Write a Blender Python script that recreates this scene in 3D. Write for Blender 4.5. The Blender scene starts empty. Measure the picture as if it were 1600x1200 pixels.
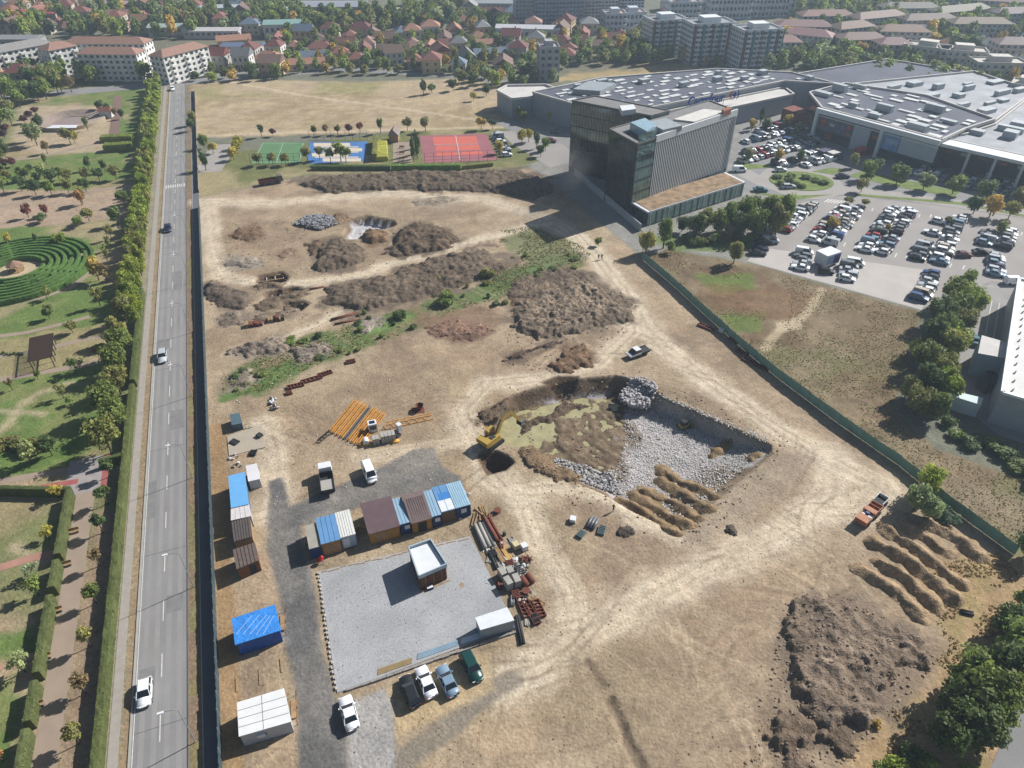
import bpy, bmesh, math, random
import numpy as np
from mathutils import Vector, Matrix
random.seed(7)
scene = bpy.context.scene
COL = scene.collection
rad = math.radians
# ---------------------------------------------------------------- camera
F_PX, PITCH, CAM_H = 1111.0, rad(37.4), 87.0
cd = bpy.data.cameras.new('camera'); cam = bpy.data.objects.new('camera', cd); COL.objects.link(cam)
cam.location = (0, 0, CAM_H); cam.rotation_euler = (rad(90) - PITCH, 0, 0)
cd.sensor_width = 36; cd.lens = 36 * F_PX / 1600; cd.clip_end = 9000
scene.camera = cam
# ---------------------------------------------------------------- sky, sun, exposure
SUN_EL, SUN_AZ = rad(36.5), rad(33.5)          # azimuth measured from +X towards +Y
world = bpy.data.worlds.new('World'); scene.world = world; world.use_nodes = True
wn = world.node_tree; bg = wn.nodes['Background']
sky = wn.nodes.new('ShaderNodeTexSky'); sky.sky_type = 'NISHITA'; sky.sun_disc = False
sky.sun_elevation = SUN_EL; sky.sun_rotation = rad(90) - SUN_AZ
wn.links.new(sky.outputs[0], bg.inputs[0]); bg.inputs[1].default_value = 0.05
sl = bpy.data.lights.new('sun', 'SUN'); sun = bpy.data.objects.new('sun', sl); COL.objects.link(sun)
sl.energy = 5.0; sl.angle = rad(0.53); sl.color = (1.0, 0.98, 0.945)
sdir = Vector((math.cos(SUN_EL) * math.cos(SUN_AZ), math.cos(SUN_EL) * math.sin(SUN_AZ), math.sin(SUN_EL)))
sun.rotation_euler = sdir.to_track_quat('Z', 'Y').to_euler(); sun.location = sdir * 300
vs = scene.view_settings; vs.view_transform = 'Standard'; vs.look = 'None'; vs.exposure = 0.56; vs.gamma = 1; vs.use_curve_mapping = False
# ---------------------------------------------------------------- helpers
SP, CP = math.sin(PITCH), math.cos(PITCH)
def G(u, v, z=0.0):
    """world point at height z seen at pixel (u, v) of the 1600 x 1200 photograph"""
    a = (u - 800) / F_PX; b = (v - 600) / F_PX; t = (CAM_H - z) / (SP + b * CP)
    return Vector((a * t, (CP - b * SP) * t, z))
def PX(x, y, z=0.0):
    d = CAM_H - z; dep = y * CP + d * SP
    return 800 + x / dep * F_PX, 600 + F_PX * (d * CP - y * SP) / dep
RO, RD, RN = Vector((-45.1, 39.2, 0)), Vector((-.343, .939, 0)), Vector((.939, .343, 0))
def R(s, q, z=0.0):
    p = RO + RD * s + RN * q; p.z = z; return p
ROADANG = math.atan2(RD.y, RD.x)
def lin(c):
    c /= 255.0
    return c / 12.92 if c <= .04045 else ((c + .055) / 1.055) ** 2.4
KA = 0.80
def C(r, g, b, k=KA): return (lin(r) * k, lin(g) * k, lin(b) * k)
ORD = 'first second third fourth fifth sixth seventh eighth ninth tenth eleventh twelfth'.split()
def ordn(i):
    if i < 12: return ORD[i]
    n = i + 1; return f"{n}{'th' if 10 < n % 100 < 14 else {1: 'st', 2: 'nd', 3: 'rd'}.get(n % 10, 'th')}"
def tag(o, label=None, cat=None, group=None, kind=None):
    if label: o['label'] = label
    if cat: o['category'] = cat
    if group: o['group'] = group
    if kind: o['kind'] = kind
    return o
def link(o, parent=None):
    COL.objects.link(o)
    if parent is not None: o.parent = parent
    return o
def empty(name, loc=(0, 0, 0), rz=0.0):
    o = bpy.data.objects.new(name, None); o.location = loc; o.rotation_euler = (0, 0, rz); o.empty_display_size = .3
    return link(o)
def thing(name, label, cat, loc=(0, 0, 0), rz=0.0, group=None): return tag(empty(name, loc, rz), label, cat, group)
def inst(name, mesh, parent=None, loc=(0, 0, 0), rz=0.0, sc=None, color=None):
    o = bpy.data.objects.new(name, mesh); o.location = loc
    if rz: o.rotation_euler = (0, 0, rz)
    if sc is not None: o.scale = sc if hasattr(sc, '__len__') else (sc, sc, sc)
    if color is not None: o.color = (*color[:3], 1)
    return link(o, parent)
class MB:
    def __init__(s): s.v = []; s.f = []; s.m = []
    def add(s, vs_, fs, m=0):
        o = len(s.v); s.v.extend([tuple(p) for p in vs_])
        for f in fs: s.f.append(tuple(i + o for i in f)); s.m.append(m)
        return s
    def box(s, x0, x1, y0, y1, z0, z1, m=0):
        return s.add([(x0, y0, z0), (x1, y0, z0), (x1, y1, z0), (x0, y1, z0), (x0, y0, z1), (x1, y0, z1), (x1, y1, z1), (x0, y1, z1)],
                     [(3, 2, 1, 0), (4, 5, 6, 7), (0, 1, 5, 4), (1, 2, 6, 5), (2, 3, 7, 6), (3, 0, 4, 7)], m)
    def rbox(s, c, sx, sy, sz, rz=0, m=0, z0=None):
        """box centred on c in plan, rotated by rz, from z0 (or c.z) upwards"""
        z = c[2] if z0 is None else z0; ca, sa = math.cos(rz), math.sin(rz); P = []
        for zz in (z, z + sz):
            for a, b in ((-1, -1), (1, -1), (1, 1), (-1, 1)):
                dx, dy = a * sx / 2, b * sy / 2; P.append((c[0] + dx * ca - dy * sa, c[1] + dx * sa + dy * ca, zz))
        return s.add(P, [(3, 2, 1, 0), (4, 5, 6, 7), (0, 1, 5, 4), (1, 2, 6, 5), (2, 3, 7, 6), (3, 0, 4, 7)], m)
    def prism(s, poly, z0, z1, m=0, bottom=True, mtop=None):
        n = len(poly); area = sum(poly[i][0] * poly[(i + 1) % n][1] - poly[(i + 1) % n][0] * poly[i][1] for i in range(n))
        if area < 0: poly = poly[::-1]
        s.add([(p[0], p[1], z0) for p in poly] + [(p[0], p[1], z1) for p in poly], [(i, (i + 1) % n, n + (i + 1) % n, n + i) for i in range(n)], m)
        s.add([(p[0], p[1], z1) for p in poly], [tuple(range(n))], m if mtop is None else mtop)
        if bottom: s.add([(p[0], p[1], z0) for p in poly], [tuple(range(n))[::-1]], m)
        return s
    def beam(s, p0, p1, w, h=None, m=0):
        p0, p1 = Vector(p0), Vector(p1); h = h or w; d = (p1 - p0)
        if d.length < 1e-6: return s
        d.normalize(); up = Vector((0, 0, 1)) if abs(d.z) < .95 else Vector((1, 0, 0))
        a = d.cross(up).normalized() * w / 2; b = a.cross(d).normalized() * h / 2; P = []
        for p in (p0, p1): P += [p - a - b, p + a - b, p + a + b, p - a + b]
        return s.add(P, [(3, 2, 1, 0), (4, 5, 6, 7), (0, 1, 5, 4), (1, 2, 6, 5), (2, 3, 7, 6), (3, 0, 4, 7)], m)
    def tube(s, pts, rs, n=8, m=0, cap=True):
        pts = [Vector(p) for p in pts]; rs = rs if hasattr(rs, '__len__') else [rs] * len(pts); P = []
        for i, p in enumerate(pts):
            d = (pts[min(i + 1, len(pts) - 1)] - pts[max(i - 1, 0)]).normalized()
            up = Vector((0, 0, 1)) if abs(d.z) < .9 else Vector((1, 0, 0)); a = d.cross(up).normalized(); b = d.cross(a).normalized()
            P += [p + (a * math.cos(2 * math.pi * k / n) + b * math.sin(2 * math.pi * k / n)) * rs[i] for k in range(n)]
        fs = [(i * n + k, i * n + (k + 1) % n, (i + 1) * n + (k + 1) % n, (i + 1) * n + k) for i in range(len(pts) - 1) for k in range(n)]
        if cap: fs += [tuple(range(n))[::-1], tuple(range((len(pts) - 1) * n, len(pts) * n))]
        return s.add(P, fs, m)
    def mesh(s, name, mats, smooth=False):
        me = bpy.data.meshes.new(name); me.from_pydata(s.v, [], s.f)
        for m in (mats if isinstance(mats, (list, tuple)) else [mats]): me.materials.append(m)
        me.polygons.foreach_set('material_index', s.m)
        if smooth: me.polygons.foreach_set('use_smooth', [True] * len(s.f))
        me.update(); return me
    def build(s, name, mats, parent=None, smooth=False, loc=(0, 0, 0), rz=0.0, color=None):
        return inst(name, s.mesh(name, mats, smooth), parent, loc, rz, None, color)
# ---------------------------------------------------------------- materials
def nd(nt, t, **k):
    n = nt.nodes.new(t)
    for a, b in k.items(): setattr(n, a, b)
    return n
MATS = {}
def pm(name, col, rough=.8, var=.12, scale=.6, fine=.08, fscale=9., bump=0., bscale=8., metal=0., mid=0., objc=False, vcol=False, spec=.35, leaf=False):
    """procedural principled material: colour (or object colour / vertex colour) broken up by two noises"""
    if name in MATS: return MATS[name]
    m = bpy.data.materials.new(name); m.use_nodes = True; nt = m.node_tree; b = nt.nodes['Principled BSDF']; L = nt.links.new
    geo = nd(nt, 'ShaderNodeNewGeometry'); pos = geo.outputs['Position']
    def noise(sc, det=3):
        n = nd(nt, 'ShaderNodeTexNoise'); n.inputs['Scale'].default_value = sc; n.inputs['Detail'].default_value = det; L(pos, n.inputs['Vector']); return n.outputs['Fac']
    def mr(f, lo, hi):
        n = nd(nt, 'ShaderNodeMapRange'); n.inputs[1].default_value = .3; n.inputs[2].default_value = .7; n.inputs[3].default_value = lo; n.inputs[4].default_value = hi; L(f, n.inputs[0]); return n.outputs[0]
    f = None
    if var: f = mr(noise(scale), 1 - var, 1 + var)
    if fine:
        g = mr(noise(fscale, 4), 1 - fine, 1 + fine)
        if f is None: f = g
        else:
            mm = nd(nt, 'ShaderNodeMath', operation='MULTIPLY'); L(f, mm.inputs[0]); L(g, mm.inputs[1]); f = mm.outputs[0]
    if mid:
        n3 = nd(nt, 'ShaderNodeTexNoise'); n3.inputs['Scale'].default_value = .9; n3.inputs['Detail'].default_value = 9; n3.inputs['Roughness'].default_value = .78; L(pos, n3.inputs['Vector']); g = mr(n3.outputs['Fac'], 1 - mid, 1 + mid); mm = nd(nt, 'ShaderNodeMath', operation='MULTIPLY'); L(f, mm.inputs[0]); L(g, mm.inputs[1]); f = mm.outputs[0]
    if vcol: a = nd(nt, 'ShaderNodeVertexColor', layer_name='Col'); src = a.outputs[0]
    elif objc: a = nd(nt, 'ShaderNodeObjectInfo'); src = a.outputs['Color']
    else: a = nd(nt, 'ShaderNodeRGB'); a.outputs[0].default_value = (*col[:3], 1); src = a.outputs[0]
    if leaf:
        at = nd(nt, 'ShaderNodeAttribute', attribute_name='v'); mm = nd(nt, 'ShaderNodeMath', operation='MULTIPLY'); L(at.outputs['Fac'], mm.inputs[0])
        if f is None: mm.inputs[1].default_value = 1
        else: L(f, mm.inputs[1])
        f = mm.outputs[0]
    if f is not None:
        vm = nd(nt, 'ShaderNodeVectorMath', operation='SCALE'); L(src, vm.inputs[0]); L(f, vm.inputs['Scale']); src = vm.outputs[0]
    L(src, b.inputs['Base Color'])
    b.inputs['Roughness'].default_value = rough; b.inputs['Metallic'].default_value = metal; b.inputs['Specular IOR Level'].default_value = spec
    if bump:
        bn = nd(nt, 'ShaderNodeBump'); bn.inputs['Strength'].default_value = 1; bn.inputs['Distance'].default_value = bump
        L(noise(bscale, 5), bn.inputs['Height']); L(bn.outputs[0], b.inputs['Normal'])
    if leaf:
        tr = nd(nt, 'ShaderNodeBsdfTranslucent'); L(src, tr.inputs[0]); mx = nd(nt, 'ShaderNodeMixShader'); mx.inputs[0].default_value = .38
        out = nt.nodes['Material Output']; L(b.outputs[0], mx.inputs[1]); L(tr.outputs[0], mx.inputs[2]); L(mx.outputs[0], out.inputs[0])
    MATS[name] = m; return m
M_ground = pm('earth', (1, 1, 1), .95, .14, .22, .16, 2.6, .12, 2.2, mid=.3, vcol=True, spec=.1)
M_soil = pm('loose_soil', (1, 1, 1), .95, .2, .5, .25, 3.2, .22, 3.4, mid=.35, vcol=True, spec=.1)
M_clodc = pm('clod_soil', (1, 1, 1), .95, .25, 2, .2, objc=True, spec=.1)
M_leaf = pm('foliage', (1, 1, 1), .6, .12, .15, 0, objc=True, leaf=True, spec=.25)
M_leafv = pm('far_foliage', (1, 1, 1), .6, .12, .15, 0, vcol=True, leaf=True, spec=.25)
M_trunk = pm('bark', C(92, 78, 62), .9, .2, 3)
M_asph = pm('asphalt', C(140, 138, 137), .9, .1, .12, .07, 5, .01, 20)
M_asph_d = pm('dark_asphalt', C(105, 106, 110), .92, .1, .3, .08, 5)
M_lot = pm('lot_asphalt', C(158, 152, 147), .9, .08, .12, .05, 4)
M_gravel = pm('pale_gravel', C(169, 169, 170), .95, .13, .14, .2, 7, .05, 9)
M_conc = pm('concrete', C(172, 168, 160), .85, .1, .5, .06)
M_path = pm('path_paving', C(160, 142, 125), .9, .08, .4, .06)
M_redpath = pm('red_path', C(165, 95, 92), .9, .12, .5)
M_mark = pm('road_paint', C(215, 212, 205), .8, .15, 2)
M_paint = pm('car_paint', (1, 1, 1), .28, 0, fine=0, objc=True, spec=.5)
M_glass = pm('dark_glass', (.012, .016, .02), .08, 0, fine=0, spec=.8)
M_black = pm('black_rubber', (.02, .02, .021), .8, .1)
M_grey = pm('grey_metal', C(120, 122, 124), .5, .1, 2, metal=.3)
M_lamp = pm('lens', (.75, .75, .72), .2, 0)
M_tail = pm('tail_lens', (.35, .02, .02), .25, 0)
M_white = pm('white_paint', C(228, 230, 232), .55, .05, 1.0, .04)
M_obj = pm('painted', (1, 1, 1), .75, .1, .9, .07, 6, objc=True)
M_objs = pm('painted_smooth', (1, 1, 1), .5, .06, .8, .03, 6, objc=True)
M_rust = pm('rusty_steel', C(118, 68, 52), .85, .25, 2.5, .2, 12)
M_wood = pm('weathered_wood', C(165, 135, 98), .85, .2, 2, .12, 14)
M_yel = pm('machine_yellow', C(178, 148, 72), .5, .12, 1.5)
M_orange = pm('machine_orange', C(168, 106, 64), .55, .15, 1.5)
M_crane = pm('crane_yellow', C(222, 158, 62), .6, .18, 1.2)
M_net = pm('fence_net', C(62, 78, 84), .8, .12, .8, .08)
M_green = pm('fence_green', C(124, 166, 148), .7, .12, .5, .06)
M_stone = pm('pale_stone', C(178, 174, 174), .9, .25, 1.5, .15, 10)
M_dark = pm('dark_interior', (.03, .032, .035), .8, .1)
# ---------------------------------------------------------------- noise / polygons in numpy
def vnoise(x, y, seed=0):
    xi = np.floor(x).astype(np.int64); yi = np.floor(y).astype(np.int64); fx = x - xi; fy = y - yi
    fx = fx * fx * (3 - 2 * fx); fy = fy * fy * (3 - 2 * fy)
    def h(a, b):
        n = (a * 374761393 + b * 668265263 + seed * 974634757) & 0xffffffff
        n = ((n ^ (n >> 13)) * 1274126177) & 0xffffffff; return ((n ^ (n >> 16)) & 0xffff) / 65535.0
    return (h(xi, yi) * (1 - fx) + h(xi + 1, yi) * fx) * (1 - fy) + (h(xi, yi + 1) * (1 - fx) + h(xi + 1, yi + 1) * fx) * fy
def fbm(x, y, sc, oc=3, seed=0):
    r = 0; a = 1; t = 0
    for i in range(oc):
        r = r + a * (vnoise(x / sc + i * 17.3, y / sc - i * 9.1, seed + i) * 2 - 1); t += a; a *= .55; sc *= .48
    return r / t
def sdist(x, y, poly):
    """signed distance to polygon, positive inside"""
    d = np.full(x.shape, 1e9); ins = np.zeros(x.shape, bool); n = len(poly)
    for i in range(n):
        ax, ay = poly[i][0], poly[i][1]; bx, by = poly[(i + 1) % n][0], poly[(i + 1) % n][1]
        ex, ey = bx - ax, by - ay; L2 = ex * ex + ey * ey + 1e-9
        t = np.clip(((x - ax) * ex + (y - ay) * ey) / L2, 0, 1); d = np.minimum(d, (x - ax - t * ex) ** 2 + (y - ay - t * ey) ** 2)
        c = ((ay > y) != (by > y)); xx = (bx - ax) * (y - ay) / ((by - ay) if abs(by - ay) > 1e-9 else 1e-9) + ax; ins ^= c & (x < xx)
    d = np.sqrt(d); return np.where(ins, d, -d)
def sd1(x, y, poly):
    d = 1e18; ins = False; n = len(poly)
    for i in range(n):
        ax, ay = poly[i][0], poly[i][1]; bx, by = poly[(i + 1) % n][0], poly[(i + 1) % n][1]; ex, ey = bx - ax, by - ay
        t = ((x - ax) * ex + (y - ay) * ey) / (ex * ex + ey * ey + 1e-9); t = 0 if t < 0 else 1 if t > 1 else t; d = min(d, (x - ax - t * ex) ** 2 + (y - ay - t * ey) ** 2)
        if (ay > y) != (by > y) and x < (bx - ax) * (y - ay) / (by - ay) + ax: ins = not ins
    return math.sqrt(d) if ins else -math.sqrt(d)
def text_mesh(ch, size, ext):
    cu = bpy.data.curves.new('t', 'FONT'); cu.body = ch; cu.size = size; cu.extrude = ext; cu.offset = .02; o = bpy.data.objects.new('t', cu); COL.objects.link(o); dg = bpy.context.evaluated_depsgraph_get(); me = bpy.data.meshes.new_from_object(o.evaluated_get(dg)); w = max((v.co.x for v in me.vertices), default=0); bpy.data.objects.remove(o); return me, w
STORE = 'Carrefour'; STORE_G = [(text_mesh(STORE[k], 1, .03)[0], text_mesh(STORE[:k + 1], 1, .03)[1] - text_mesh(STORE[k], 1, .03)[1]) for k in range(len(STORE))]; STORE_W = text_mesh(STORE, 1, .03)[1]
def ldist(x, y, pts):
    d = np.full(x.shape, 1e9)
    for (ax, ay), (bx, by) in zip([p[:2] for p in pts[:-1]], [p[:2] for p in pts[1:]]):
        ex, ey = bx - ax, by - ay; L2 = ex * ex + ey * ey + 1e-9
        t = np.clip(((x - ax) * ex + (y - ay) * ey) / L2, 0, 1); d = np.minimum(d, (x - ax - t * ex) ** 2 + (y - ay - t * ey) ** 2)
    return np.sqrt(d)
def sst(a, b, x): t = np.clip((x - a) / (b - a), 0, 1); return t * t * (3 - 2 * t)
def PP(*pts): return [G(*p)[:2] for p in pts]
def grid_mesh(name, X, Y, Z, COLR, keep=None, mat=None):
    ny, nx = X.shape; V = np.stack([X, Y, Z], -1).reshape(-1, 3); idx = np.arange(ny * nx).reshape(ny, nx)
    q = np.stack([idx[:-1, :-1], idx[:-1, 1:], idx[1:, 1:], idx[1:, :-1]], -1).reshape(-1, 4)
    if keep is not None:
        k = (keep[:-1, :-1] | keep[:-1, 1:] | keep[1:, 1:] | keep[1:, :-1]).reshape(-1); q = q[k]
        used = np.unique(q); mp = np.full(ny * nx, -1); mp[used] = np.arange(len(used)); q = mp[q]; V = V[used]; COLR = COLR.reshape(-1, 3)[used]
    me = bpy.data.meshes.new(name); me.vertices.add(len(V)); me.vertices.foreach_set('co', V.astype(np.float32).ravel())
    me.loops.add(len(q) * 4); me.loops.foreach_set('vertex_index', q.astype(np.int32).ravel())
    me.polygons.add(len(q)); me.polygons.foreach_set('loop_start', np.arange(0, len(q) * 4, 4, dtype=np.int32))
    me.polygons.foreach_set('use_smooth', np.ones(len(q), bool))
    me.update(calc_edges=True)
    ca = me.color_attributes.new('Col', 'FLOAT_COLOR', 'POINT'); c4 = np.ones((len(V), 4), np.float32); c4[:, :3] = COLR.reshape(-1, 3)
    ca.data.foreach_set('color', c4.ravel()); me.materials.append(mat or M_ground); me.validate(); return me
# ================================================================ GROUND (one sheet, pit dug into it)
def axis(segs):
    out = [segs[0][0]]
    for a, b, st in segs:
        n = max(1, int(round((b - a) / st))); out += list(np.linspace(a, b, n + 1)[1:])
    return np.array(out)
gx = axis([(-4000, -700, 150), (-700, -300, 12), (-300, -160, 2.2), (-160, -110, 1.1), (-110, -44, .75), (-44, -34, .45), (-34, 54, .31), (54, 84, .5), (84, 130, 1.1), (130, 260, 3), (260, 700, 15), (700, 4000, 150)])
gy = axis([(-600, 0, 60), (0, 34, 4), (34, 118, .31), (118, 175, .65), (175, 280, 1.05), (280, 360, 2), (360, 600, 5), (600, 1000, 20), (1000, 6000, 200)])
GX, GY = np.meshgrid(gx, gy); GZ = np.zeros_like(GX)
GC = np.empty(GX.shape + (3,)); GC[:] = C(122, 122, 104)
W1 = fbm(GX, GY, 6, 3, 11); W2 = fbm(GX, GY, 6, 3, 23); NB = fbm(GX, GY, 24, 4, 5); NS = fbm(GX, GY, 5, 3, 31); NF = fbm(GX, GY, 1.6, 2, 47)
def sub(pts, pad):
    xs_ = [p[0] for p in pts]; ys_ = [p[1] for p in pts]
    i0, i1 = np.searchsorted(gx, (min(xs_) - pad, max(xs_) + pad)); j0, j1 = np.searchsorted(gy, (min(ys_) - pad, max(ys_) + pad))
    return slice(max(j0 - 1, 0), j1 + 1), slice(max(i0 - 1, 0), i1 + 1)
def blend(S, a, col):
    GC[S] = GC[S] * (1 - a[..., None]) + np.array(col) * a[..., None]
def paint(pts, col, soft=.8, warp=1.2, alpha=1., thr=None, field=None):
    S = sub(pts, soft + warp * 2 + 2); x = GX[S] + warp * W1[S]; y = GY[S] + warp * W2[S]
    a = sst(-soft, soft, sdist(x, y, pts)) * alpha
    if thr is not None: a = a * sst(thr - .14, thr + .14, (NB if field is None else field)[S])
    blend(S, a, col)
def stroke(pts, w, col, alpha=.8, soft=.6, warp=.5, brk=.35):
    S = sub(pts, w + soft + 3); x = GX[S] + warp * W1[S]; y = GY[S] + warp * W2[S]
    a = sst(w / 2 + soft, w / 2 - soft * .5, ldist(x, y, pts)) * alpha * np.clip(1 + brk * NS[S] * 1.6, 0, 1); blend(S, a, col)
def ruts(pts, gauge=1.8, w=.45, col=None, alpha=.5):
    pts = [Vector((p[0], p[1], 0)) for p in pts]
    for sgn in (-1, 1):
        o = []
        for i, p in enumerate(pts):
            d = (pts[min(i + 1, len(pts) - 1)] - pts[max(i - 1, 0)]).normalized(); o.append((p.x - d.y * sgn * gauge / 2, p.y + d.x * sgn * gauge / 2))
        stroke(o, w, col or C(150, 130, 104), alpha, .3, .3, .6)
DIRT, LT, BR, DK = C(168, 147, 121), C(211, 194, 168), C(160, 137, 106), C(116, 101, 88)
GRN, DRY, OLV = C(112, 122, 72), C(176, 154, 124), C(128, 122, 84)
Rp = lambda *a: [tuple(R(*p)[:2]) for p in a]
# mall side paving, city beyond
paint(PP((790, 200), (800, 150), (1000, 118), (1700, 120), (1760, 220), (1760, 640), (1440, 485), (1170, 410), (1040, 390), (1005, 405), (880, 300), (830, 262)), C(148, 145, 138), 1.5, 1)
paint(PP((855, 130), (930, 95), (1090, 100), (1120, 112), (1000, 128), (930, 122)), C(172, 150, 105), 2, 3)
paint(PP((0, 60), (760, 40), (1000, 60), (1000, 110), (760, 120), (300, 118), (0, 125)), C(120, 116, 96), 5, 5)
paint(PP((560, 12), (700, 10), (700, 26), (590, 30), (440, 42), (430, 28)), C(185, 165, 135), 2, 3)
# dry field
FIELD = Rp((214, 6.4), (312, 6.4)) + PP((400, 124), (560, 128), (750, 122), (800, 150), (792, 197), (640, 206), (305, 216))
paint(FIELD, C(178, 158, 128), 1.5, 1.5)
paint(FIELD, C(160, 140, 104), 1.5, 1.5, .8, .05); paint(FIELD, C(190, 168, 130), 1.5, 1.5, .6, .1, NS)
paint(PP((300, 140), (400, 128), (700, 130), (660, 145), (420, 150), (310, 155)), C(150, 145, 95), 2, 4, .7, -.1)
for v in range(146, 208, 5):
    stroke([G(300 + random.uniform(0, 300), v)[:2], G(640 + random.uniform(-100, 130), v + random.uniform(-2, 3))[:2]], 1.0, C(146, 124, 96), .5, .8, 3, .9)
stroke(PP((360, 128), (480, 150), (640, 172), (790, 193)), 2.0, C(206, 186, 156), .8)
stroke(PP((300, 214), (420, 208), (620, 203), (790, 199)), 2.4, C(200, 180, 150), .8)
# sports strip
paint(Rp((176, 8), (214, 8)) + PP((640, 205), (790, 200), (850, 250), (800, 264), (470, 274)), C(118, 120, 74), 1, 1)
paint(Rp((176, 8), (214, 8)) + PP((640, 205), (790, 200), (850, 250), (800, 264), (470, 274)), C(165, 150, 112), 1, 1, .9, .08)
# park
PARK = Rp((-70, -4.4), (312, -4.4)) + [tuple(G(-40, 128)[:2]), tuple(G(-300, 300)[:2]), tuple(G(-500, 1250)[:2])]
paint(PARK, C(168, 147, 117), .5, .3)
paint(PARK, C(150, 138, 98), .5, .3, .8, .0, NS); paint(PARK, GRN, .5, .3, .75, .12)
for P_ in (((-20, 440), (150, 430), (200, 470), (190, 500), (90, 520), (-20, 530)), ((-20, 600), (60, 585), (180, 560), (205, 600), (170, 690), (120, 720), (-20, 745)),
           ((-20, 700), (120, 690), (125, 730), (-20, 750)), ((60, 240), (200, 225), (225, 270), (120, 300), (0, 300), (-30, 262)), ((-30, 355), (100, 350), (190, 345), (200, 380), (110, 395), (-30, 390)),
           ((-20, 985), (70, 970), (75, 1020), (-20, 1030)), ((-20, 1060), (30, 1050), (40, 1090), (20, 1250), (-40, 1250)), ((120, 150), (225, 150), (215, 240), (170, 235)), ((100, 132), (225, 130), (230, 160), (80, 160))):
    pts = PP(*P_); paint(pts, C(100, 124, 60), 1.2, 2.5, .95); paint(pts, C(130, 132, 80), 1.2, 2.5, .7, .0, NS); paint(pts, C(172, 152, 120), 1, 2, .75, .3)
paint(PP((-20, 535), (60, 520), (190, 500), (195, 550), (60, 585), (-20, 600)), C(150, 140, 96), 1, 2, .8)
paint(PP((-20, 295), (190, 300), (215, 340), (90, 352), (-20, 355)), C(176, 152, 130), 1.2, 2, .85)
paint(PP((30, 165), (175, 165), (185, 235), (60, 245), (20, 220)), C(182, 162, 134), 1.2, 2, .85)
for a in (((-10, 690), (30, 630), (60, 612), (110, 600)), ((-10, 640), (40, 645), (62, 650)), ((20, 860), (60, 870), (90, 868))): stroke(PP(*a), 1.2, C(190, 170, 140), .7, 1.2, 2)
paint(Rp((-70, -7.8), (52, -7.8), (52, -4.6), (-70, -4.6)), C(150, 128, 104), .4, .3)
paint(Rp((46, -4.4), (312, -4.4), (312, -8.5), (46, -8.5)), C(104, 112, 62), 1, 1.2, .7)
# verges
paint(Rp((-70, -1.4), (312, -1.4), (312, 0), (-70, 0)), C(156, 132, 102), .3, .2)
paint(Rp((-70, -4.4), (312, -4.4), (312, -1.2), (-70, -1.2)), C(150, 142, 118), .3, .2)
paint(Rp((-70, 6.2), (312, 6.2), (312, 8.4), (-70, 8.4)), C(138, 116, 94), .3, .2); paint(Rp((-70, 6.2), (312, 6.2), (312, 8.4), (-70, 8.4)), C(128, 128, 74), .3, .2, .5, .1, NS)
# site
SITE = Rp((-70, 9.5), (176, 9.5)) + PP((470, 276), (830, 264), (880, 300), (1005, 405), (1100, 492), (1215, 592), (1410, 732), (1580, 868), (1700, 960), (1700, 1300))
paint(SITE, DIRT, .6, .4)
paint(SITE, C(184, 163, 135), .6, .4, .55, .08); paint(SITE, C(142, 122, 100), .6, .4, .75, .1, fbm(GX, GY, 13, 4, 61)); paint(SITE, C(160, 140, 112), .6, .4, .3, .1, NS); paint(SITE, C(186, 158, 126), .6, .4, .35, .2, fbm(GX, GY, 9, 3, 71))
paint(SITE, C(164, 148, 116), .6, .4, .3, .22, fbm(GX, GY, 17, 3, 83))
for P_, c_ in ((((470, 600), (640, 590), (720, 620), (700, 690), (560, 700), (450, 690)), C(150, 129, 104)), (((860, 760), (1000, 800), (1080, 860), (960, 940), (900, 900)), C(148, 126, 104)), (((960, 960), (1180, 880), (1230, 930), (1180, 1080), (1020, 1080)), C(158, 134, 110)), (((600, 300), (800, 320), (840, 340), (680, 370), (600, 345)), C(166, 148, 120)), (((330, 330), (480, 330), (480, 430), (340, 430)), C(160, 138, 112)), (((700, 530), (850, 540), (900, 580), (760, 595), (690, 580)), C(156, 132, 108))):
    paint(PP(*P_), c_, 2.5, 4, .65, -.15, fbm(GX, GY, 6, 4, 211))
# green ditch strip
DITCH = PP((345, 592), (420, 545), (500, 520), (600, 492), (690, 465), (760, 440), (830, 412), (900, 392), (930, 402), (890, 420), (800, 462), (740, 478), (640, 520), (560, 545), (470, 582), (420, 612), (345, 625))
paint(DITCH, C(134, 122, 90), 1.2, 2.2); paint(DITCH, C(104, 120, 72), 1., 2.2, .95, -.02, NS); paint(DITCH, C(92, 116, 58), 1., 2.2, .8, .2, fbm(GX, GY, 4, 3, 77))
paint(PP((350, 600), (450, 560), (470, 575), (380, 620), (345, 628)), C(98, 122, 64), .6, 1.4, .9); paint(PP((560, 515), (640, 492), (655, 500), (575, 525)), C(112, 140, 74), .5, 1, .9); paint(PP((770, 430), (860, 400), (900, 400), (820, 440)), C(104, 122, 78), .8, 2, .8)
paint(PP((640, 500), (760, 478), (800, 500), (700, 530)), C(128, 100, 78), 1.5, 2, .7)
paint(PP((780, 360), (830, 352), (905, 380), (930, 400), (860, 420), (800, 400)), C(112, 122, 80), 1.2, 2, .8)
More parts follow.
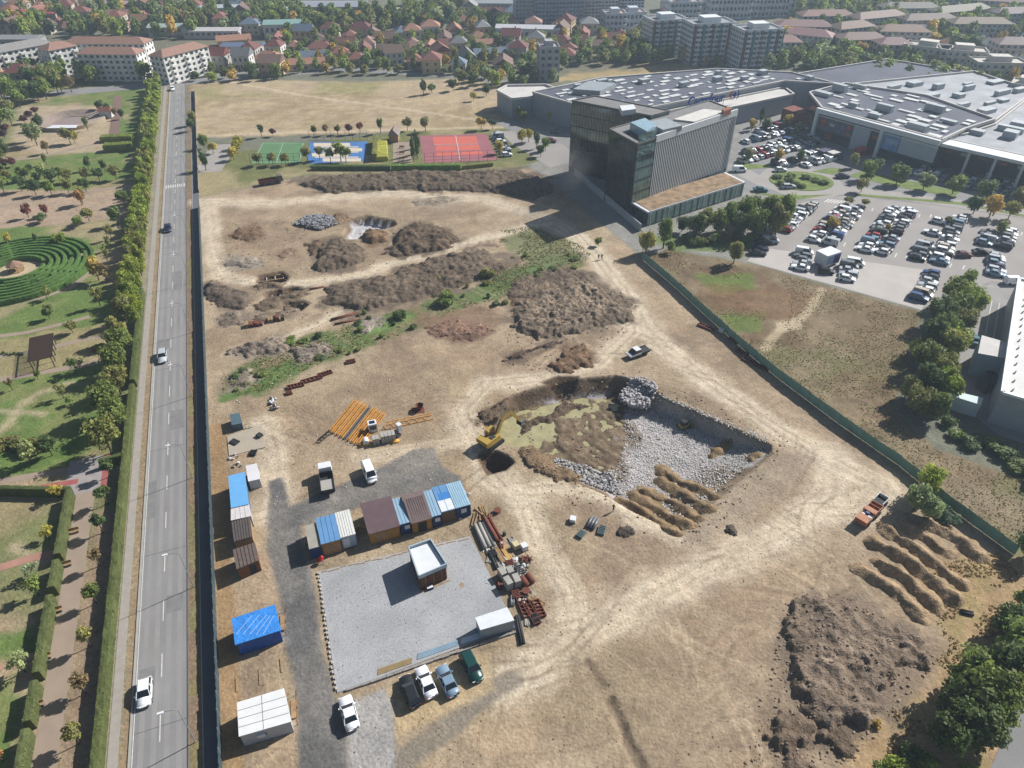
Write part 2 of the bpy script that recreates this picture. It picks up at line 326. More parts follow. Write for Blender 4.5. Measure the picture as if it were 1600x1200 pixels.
# hauling tracks
for pts, w, a in (((( 310, 315), (420, 318), (600, 302), (760, 312), (840, 335), (905, 372)), 5, .8), (((325, 320), (330, 380), (345, 430), (400, 440), (480, 445), (560, 430), (650, 400), (760, 372), (850, 350)), 3.6, .95),
                  (((905, 372), (940, 410), (985, 470), (1010, 520), (1100, 590), (1230, 680), (1300, 720)), 5.5, .9), (((985, 470), (985, 520), (930, 570), (840, 590), (760, 600), (720, 640), (745, 690), (760, 740), (820, 790)), 4, .75),
                  (((1300, 720), (1290, 790), (1180, 850), (1060, 910), (960, 970), (860, 1030), (780, 1070)), 5.5, .85), (((820, 790), (850, 860), (890, 930), (900, 985), (850, 1040)), 3.6, .9), (((1300, 720), (1380, 760), (1340, 800), (1290, 800)), 6, .7),
                  (((820, 770), (900, 760), (950, 775), (1000, 815), (1060, 842)), 2.6, .85), (((405, 545), (500, 505), (560, 470)), 2.4, .7), (((415, 660), (425, 720), (430, 800)), 4.2, .8), (((560, 715), (740, 690), (800, 760)), 3, .5)):
    stroke(PP(*pts), w * 1.35, LT, a * .45, 1.6, 2.0); stroke(PP(*pts), w * .85, LT, a, .8, 1.2); ruts(PP(*pts), 1.9, .4, C(172, 152, 126), .6); ruts([(p[0] + 1.2, p[1] + .7) for p in PP(*pts)], 2.1, .35, C(216, 198, 168), .4)
for k in range(190):
    u, v = random.choice((random.uniform(620, 1380), random.uniform(330, 1300))), random.uniform(310, 1195); a = random.choice((random.gauss(.5, .3), random.gauss(2.2, .4))); p = G(u, v)
    if sd1(p.x, p.y, SITE) < 6: continue
    L_ = random.uniform(5, 20); c2 = random.uniform(-.6, .6); ruts([(p.x + math.cos(a + c2 * t) * L_ * t, p.y + math.sin(a + c2 * t) * L_ * t) for t in (-.5, -.2, .1, .5)], random.choice((1.6, 2.2)), .28, random.choice((C(138, 118, 94), C(128, 110, 90), C(196, 176, 146))), random.uniform(.25, .6))
# grey gravel yard of the site
GREY = C(130, 126, 120)
for P_ in (((418, 752), (440, 745), (452, 790), (560, 745), (650, 702), (680, 700), (688, 730), (720, 745), (722, 760), (640, 772), (520, 805), (470, 822), (480, 870), (488, 900), (500, 980), (520, 1090), (545, 1130), (545, 1260), (470, 1260), (462, 1090), (440, 960), (420, 850)),):
    paint(PP(*P_), C(122, 118, 113), .5, .7); paint(PP(*P_), C(104, 102, 100), .5, .7, .8, .05, NS); paint(PP(*P_), C(150, 142, 130), .5, .7, .6, .2)
stroke(PP((620, 1200), (690, 1140), (760, 1085), (800, 1062)), 2.6, C(132, 124, 112), .8, .6, .6)
paint(PP((545, 1095), (600, 1075), (612, 1110), (620, 1180), (600, 1260), (545, 1260)), C(166, 162, 158), .5, .8)
paint(PP((600, 1075), (760, 1020), (775, 1080), (690, 1120), (620, 1150)), C(196, 170, 128), .6, 1, .7)
# right field and corner
RF = PP((1005, 405), (1040, 390), (1170, 412), (1440, 488), (1420, 560), (1395, 640), (1460, 700), (1600, 750), (1760, 900), (1700, 960), (1580, 866), (1410, 730), (1215, 590), (1100, 490))
paint(RF, C(132, 116, 90), .4, .3); paint(RF, C(118, 116, 76), .4, .3, .65, .08); paint(RF, C(118, 96, 74), .4, .3, .7, .18, fbm(GX, GY, 12, 3, 91)); paint(RF, C(150, 132, 104), .4, .3, .6, .15, NS)
for P_ in (((1080, 430), (1170, 425), (1180, 450), (1120, 460)), ((1130, 490), (1200, 485), (1190, 520), (1150, 520)), ((1000, 370), (1160, 368), (1180, 390), (1050, 396))): paint(PP(*P_), C(104, 122, 58), 1, 2, .85)
paint(PP((1300, 455), (1430, 490), (1420, 600), (1380, 650), (1330, 560)), C(124, 104, 78), 3, 3, .6); paint(PP((1210, 590), (1420, 720), (1600, 780), (1600, 850), (1440, 750)), C(148, 130, 106), 1, 2, .7)
paint(PP((1100, 440), (1280, 460), (1260, 500), (1120, 480)), C(130, 92, 66), 2, 3, .5)
stroke(PP((1285, 452), (1260, 490), (1215, 520), (1195, 545)), 1.8, C(186, 168, 136), .9); paint(PP((1215, 500), (1260, 498), (1250, 515), (1215, 520)), C(190, 172, 142), .6, .8, .9)
LR = PP((1420, 890), (1560, 860), (1640, 900), (1640, 1300), (1250, 1300), (1320, 1200), (1380, 1120), (1480, 1010))
paint(LR, C(172, 142, 100), 1.5, 2, .75); paint(LR, C(150, 136, 90), 1.5, 2, .6, .1, NS)
paint(PP((1190, 1130), (1240, 930), (1330, 930), (1450, 1020), (1430, 1100), (1300, 1180)), C(140, 120, 98), 2, 2, .6)
paint(PP((860, 1010), (1000, 1000), (1100, 1060), (1060, 1200), (900, 1200)), C(150, 132, 106), 3, 3, .4)
# lower-left of the near compound, strip between net fence and road of the compound
paint(Rp((-70, 10), (62, 10), (62, 13), (-70, 13)), C(160, 128, 88), .4, .6, .8)
# dark churned soil spilling around the heaps
SD, SG, SB = C(110, 96, 81), C(138, 124, 108), C(132, 108, 82)
HEAPS = (
    (((462, 290), (500, 277), (640, 269), (800, 267), (850, 280), (868, 300), (835, 312), (780, 302), (640, 297), (520, 301)), 1.5, 1.6, 1.1, SD, 'long dark soil bank below the sports courts'),
    (((508, 472), (512, 450), (560, 438), (620, 425), (690, 401), (750, 391), (768, 399), (795, 417), (760, 432), (700, 456), (640, 472), (560, 490), (520, 480)), 1.4, 1.5, 1.2, C(118, 103, 88), 'long dark strip of dumped soil along the green ditch'),
    (((486, 416), (500, 380), (530, 373), (560, 385), (572, 406), (545, 421), (505, 425)), 2.1, 1.8, 1.2, C(116, 101, 86), 'dark soil heap left of the white basin track'),
    (((608, 395), (622, 362), (655, 349), (700, 362), (720, 376), (690, 391), (640, 399)), 2.4, 2.0, 1.0, C(108, 92, 76), 'large brown soil heap right of the white basin'),
    (((557, 373), (572, 360), (598, 361), (606, 378), (580, 385)), 2.0, 1.6, .6, C(128, 104, 80), 'rounded brown soil heap in front of the white basin'),
    (((604, 391), (622, 384), (642, 396), (622, 402)), 1.1, 1, .5, SD, 'small dark soil heap at the foot of the large brown heap'),
    (((316, 448), (335, 439), (372, 455), (395, 472), (378, 484), (340, 479), (322, 464)), 1.7, 1.4, .8, C(116, 102, 90), 'dark soil heap beside the net fence'),
    (((345, 411), (365, 400), (400, 401), (412, 412), (382, 419), (350, 417)), .8, 1.4, .4, C(150, 138, 124), 'low grey soil heap near the fence'),
    (((358, 373), (370, 358), (400, 352), (414, 366), (396, 377)), .9, 1.2, .7, C(128, 104, 82), 'low brown soil heap near the top of the site'),
    (((350, 553), (385, 535), (440, 527), (458, 540), (430, 553), (380, 562)), 1.2, 1.2, .9, C(142, 128, 114), 'grey-brown heap at the upper edge of the green ditch'),
    (((458, 546), (500, 534), (530, 540), (500, 560), (468, 569)), 1.0, 1.2, .8, C(140, 128, 114), 'grey heap in the middle of the green ditch'),
    (((560, 505), (590, 497), (596, 510), (566, 520)), .7, 1, .5, C(150, 138, 126), 'small grey heap on the ditch slope'),
    (((348, 590), (380, 578), (410, 582), (390, 602), (352, 610)), .7, 1.0, .6, C(140, 128, 112), 'small grey heap at the ditch mouth near the fence'),
    (((793, 512), (800, 482), (840, 456), (880, 436), (920, 424), (938, 440), (952, 456), (988, 472), (984, 502), (940, 512), (890, 526), (840, 530)), 1.4, 1.8, 1.1, C(126, 111, 95), 'broad grey-brown soil plateau with machine tracks in the site centre'),
    (((856, 573), (878, 546), (905, 538), (928, 550), (922, 571), (885, 582)), .9, 1.2, .7, C(122, 98, 78), 'brown soil heap below the plateau'),
    (((788, 562), (800, 553), (870, 533), (878, 538), (830, 552), (796, 566)), .7, .6, .3, C(100, 84, 72), 'thin dark soil berm under the plateau'),
    (((660, 515), (700, 500), (760, 508), (770, 520), (720, 528), (675, 530)), .6, 1.2, .7, C(140, 112, 94), 'low reddish heap of roots and soil'),
    (((1238, 965), (1262, 930), (1330, 944), (1380, 973), (1442, 1010), (1447, 1040), (1402, 1052), (1392, 1092), (1350, 1132), (1300, 1147), (1250, 1122), (1235, 1042)), 1.5, 1.3, 1.0, C(130, 114, 98), 'broad churned brown soil plateau near the bottom right corner'),
    (((1184, 1155), (1206, 1110), (1250, 1114), (1276, 1160), (1262, 1195), (1215, 1200)), 1.4, 1.2, 1.0, C(120, 104, 88), 'dark lumpy soil heap at the bottom edge'),
    (((1215, 1205), (1262, 1192), (1284, 1215), (1270, 1260), (1220, 1260)), 1.2, 1.2, .8, C(122, 106, 90), 'lowest dark soil heap cut by the bottom edge'),
    (((1275, 1130), (1330, 1140), (1345, 1160), (1320, 1178), (1290, 1160)), 1.0, 1.0, .8, C(116, 100, 84), 'small dark heap under the corner plateau'),
    (((745, 652), (770, 634), (790, 624), (800, 632), (780, 648), (760, 662)), .9, .8, .7, C(108, 92, 76), 'dark spoil bank on the left rim of the pit'),
    (((806, 652), (850, 626), (900, 610), (925, 614), (890, 630), (840, 648), (815, 658)), .8, 1.0, .8, C(108, 92, 76), 'crumbled soil bank inside the upper left of the pit'),
    (((815, 700), (850, 714), (905, 745), (890, 756), (840, 735), (808, 712)), .8, .7, .4, C(136, 114, 90), 'soil berm along the near left edge of the pit'),
    (((800, 440), (870, 418), (930, 428), (920, 440), (830, 470), (800, 472)), .8, 1.0, .7, C(116, 101, 86), 'dark soil lobe on the upper side of the plateau'),
    (((395, 446), (420, 440), (450, 444), (440, 452), (405, 455)), .7, .8, .7, C(128, 112, 94), 'ragged low spoil along the upper trench'),
    (((400, 478), (440, 462), (480, 452), (486, 460), (450, 472), (410, 486)), .8, .8, .7, C(122, 106, 88), 'ragged low spoil between the two trenches'),
    (((395, 492), (430, 482), (468, 486), (440, 496), (405, 502)), .7, .8, .6, C(134, 118, 100), 'ragged pale spoil under the trenches'),
    (((340, 496), (360, 486), (384, 492), (372, 506), (348, 510)), .7, .8, .7, C(138, 124, 108), 'small grey spoil patch beside the fence'),
    (((478, 384), (496, 372), (510, 380), (496, 396), (480, 400)), 1.0, .9, .7, C(118, 100, 82), 'small dark heap leaning on the left soil heap'),
    (((428, 395), (450, 388), (462, 396), (446, 404)), .4, .8, .5, C(140, 118, 96), 'low scatter of brown soil in the upper site'),
    (((640, 312), (680, 306), (720, 312), (690, 322), (650, 322)), .35, .9, .4, C(158, 144, 126), 'low grey scrape above the large brown heap'),
    (((520, 336), (540, 332), (548, 342), (534, 352), (520, 348)), .8, .8, .6, C(132, 110, 88), 'small brown heap left of the white basin'),
    (((800, 470), (830, 462), (846, 470), (826, 482), (802, 484)), .6, .8, .6, C(134, 112, 92), 'small brown heap at the left foot of the plateau'),
    (((700, 522), (740, 510), (762, 520), (740, 534), (706, 536)), .5, .8, .6, C(130, 104, 88), 'ragged root pile right of the reddish heap'),
    (((1012, 835), (1028, 828), (1032, 840), (1018, 846)), .5, .7, .2, SD, 'placeholder'),)
for P_, H, w, amp, c, lb in HEAPS:
    if lb == 'placeholder' or 'inside' in lb: continue
    cx, cy = sum(p[0] for p in P_) / len(P_), sum(p[1] for p in P_) / len(P_); big_ = PP(*[(cx + (p[0] - cx) * 1.16, cy + (p[1] - cy) * 1.22) for p in P_]); paint(big_, tuple(v * 1.0 for v in c), 1.3, 3.2, .85, .02, fbm(GX, GY, 3.2, 3, 123)); paint(PP(*P_), c, .8, 2.6, .8)
# ---- the pit
PIT = PP((748, 645), (800, 616), (870, 594), (960, 586), (1002, 596), (1040, 622), (1110, 652), (1206, 696), (1206, 712), (1160, 748), (1120, 785), (1062, 836), (985, 797), (930, 765), (872, 742), (812, 702), (765, 684))
PW = [2.2, 2.0, 2.4, 1.8, 1.2, .9, .9, 1.2, 7, 8, 7, 1.6, 1.4, 3.5, 2.2, 2.2, 3.0]
S_PIT = sub(PIT, 10); px_, py_ = GX[S_PIT] + .35 * W1[S_PIT], GY[S_PIT] + .35 * W2[S_PIT]; sd = sdist(px_, py_, PIT); dep = np.full(px_.shape, 1e9)
for i in range(len(PIT)):
    a, b = PIT[i], PIT[(i + 1) % len(PIT)]; dep = np.minimum(dep, ldist(px_, py_, [a, b]) / PW[i])
PIT_D = 3.3
pz = -PIT_D * np.clip(dep, 0, 1) ** .8 * (sd > 0)
inpit = (sd > 0) & (dep > .85)
muddy = sdist(GX[S_PIT] + W1[S_PIT] * 4.5, GY[S_PIT] + W2[S_PIT] * 4.5, PP((740, 660), (800, 620), (960, 590), (985, 625), (985, 668), (972, 725), (930, 735), (840, 712), (780, 690)))
GZ[S_PIT] += pz + np.where(inpit, np.where(muddy > 0, .32 * NS[S_PIT] + .25 * NF[S_PIT] - .12, .1 * NS[S_PIT]), 0)
mud2 = sdist(GX[S_PIT] + W1[S_PIT] * 4, GY[S_PIT] + W2[S_PIT] * 4, PP((868, 650), (880, 628), (930, 618), (985, 628), (992, 672), (975, 728), (935, 728), (905, 700), (872, 680))); GZ[S_PIT] += np.where(inpit, sst(-1.2, 1.5, mud2) * (.34 + .05 * np.sin((GX[S_PIT] * .8 + GY[S_PIT] * .6 + W1[S_PIT] * 2) * 4)), 0)
a = sst(-.4, .6, sd); blend(S_PIT, a, C(118, 98, 78)); blend(S_PIT, a * sst(.0, .3, NS[S_PIT]) * .6, C(146, 124, 98))
a = sst(.6, 1.0, dep) * (sd > 0); blend(S_PIT, a * sst(.5, -.5, muddy), C(176, 168, 166)); blend(S_PIT, a * sst(-.5, .8, muddy), C(128, 110, 84)); blend(S_PIT, a * sst(-.5, .8, muddy) * sst(.1, .35, NS[S_PIT]) * .7, C(104, 90, 74)); blend(S_PIT, a * sst(-1, 1, mud2) * .9, C(116, 98, 78)); blend(S_PIT, a * sst(-1, 1, mud2) * sst(0, .4, NF[S_PIT]) * .6, C(146, 128, 104))
wl = sdist(GX[S_PIT], GY[S_PIT], PP((990, 590), (1215, 690), (1225, 720), (1190, 735), (985, 640))); blend(S_PIT, sst(-.5, .5, wl) * sst(.05, .2, dep) * sst(1.0, .8, dep) * (sd > 0) * .9, C(168, 164, 160))
nearp = sst(-6, -1.0, sd) * sst(.6, -.6, sd); near2 = sdist(GX[S_PIT], GY[S_PIT], PP((1062, 800), (1120, 770), (1230, 700), (1280, 720), (1180, 800), (1060, 880))); blend(S_PIT, sst(-2, 2, near2) * .65, C(162, 146, 126))
stroke(PP((1060, 842), (990, 805), (930, 772)), 1.0, C(206, 190, 162), .9, .3, .3)
# second, far basin and the trench cellars: cut-outs below site level
def cut(pts, depth, w, colw, colf=None, soft=.3):
    S = sub(pts, 4); d = sdist(GX[S], GY[S], pts); GZ[S] += -depth * np.clip(d / w, 0, 1); blend(S, sst(-.6, .3, d), colw)
    if colf is not None: blend(S, sst(w * .7, w * 1.1, d), colf)
BASIN = PP((538, 372), (545, 342), (572, 337), (615, 345), (620, 352), (585, 360), (562, 373)); cut(BASIN, 2.2, .9, C(120, 100, 80), C(196, 194, 196))
cut(PP((399, 446), (402, 431), (440, 424), (450, 432), (446, 441)), 1.8, 1.0, C(104, 84, 68)); cut(PP((411, 470), (414, 457), (455, 447), (478, 450), (455, 462)), 1.8, 1.0, C(104, 84, 68)); cut(PP((440, 486), (442, 470), (470, 468), (484, 474), (470, 486)), 1.6, 1.2, C(108, 92, 76))
cut(PP((745, 716), (752, 706), (775, 703), (795, 712), (805, 722), (790, 735), (760, 742)), 2.6, 1.6, C(96, 78, 62))
cut(PP((845, 598), (870, 588), (905, 588), (898, 600), (870, 606)), .8, 1, C(96, 78, 62))
stroke(PP((955, 1095), (965, 1120), (975, 1150), (1000, 1200), (1010, 1240)), 1.0, C(104, 88, 72), .8, .5, .9, .8); S = sub(PP((955, 1095), (1010, 1240)), 3); GZ[S] -= .32 * sst(1.0, .2, ldist(GX[S] + .5 * W1[S], GY[S] + .5 * W2[S], PP((955, 1095), (965, 1120), (975, 1150), (1000, 1200), (1010, 1240))))
stroke(PP((922, 1035), (935, 1055), (945, 1068)), .9, C(100, 84, 70), .7, .4, .5, .3)
# micro relief on bare dirt only
S = sub(SITE, 2); dsite = sdist(GX[S], GY[S], SITE); GZ[S] += sst(1.0, 4, dsite) * (.07 * NS[S] + .05 * NF[S] + .05 * fbm(GX[S], GY[S], 2.6, 2, 101))
S = sub(RF, 2); GZ[S] += sst(.5, 3, sdist(GX[S], GY[S], RF)) * (.1 * NS[S] + .06 * NF[S])
lum = (GC * np.array([.3, .59, .11])).sum(-1, keepdims=True); GC = GC * .93 + lum * np.array([1.0, .98, .96]) * .07
ground = inst('ground', grid_mesh('ground', GX, GY, GZ, GC)); tag(ground, 'bare tan dirt, dry grass and park lawn covering the whole area', 'ground', kind='structure')
def gz(x, y):
    i = int(np.clip(np.searchsorted(gx, x) - 1, 0, len(gx) - 2)); j = int(np.clip(np.searchsorted(gy, y) - 1, 0, len(gy) - 2))
    return float(max(GZ[j, i], GZ[j + 1, i], GZ[j, i + 1], GZ[j + 1, i + 1]))
def GG(u, v):
    """ground point seen at a pixel, standing on the relief"""
    z = 0.0
    for _ in range(4): p = G(u, v, z); z = gz(p.x, p.y)
    return Vector((p.x, p.y, z))
def sheet(name, pts, z, mat, label=None, thick=0.0, cat=None, parent=None):
    mb = MB(); n = len(pts); area = sum(pts[i][0] * pts[(i + 1) % n][1] - pts[(i + 1) % n][0] * pts[i][1] for i in range(n))
    if area < 0: pts = pts[::-1]
    if thick: mb.prism(pts, z - thick, z, 0, False)
    else: mb.add([(p[0], p[1], z) for p in pts], [tuple(range(n))])
    o = mb.build(name, mat, parent)
    if parent is None: tag(o, label or name.replace('_', ' '), cat or name.replace('_', ' ').split()[-1], kind='structure')
    return o
def ribbon(name, pts, w, z, mat, label=None, parent=None, thick=0.0):
    pts = [Vector((p[0], p[1], 0)) for p in pts]; Lp, Rp_ = [], []
    for i, p in enumerate(pts):
        d = (pts[min(i + 1, len(pts) - 1)] - pts[max(i - 1, 0)]).normalized(); nrm = Vector((-d.y, d.x, 0)) * w / 2; Lp.append(p + nrm); Rp_.append(p - nrm)
    mb = MB(); k = len(pts)
    mb.add([(p.x, p.y, z) for p in Rp_ + Lp], [(i, i + 1, k + i + 1, k + i) for i in range(k - 1)])
    o = mb.build(name, mat, parent)
    if parent is None: tag(o, label or name.replace('_', ' '), name.replace('_', ' ').split()[-1], kind='structure')
    return o
PITFLOOR = -PIT_D
sheet('pit_water', PP((752, 655), (800, 625), (930, 598), (975, 615), (975, 720), (920, 728), (835, 708), (775, 690)), PITFLOOR + .0, pm('murky_water', C(172, 164, 124), .2, .15, .6, .05, spec=.5), 'murky olive green water lying in the muddy half of the pit', cat='water')
# ================================================================ ROAD AND PATHS
def strip(name, s0, s1, q0, q1, z, mat, label=None, parent=None, th=0): return sheet(name, [R(s0, q0), R(s0, q1), R(s1, q1), R(s1, q0)], z, mat, label, th, None, parent)
road = strip('road', -70, 330, 0, 6.4, .035, M_asph, 'two lane grey asphalt road running away between park and building site')
for s in np.arange(-16, 318, 9.0): strip('lane_dash', s, s + 3.6, 3.14, 3.27, .041, M_mark, parent=road)
strip('edge_line', -70, 330, .12, .22, .041, M_mark, parent=road)
for k in range(9): strip('crossing_stripe', 187, 189.6, .4 + k * .66, .72 + k * .66, .042, M_mark, parent=road)
M_patch = pm('asphalt_worn', C(149, 146, 143), .9, .06, .3); M_tar = pm('tar_seam', C(96, 94, 92), .9, .1)
for q in (1.1, 2.5, 4.0, 5.4): strip('wheel_track', -70, 330, q - .32, q + .32, .038, M_patch, parent=road)
for s, q0, q1, L_ in ((8, .5, 2.4, 5), (21, 3.6, 5.9, 3.2), (41, .3, 1.6, 9), (63, 3.4, 6.0, 6), (92, .4, 2.8, 4), (118, 3.5, 5.4, 10), (150, .5, 2.9, 7)): strip('repair_patch', s, s + L_, q0, q1, .0395, pm('repair_asphalt', C(132, 130, 129), .9, .12, .8), parent=road)
for s in (4, 33, 58, 84, 110, 139): strip('tar_seam', s, s + .09, .1, 6.3, .040, M_tar, parent=road)
for q0, q1, nm in ((-.28, -.02, 'left_kerb'), (6.42, 6.58, 'right_kerb')): strip(nm, -70, 318, q0, q1, .13, M_conc if q0 < 0 else pm('dark_kerb', C(120, 112, 104)), 'pale kerb along the park side of the road' if q0 < 0 else 'thin brown kerb along the site side of the road', th=.12)
strip('park_sidewalk', -70, 312, -2.6, -1.45, .05, pm('sidewalk_paving', C(164, 156, 148), .9, .08, 1, .06), 'narrow grey sidewalk between hedge and road', th=.05)
strip('site_sidewalk', -70, 300, 8.25, 10.1, .05, M_asph_d, 'dark asphalt sidewalk at the foot of the net fence', th=.05)
strip('sidewalk_edge', -70, 300, 8.1, 8.24, .1, M_conc, 'pale concrete edging beside the fence sidewalk', th=.1)
strip('promenade', -70, 51, -11.0, -8.1, .02, M_path, 'wide tan park promenade between two clipped hedges')
sheet('grey_plaza', [R(51, -13), R(51, -7.0), R(60, -7.0), R(60, -13)], .022, pm('plaza_paving', C(160, 152, 148)), 'grey paved plaza under the roadside trees')
strip('red_lane', 50, 60, -7.4, -6.4, .03, M_redpath, 'red cycle lane beside the promenade')
ribbon('red_path', PP((-60, 785), (0, 773), (122, 752)), 1.3, .024, M_redpath, 'red path crossing the park below the hedge')
ribbon('faded_red_path', PP((-40, 892), (0, 887), (45, 873), (92, 863)), 1.6, .024, pm('pale_red_path', C(172, 130, 112)), 'faded reddish path in the middle of the lower park')
ribbon('brick_path', PP((-30, 1050), (0, 1043), (35, 1030), (68, 1020)), 1.1, .024, pm('brick_paving', C(178, 140, 118)), 'small brick coloured path near the bottom left corner')
for nm, pts, w, lb in (('lawn_path', ((-60, 762), (0, 752), (60, 742), (128, 732)), 1.5, 'pale path under the first cross hedge'), ('pergola_path', ((-60, 568), (0, 557), (60, 548), (120, 533), (190, 520)), 1.6, 'pale path above the pergola'),
                       ('garden_path', ((-60, 607), (0, 593), (60, 583), (120, 573), (175, 562)), 1.6, 'pale path below the pergola'), ('maze_walk', ((-40, 477), (0, 474), (60, 466), (110, 450), (138, 428), (142, 405), (134, 392)), 1.7, 'tan walk curving round the hedge maze'),
                       ('dirt_trail', ((-40, 530), (40, 520), (90, 508), (140, 495)), 1.4, 'dirt trail below the maze'), ('north_path', ((-60, 330), (0, 322), (110, 302), (210, 290)), 2.2, 'pinkish path across the upper park'), ('arena_path', ((0, 252), (60, 246), (160, 222), (170, 208)), 2.0, 'pale path below the round arena')):
    ribbon(nm, PP(*pts), w, .02, M_path, lb)
strip('cross_street', 312, 322, -120, 90, .03, M_asph, 'cross street at the far end of the road')
ribbon('far_street', PP((330, 118), (420, 108), (560, 110), (700, 118), (800, 130)), 6, .025, M_asph, 'street in front of the first row of houses')
ribbon('wooden_boardwalk', PP((184, 150), (182, 178), (178, 212)), 3.4, .06, pm('boardwalk', C(128, 104, 92), .9, .15, 2), 'brown boardwalk leading down to the clipped shrubs in the upper park')
# mall side
def psheet(name, px, z, mat, label, th=0, cat=None): return sheet(name, [G(*p) for p in px], z, mat, label, th, cat)
lot = psheet('parking_lot', ((1168, 409), (1243, 318), (1322, 305), (1480, 323), (1680, 354), (1680, 448), (1548, 440), (1440, 485)), .02, M_lot, 'open parking lot right of the office block')
psheet('pale_lot_apron', ((1168, 408), (1184, 386), (1462, 424), (1440, 484)), .024, pm('pale_concrete', C(188, 181, 174), .9, .07, .2), 'pale concrete apron at the lower edge of the parking lot')
yard = psheet('delivery_yard', ((1546, 441), (1680, 449), (1680, 720), (1560, 680), (1488, 622), (1505, 520)), .018, pm('yard_asphalt', C(150, 146, 142), .9, .1, .2), 'asphalt delivery yard beside the white roofed hall')
psheet('mall_parking', ((1148, 262), (1160, 186), (1268, 184), (1305, 235), (1440, 258), (1680, 300), (1680, 352), (1480, 321), (1322, 303), (1240, 314), (1165, 296)), .015, pm('mall_asphalt', C(140, 138, 138), .9, .08, .2), 'asphalt parking in front of the shopping mall')
ribbon('mall_avenue', PP((1160, 268), (1200, 290), (1260, 300), (1330, 298), (1420, 308), (1520, 322), (1680, 345)), 6.5, .03, pm('avenue_asphalt', C(164, 158, 152), .9, .05, .2), 'avenue passing between the two parking lots')
def ellipse(u, v, rx, ry, n=28):
    c = G(u, v); ex = (G(u + rx, v) - c).length; ey = (G(u, v - ry) - c).length; return [(c.x + ex * math.cos(2 * math.pi * k / n), c.y + ey * math.sin(2 * math.pi * k / n)) for k in range(n)]
sheet('roundabout', ellipse(1252, 284, 62, 24), .034, pm('avenue_asphalt', (0, 0, 0)), 'roundabout lanes in front of the mall')
M_lawn = pm('lawn', C(112, 128, 62), .95, .25, .5, .2, 5)
sheet('roundabout_island', ellipse(1252, 283, 49, 14), .16, M_lawn, 'planted green island of the roundabout', .13)
for k, (pts, lb) in enumerate(((((1268, 268), (1300, 262), (1325, 266), (1300, 273)), 'small triangular lawn above the roundabout'), (((1150, 255), (1200, 258), (1210, 262), (1160, 265)), 'lawn strip along the lower edge of the mall parking'), (((1325, 275), (1345, 268), (1400, 278), (1500, 300), (1490, 308), (1400, 292)), 'long lawn strip under the mall parking trees'),
                               (((1170, 300), (1235, 306), (1300, 304), (1240, 313)), 'lawn left of the parking lot entrance'), (((1330, 302), (1500, 316), (1600, 336), (1600, 339), (1500, 320), (1340, 306)), 'thin grass kerb at the top of the parking lot'))):
    psheet('lawn', pts, .06, M_lawn, lb, .05)
for k in range(7):
    p, q = G(1288 + k * 5, 316 + k * .6), G(1296 + k * 5, 311 + k * .6); ribbon('crossing_stripe', [p[:2], q[:2]], .5, .045, M_mark, parent=lot)
for u, v in ((1318, 385), (1335, 388), (1398, 402), (1415, 403), (1484, 418), (1504, 421), (1362, 330), (1435, 340), (1453, 340), (1513, 352), (1528, 355), (1595, 368)):
    p = G(u, v); d = (G(u + 4, v - 8) - p).normalized(); ribbon('lane_arrow', [p[:2], (p + d * 2.6)[:2]], .3, .043, M_mark, parent=lot)
for u0, v0, u1, v1 in ((1550, 470, 1532, 560), (1562, 473, 1550, 540), (1525, 445, 1552, 448)): ribbon('yard_line', PP((u0, v0), (u1, v1)), .15, .03, M_mark, parent=yard)
psheet('side_street', ((1600, 1075), (1680, 960), (1760, 1000), (1760, 1300), (1528, 1300), (1548, 1200)), .03, M_asph, 'grey street at the bottom right corner')
psheet('office_forecourt', ((780, 205), (860, 205), (905, 250), (860, 262), (800, 225)), .02, M_lot, 'small parking strip left of the office block')
ribbon('office_lane', PP((780, 190), (830, 212), (880, 222), (930, 215)), 5, .028, M_asph, 'lane leading behind the office block')
# ================================================================ VEGETATION LIBRARY
def crown_mesh(name, n, leaf, seed, sy=1.0, lumps=14, lump_r=.46, cone=0.0, fill=.35):
    """a crown about one unit in radius: leaf faces scattered over many clumps, dense outside and open between"""
    rg = random.Random(seed); V, Fc, val = [], [], []
    cl = []
    for i in range(lumps):
        while True:
            p = Vector((rg.uniform(-1, 1), rg.uniform(-1, 1), rg.uniform(-1, 1)))
            if p.length < 1: break
        p *= .66
        if cone: k = 1 - cone * (p.z + .66) / 1.32; p.x *= k; p.y *= k
        r = lump_r * rg.uniform(.65, 1.15) * (1 - cone * .5 * (p.z + .66) / 1.32); cl.append((p, r, rg.uniform(.78, 1.2)))
    for i in range(n):
        p, r, b = cl[i % lumps]
        d = Vector((rg.gauss(0, 1), rg.gauss(0, 1), rg.gauss(0, 1) + .25)).normalized()
        c = p + d * r * (rg.uniform(.8, 1.08) if rg.random() > fill else rg.uniform(.3, .8))
        nrm = (d + Vector((rg.gauss(0, .55), rg.gauss(0, .55), rg.gauss(0, .55) + .2))).normalized()
        a = nrm.orthogonal().normalized(); a = Matrix.Rotation(rg.uniform(0, 6.28), 3, nrm) @ a; bb = nrm.cross(a); s = leaf * rg.uniform(.55, 1.35); e = s * rg.uniform(.5, .9)
        o = len(V); V += [c - a * s, c + bb * e, c + a * s * .9, c - bb * e * .9]; Fc.append((o, o + 1, o + 2, o + 3)); val.append(b * rg.uniform(.75, 1.25))
    me = bpy.data.meshes.new(name); me.from_pydata([tuple(v) for v in V], [], Fc); me.materials.append(M_leaf)
    at = me.attributes.new('v', 'FLOAT', 'FACE'); at.data.foreach_set('value', val); me.update(); return me
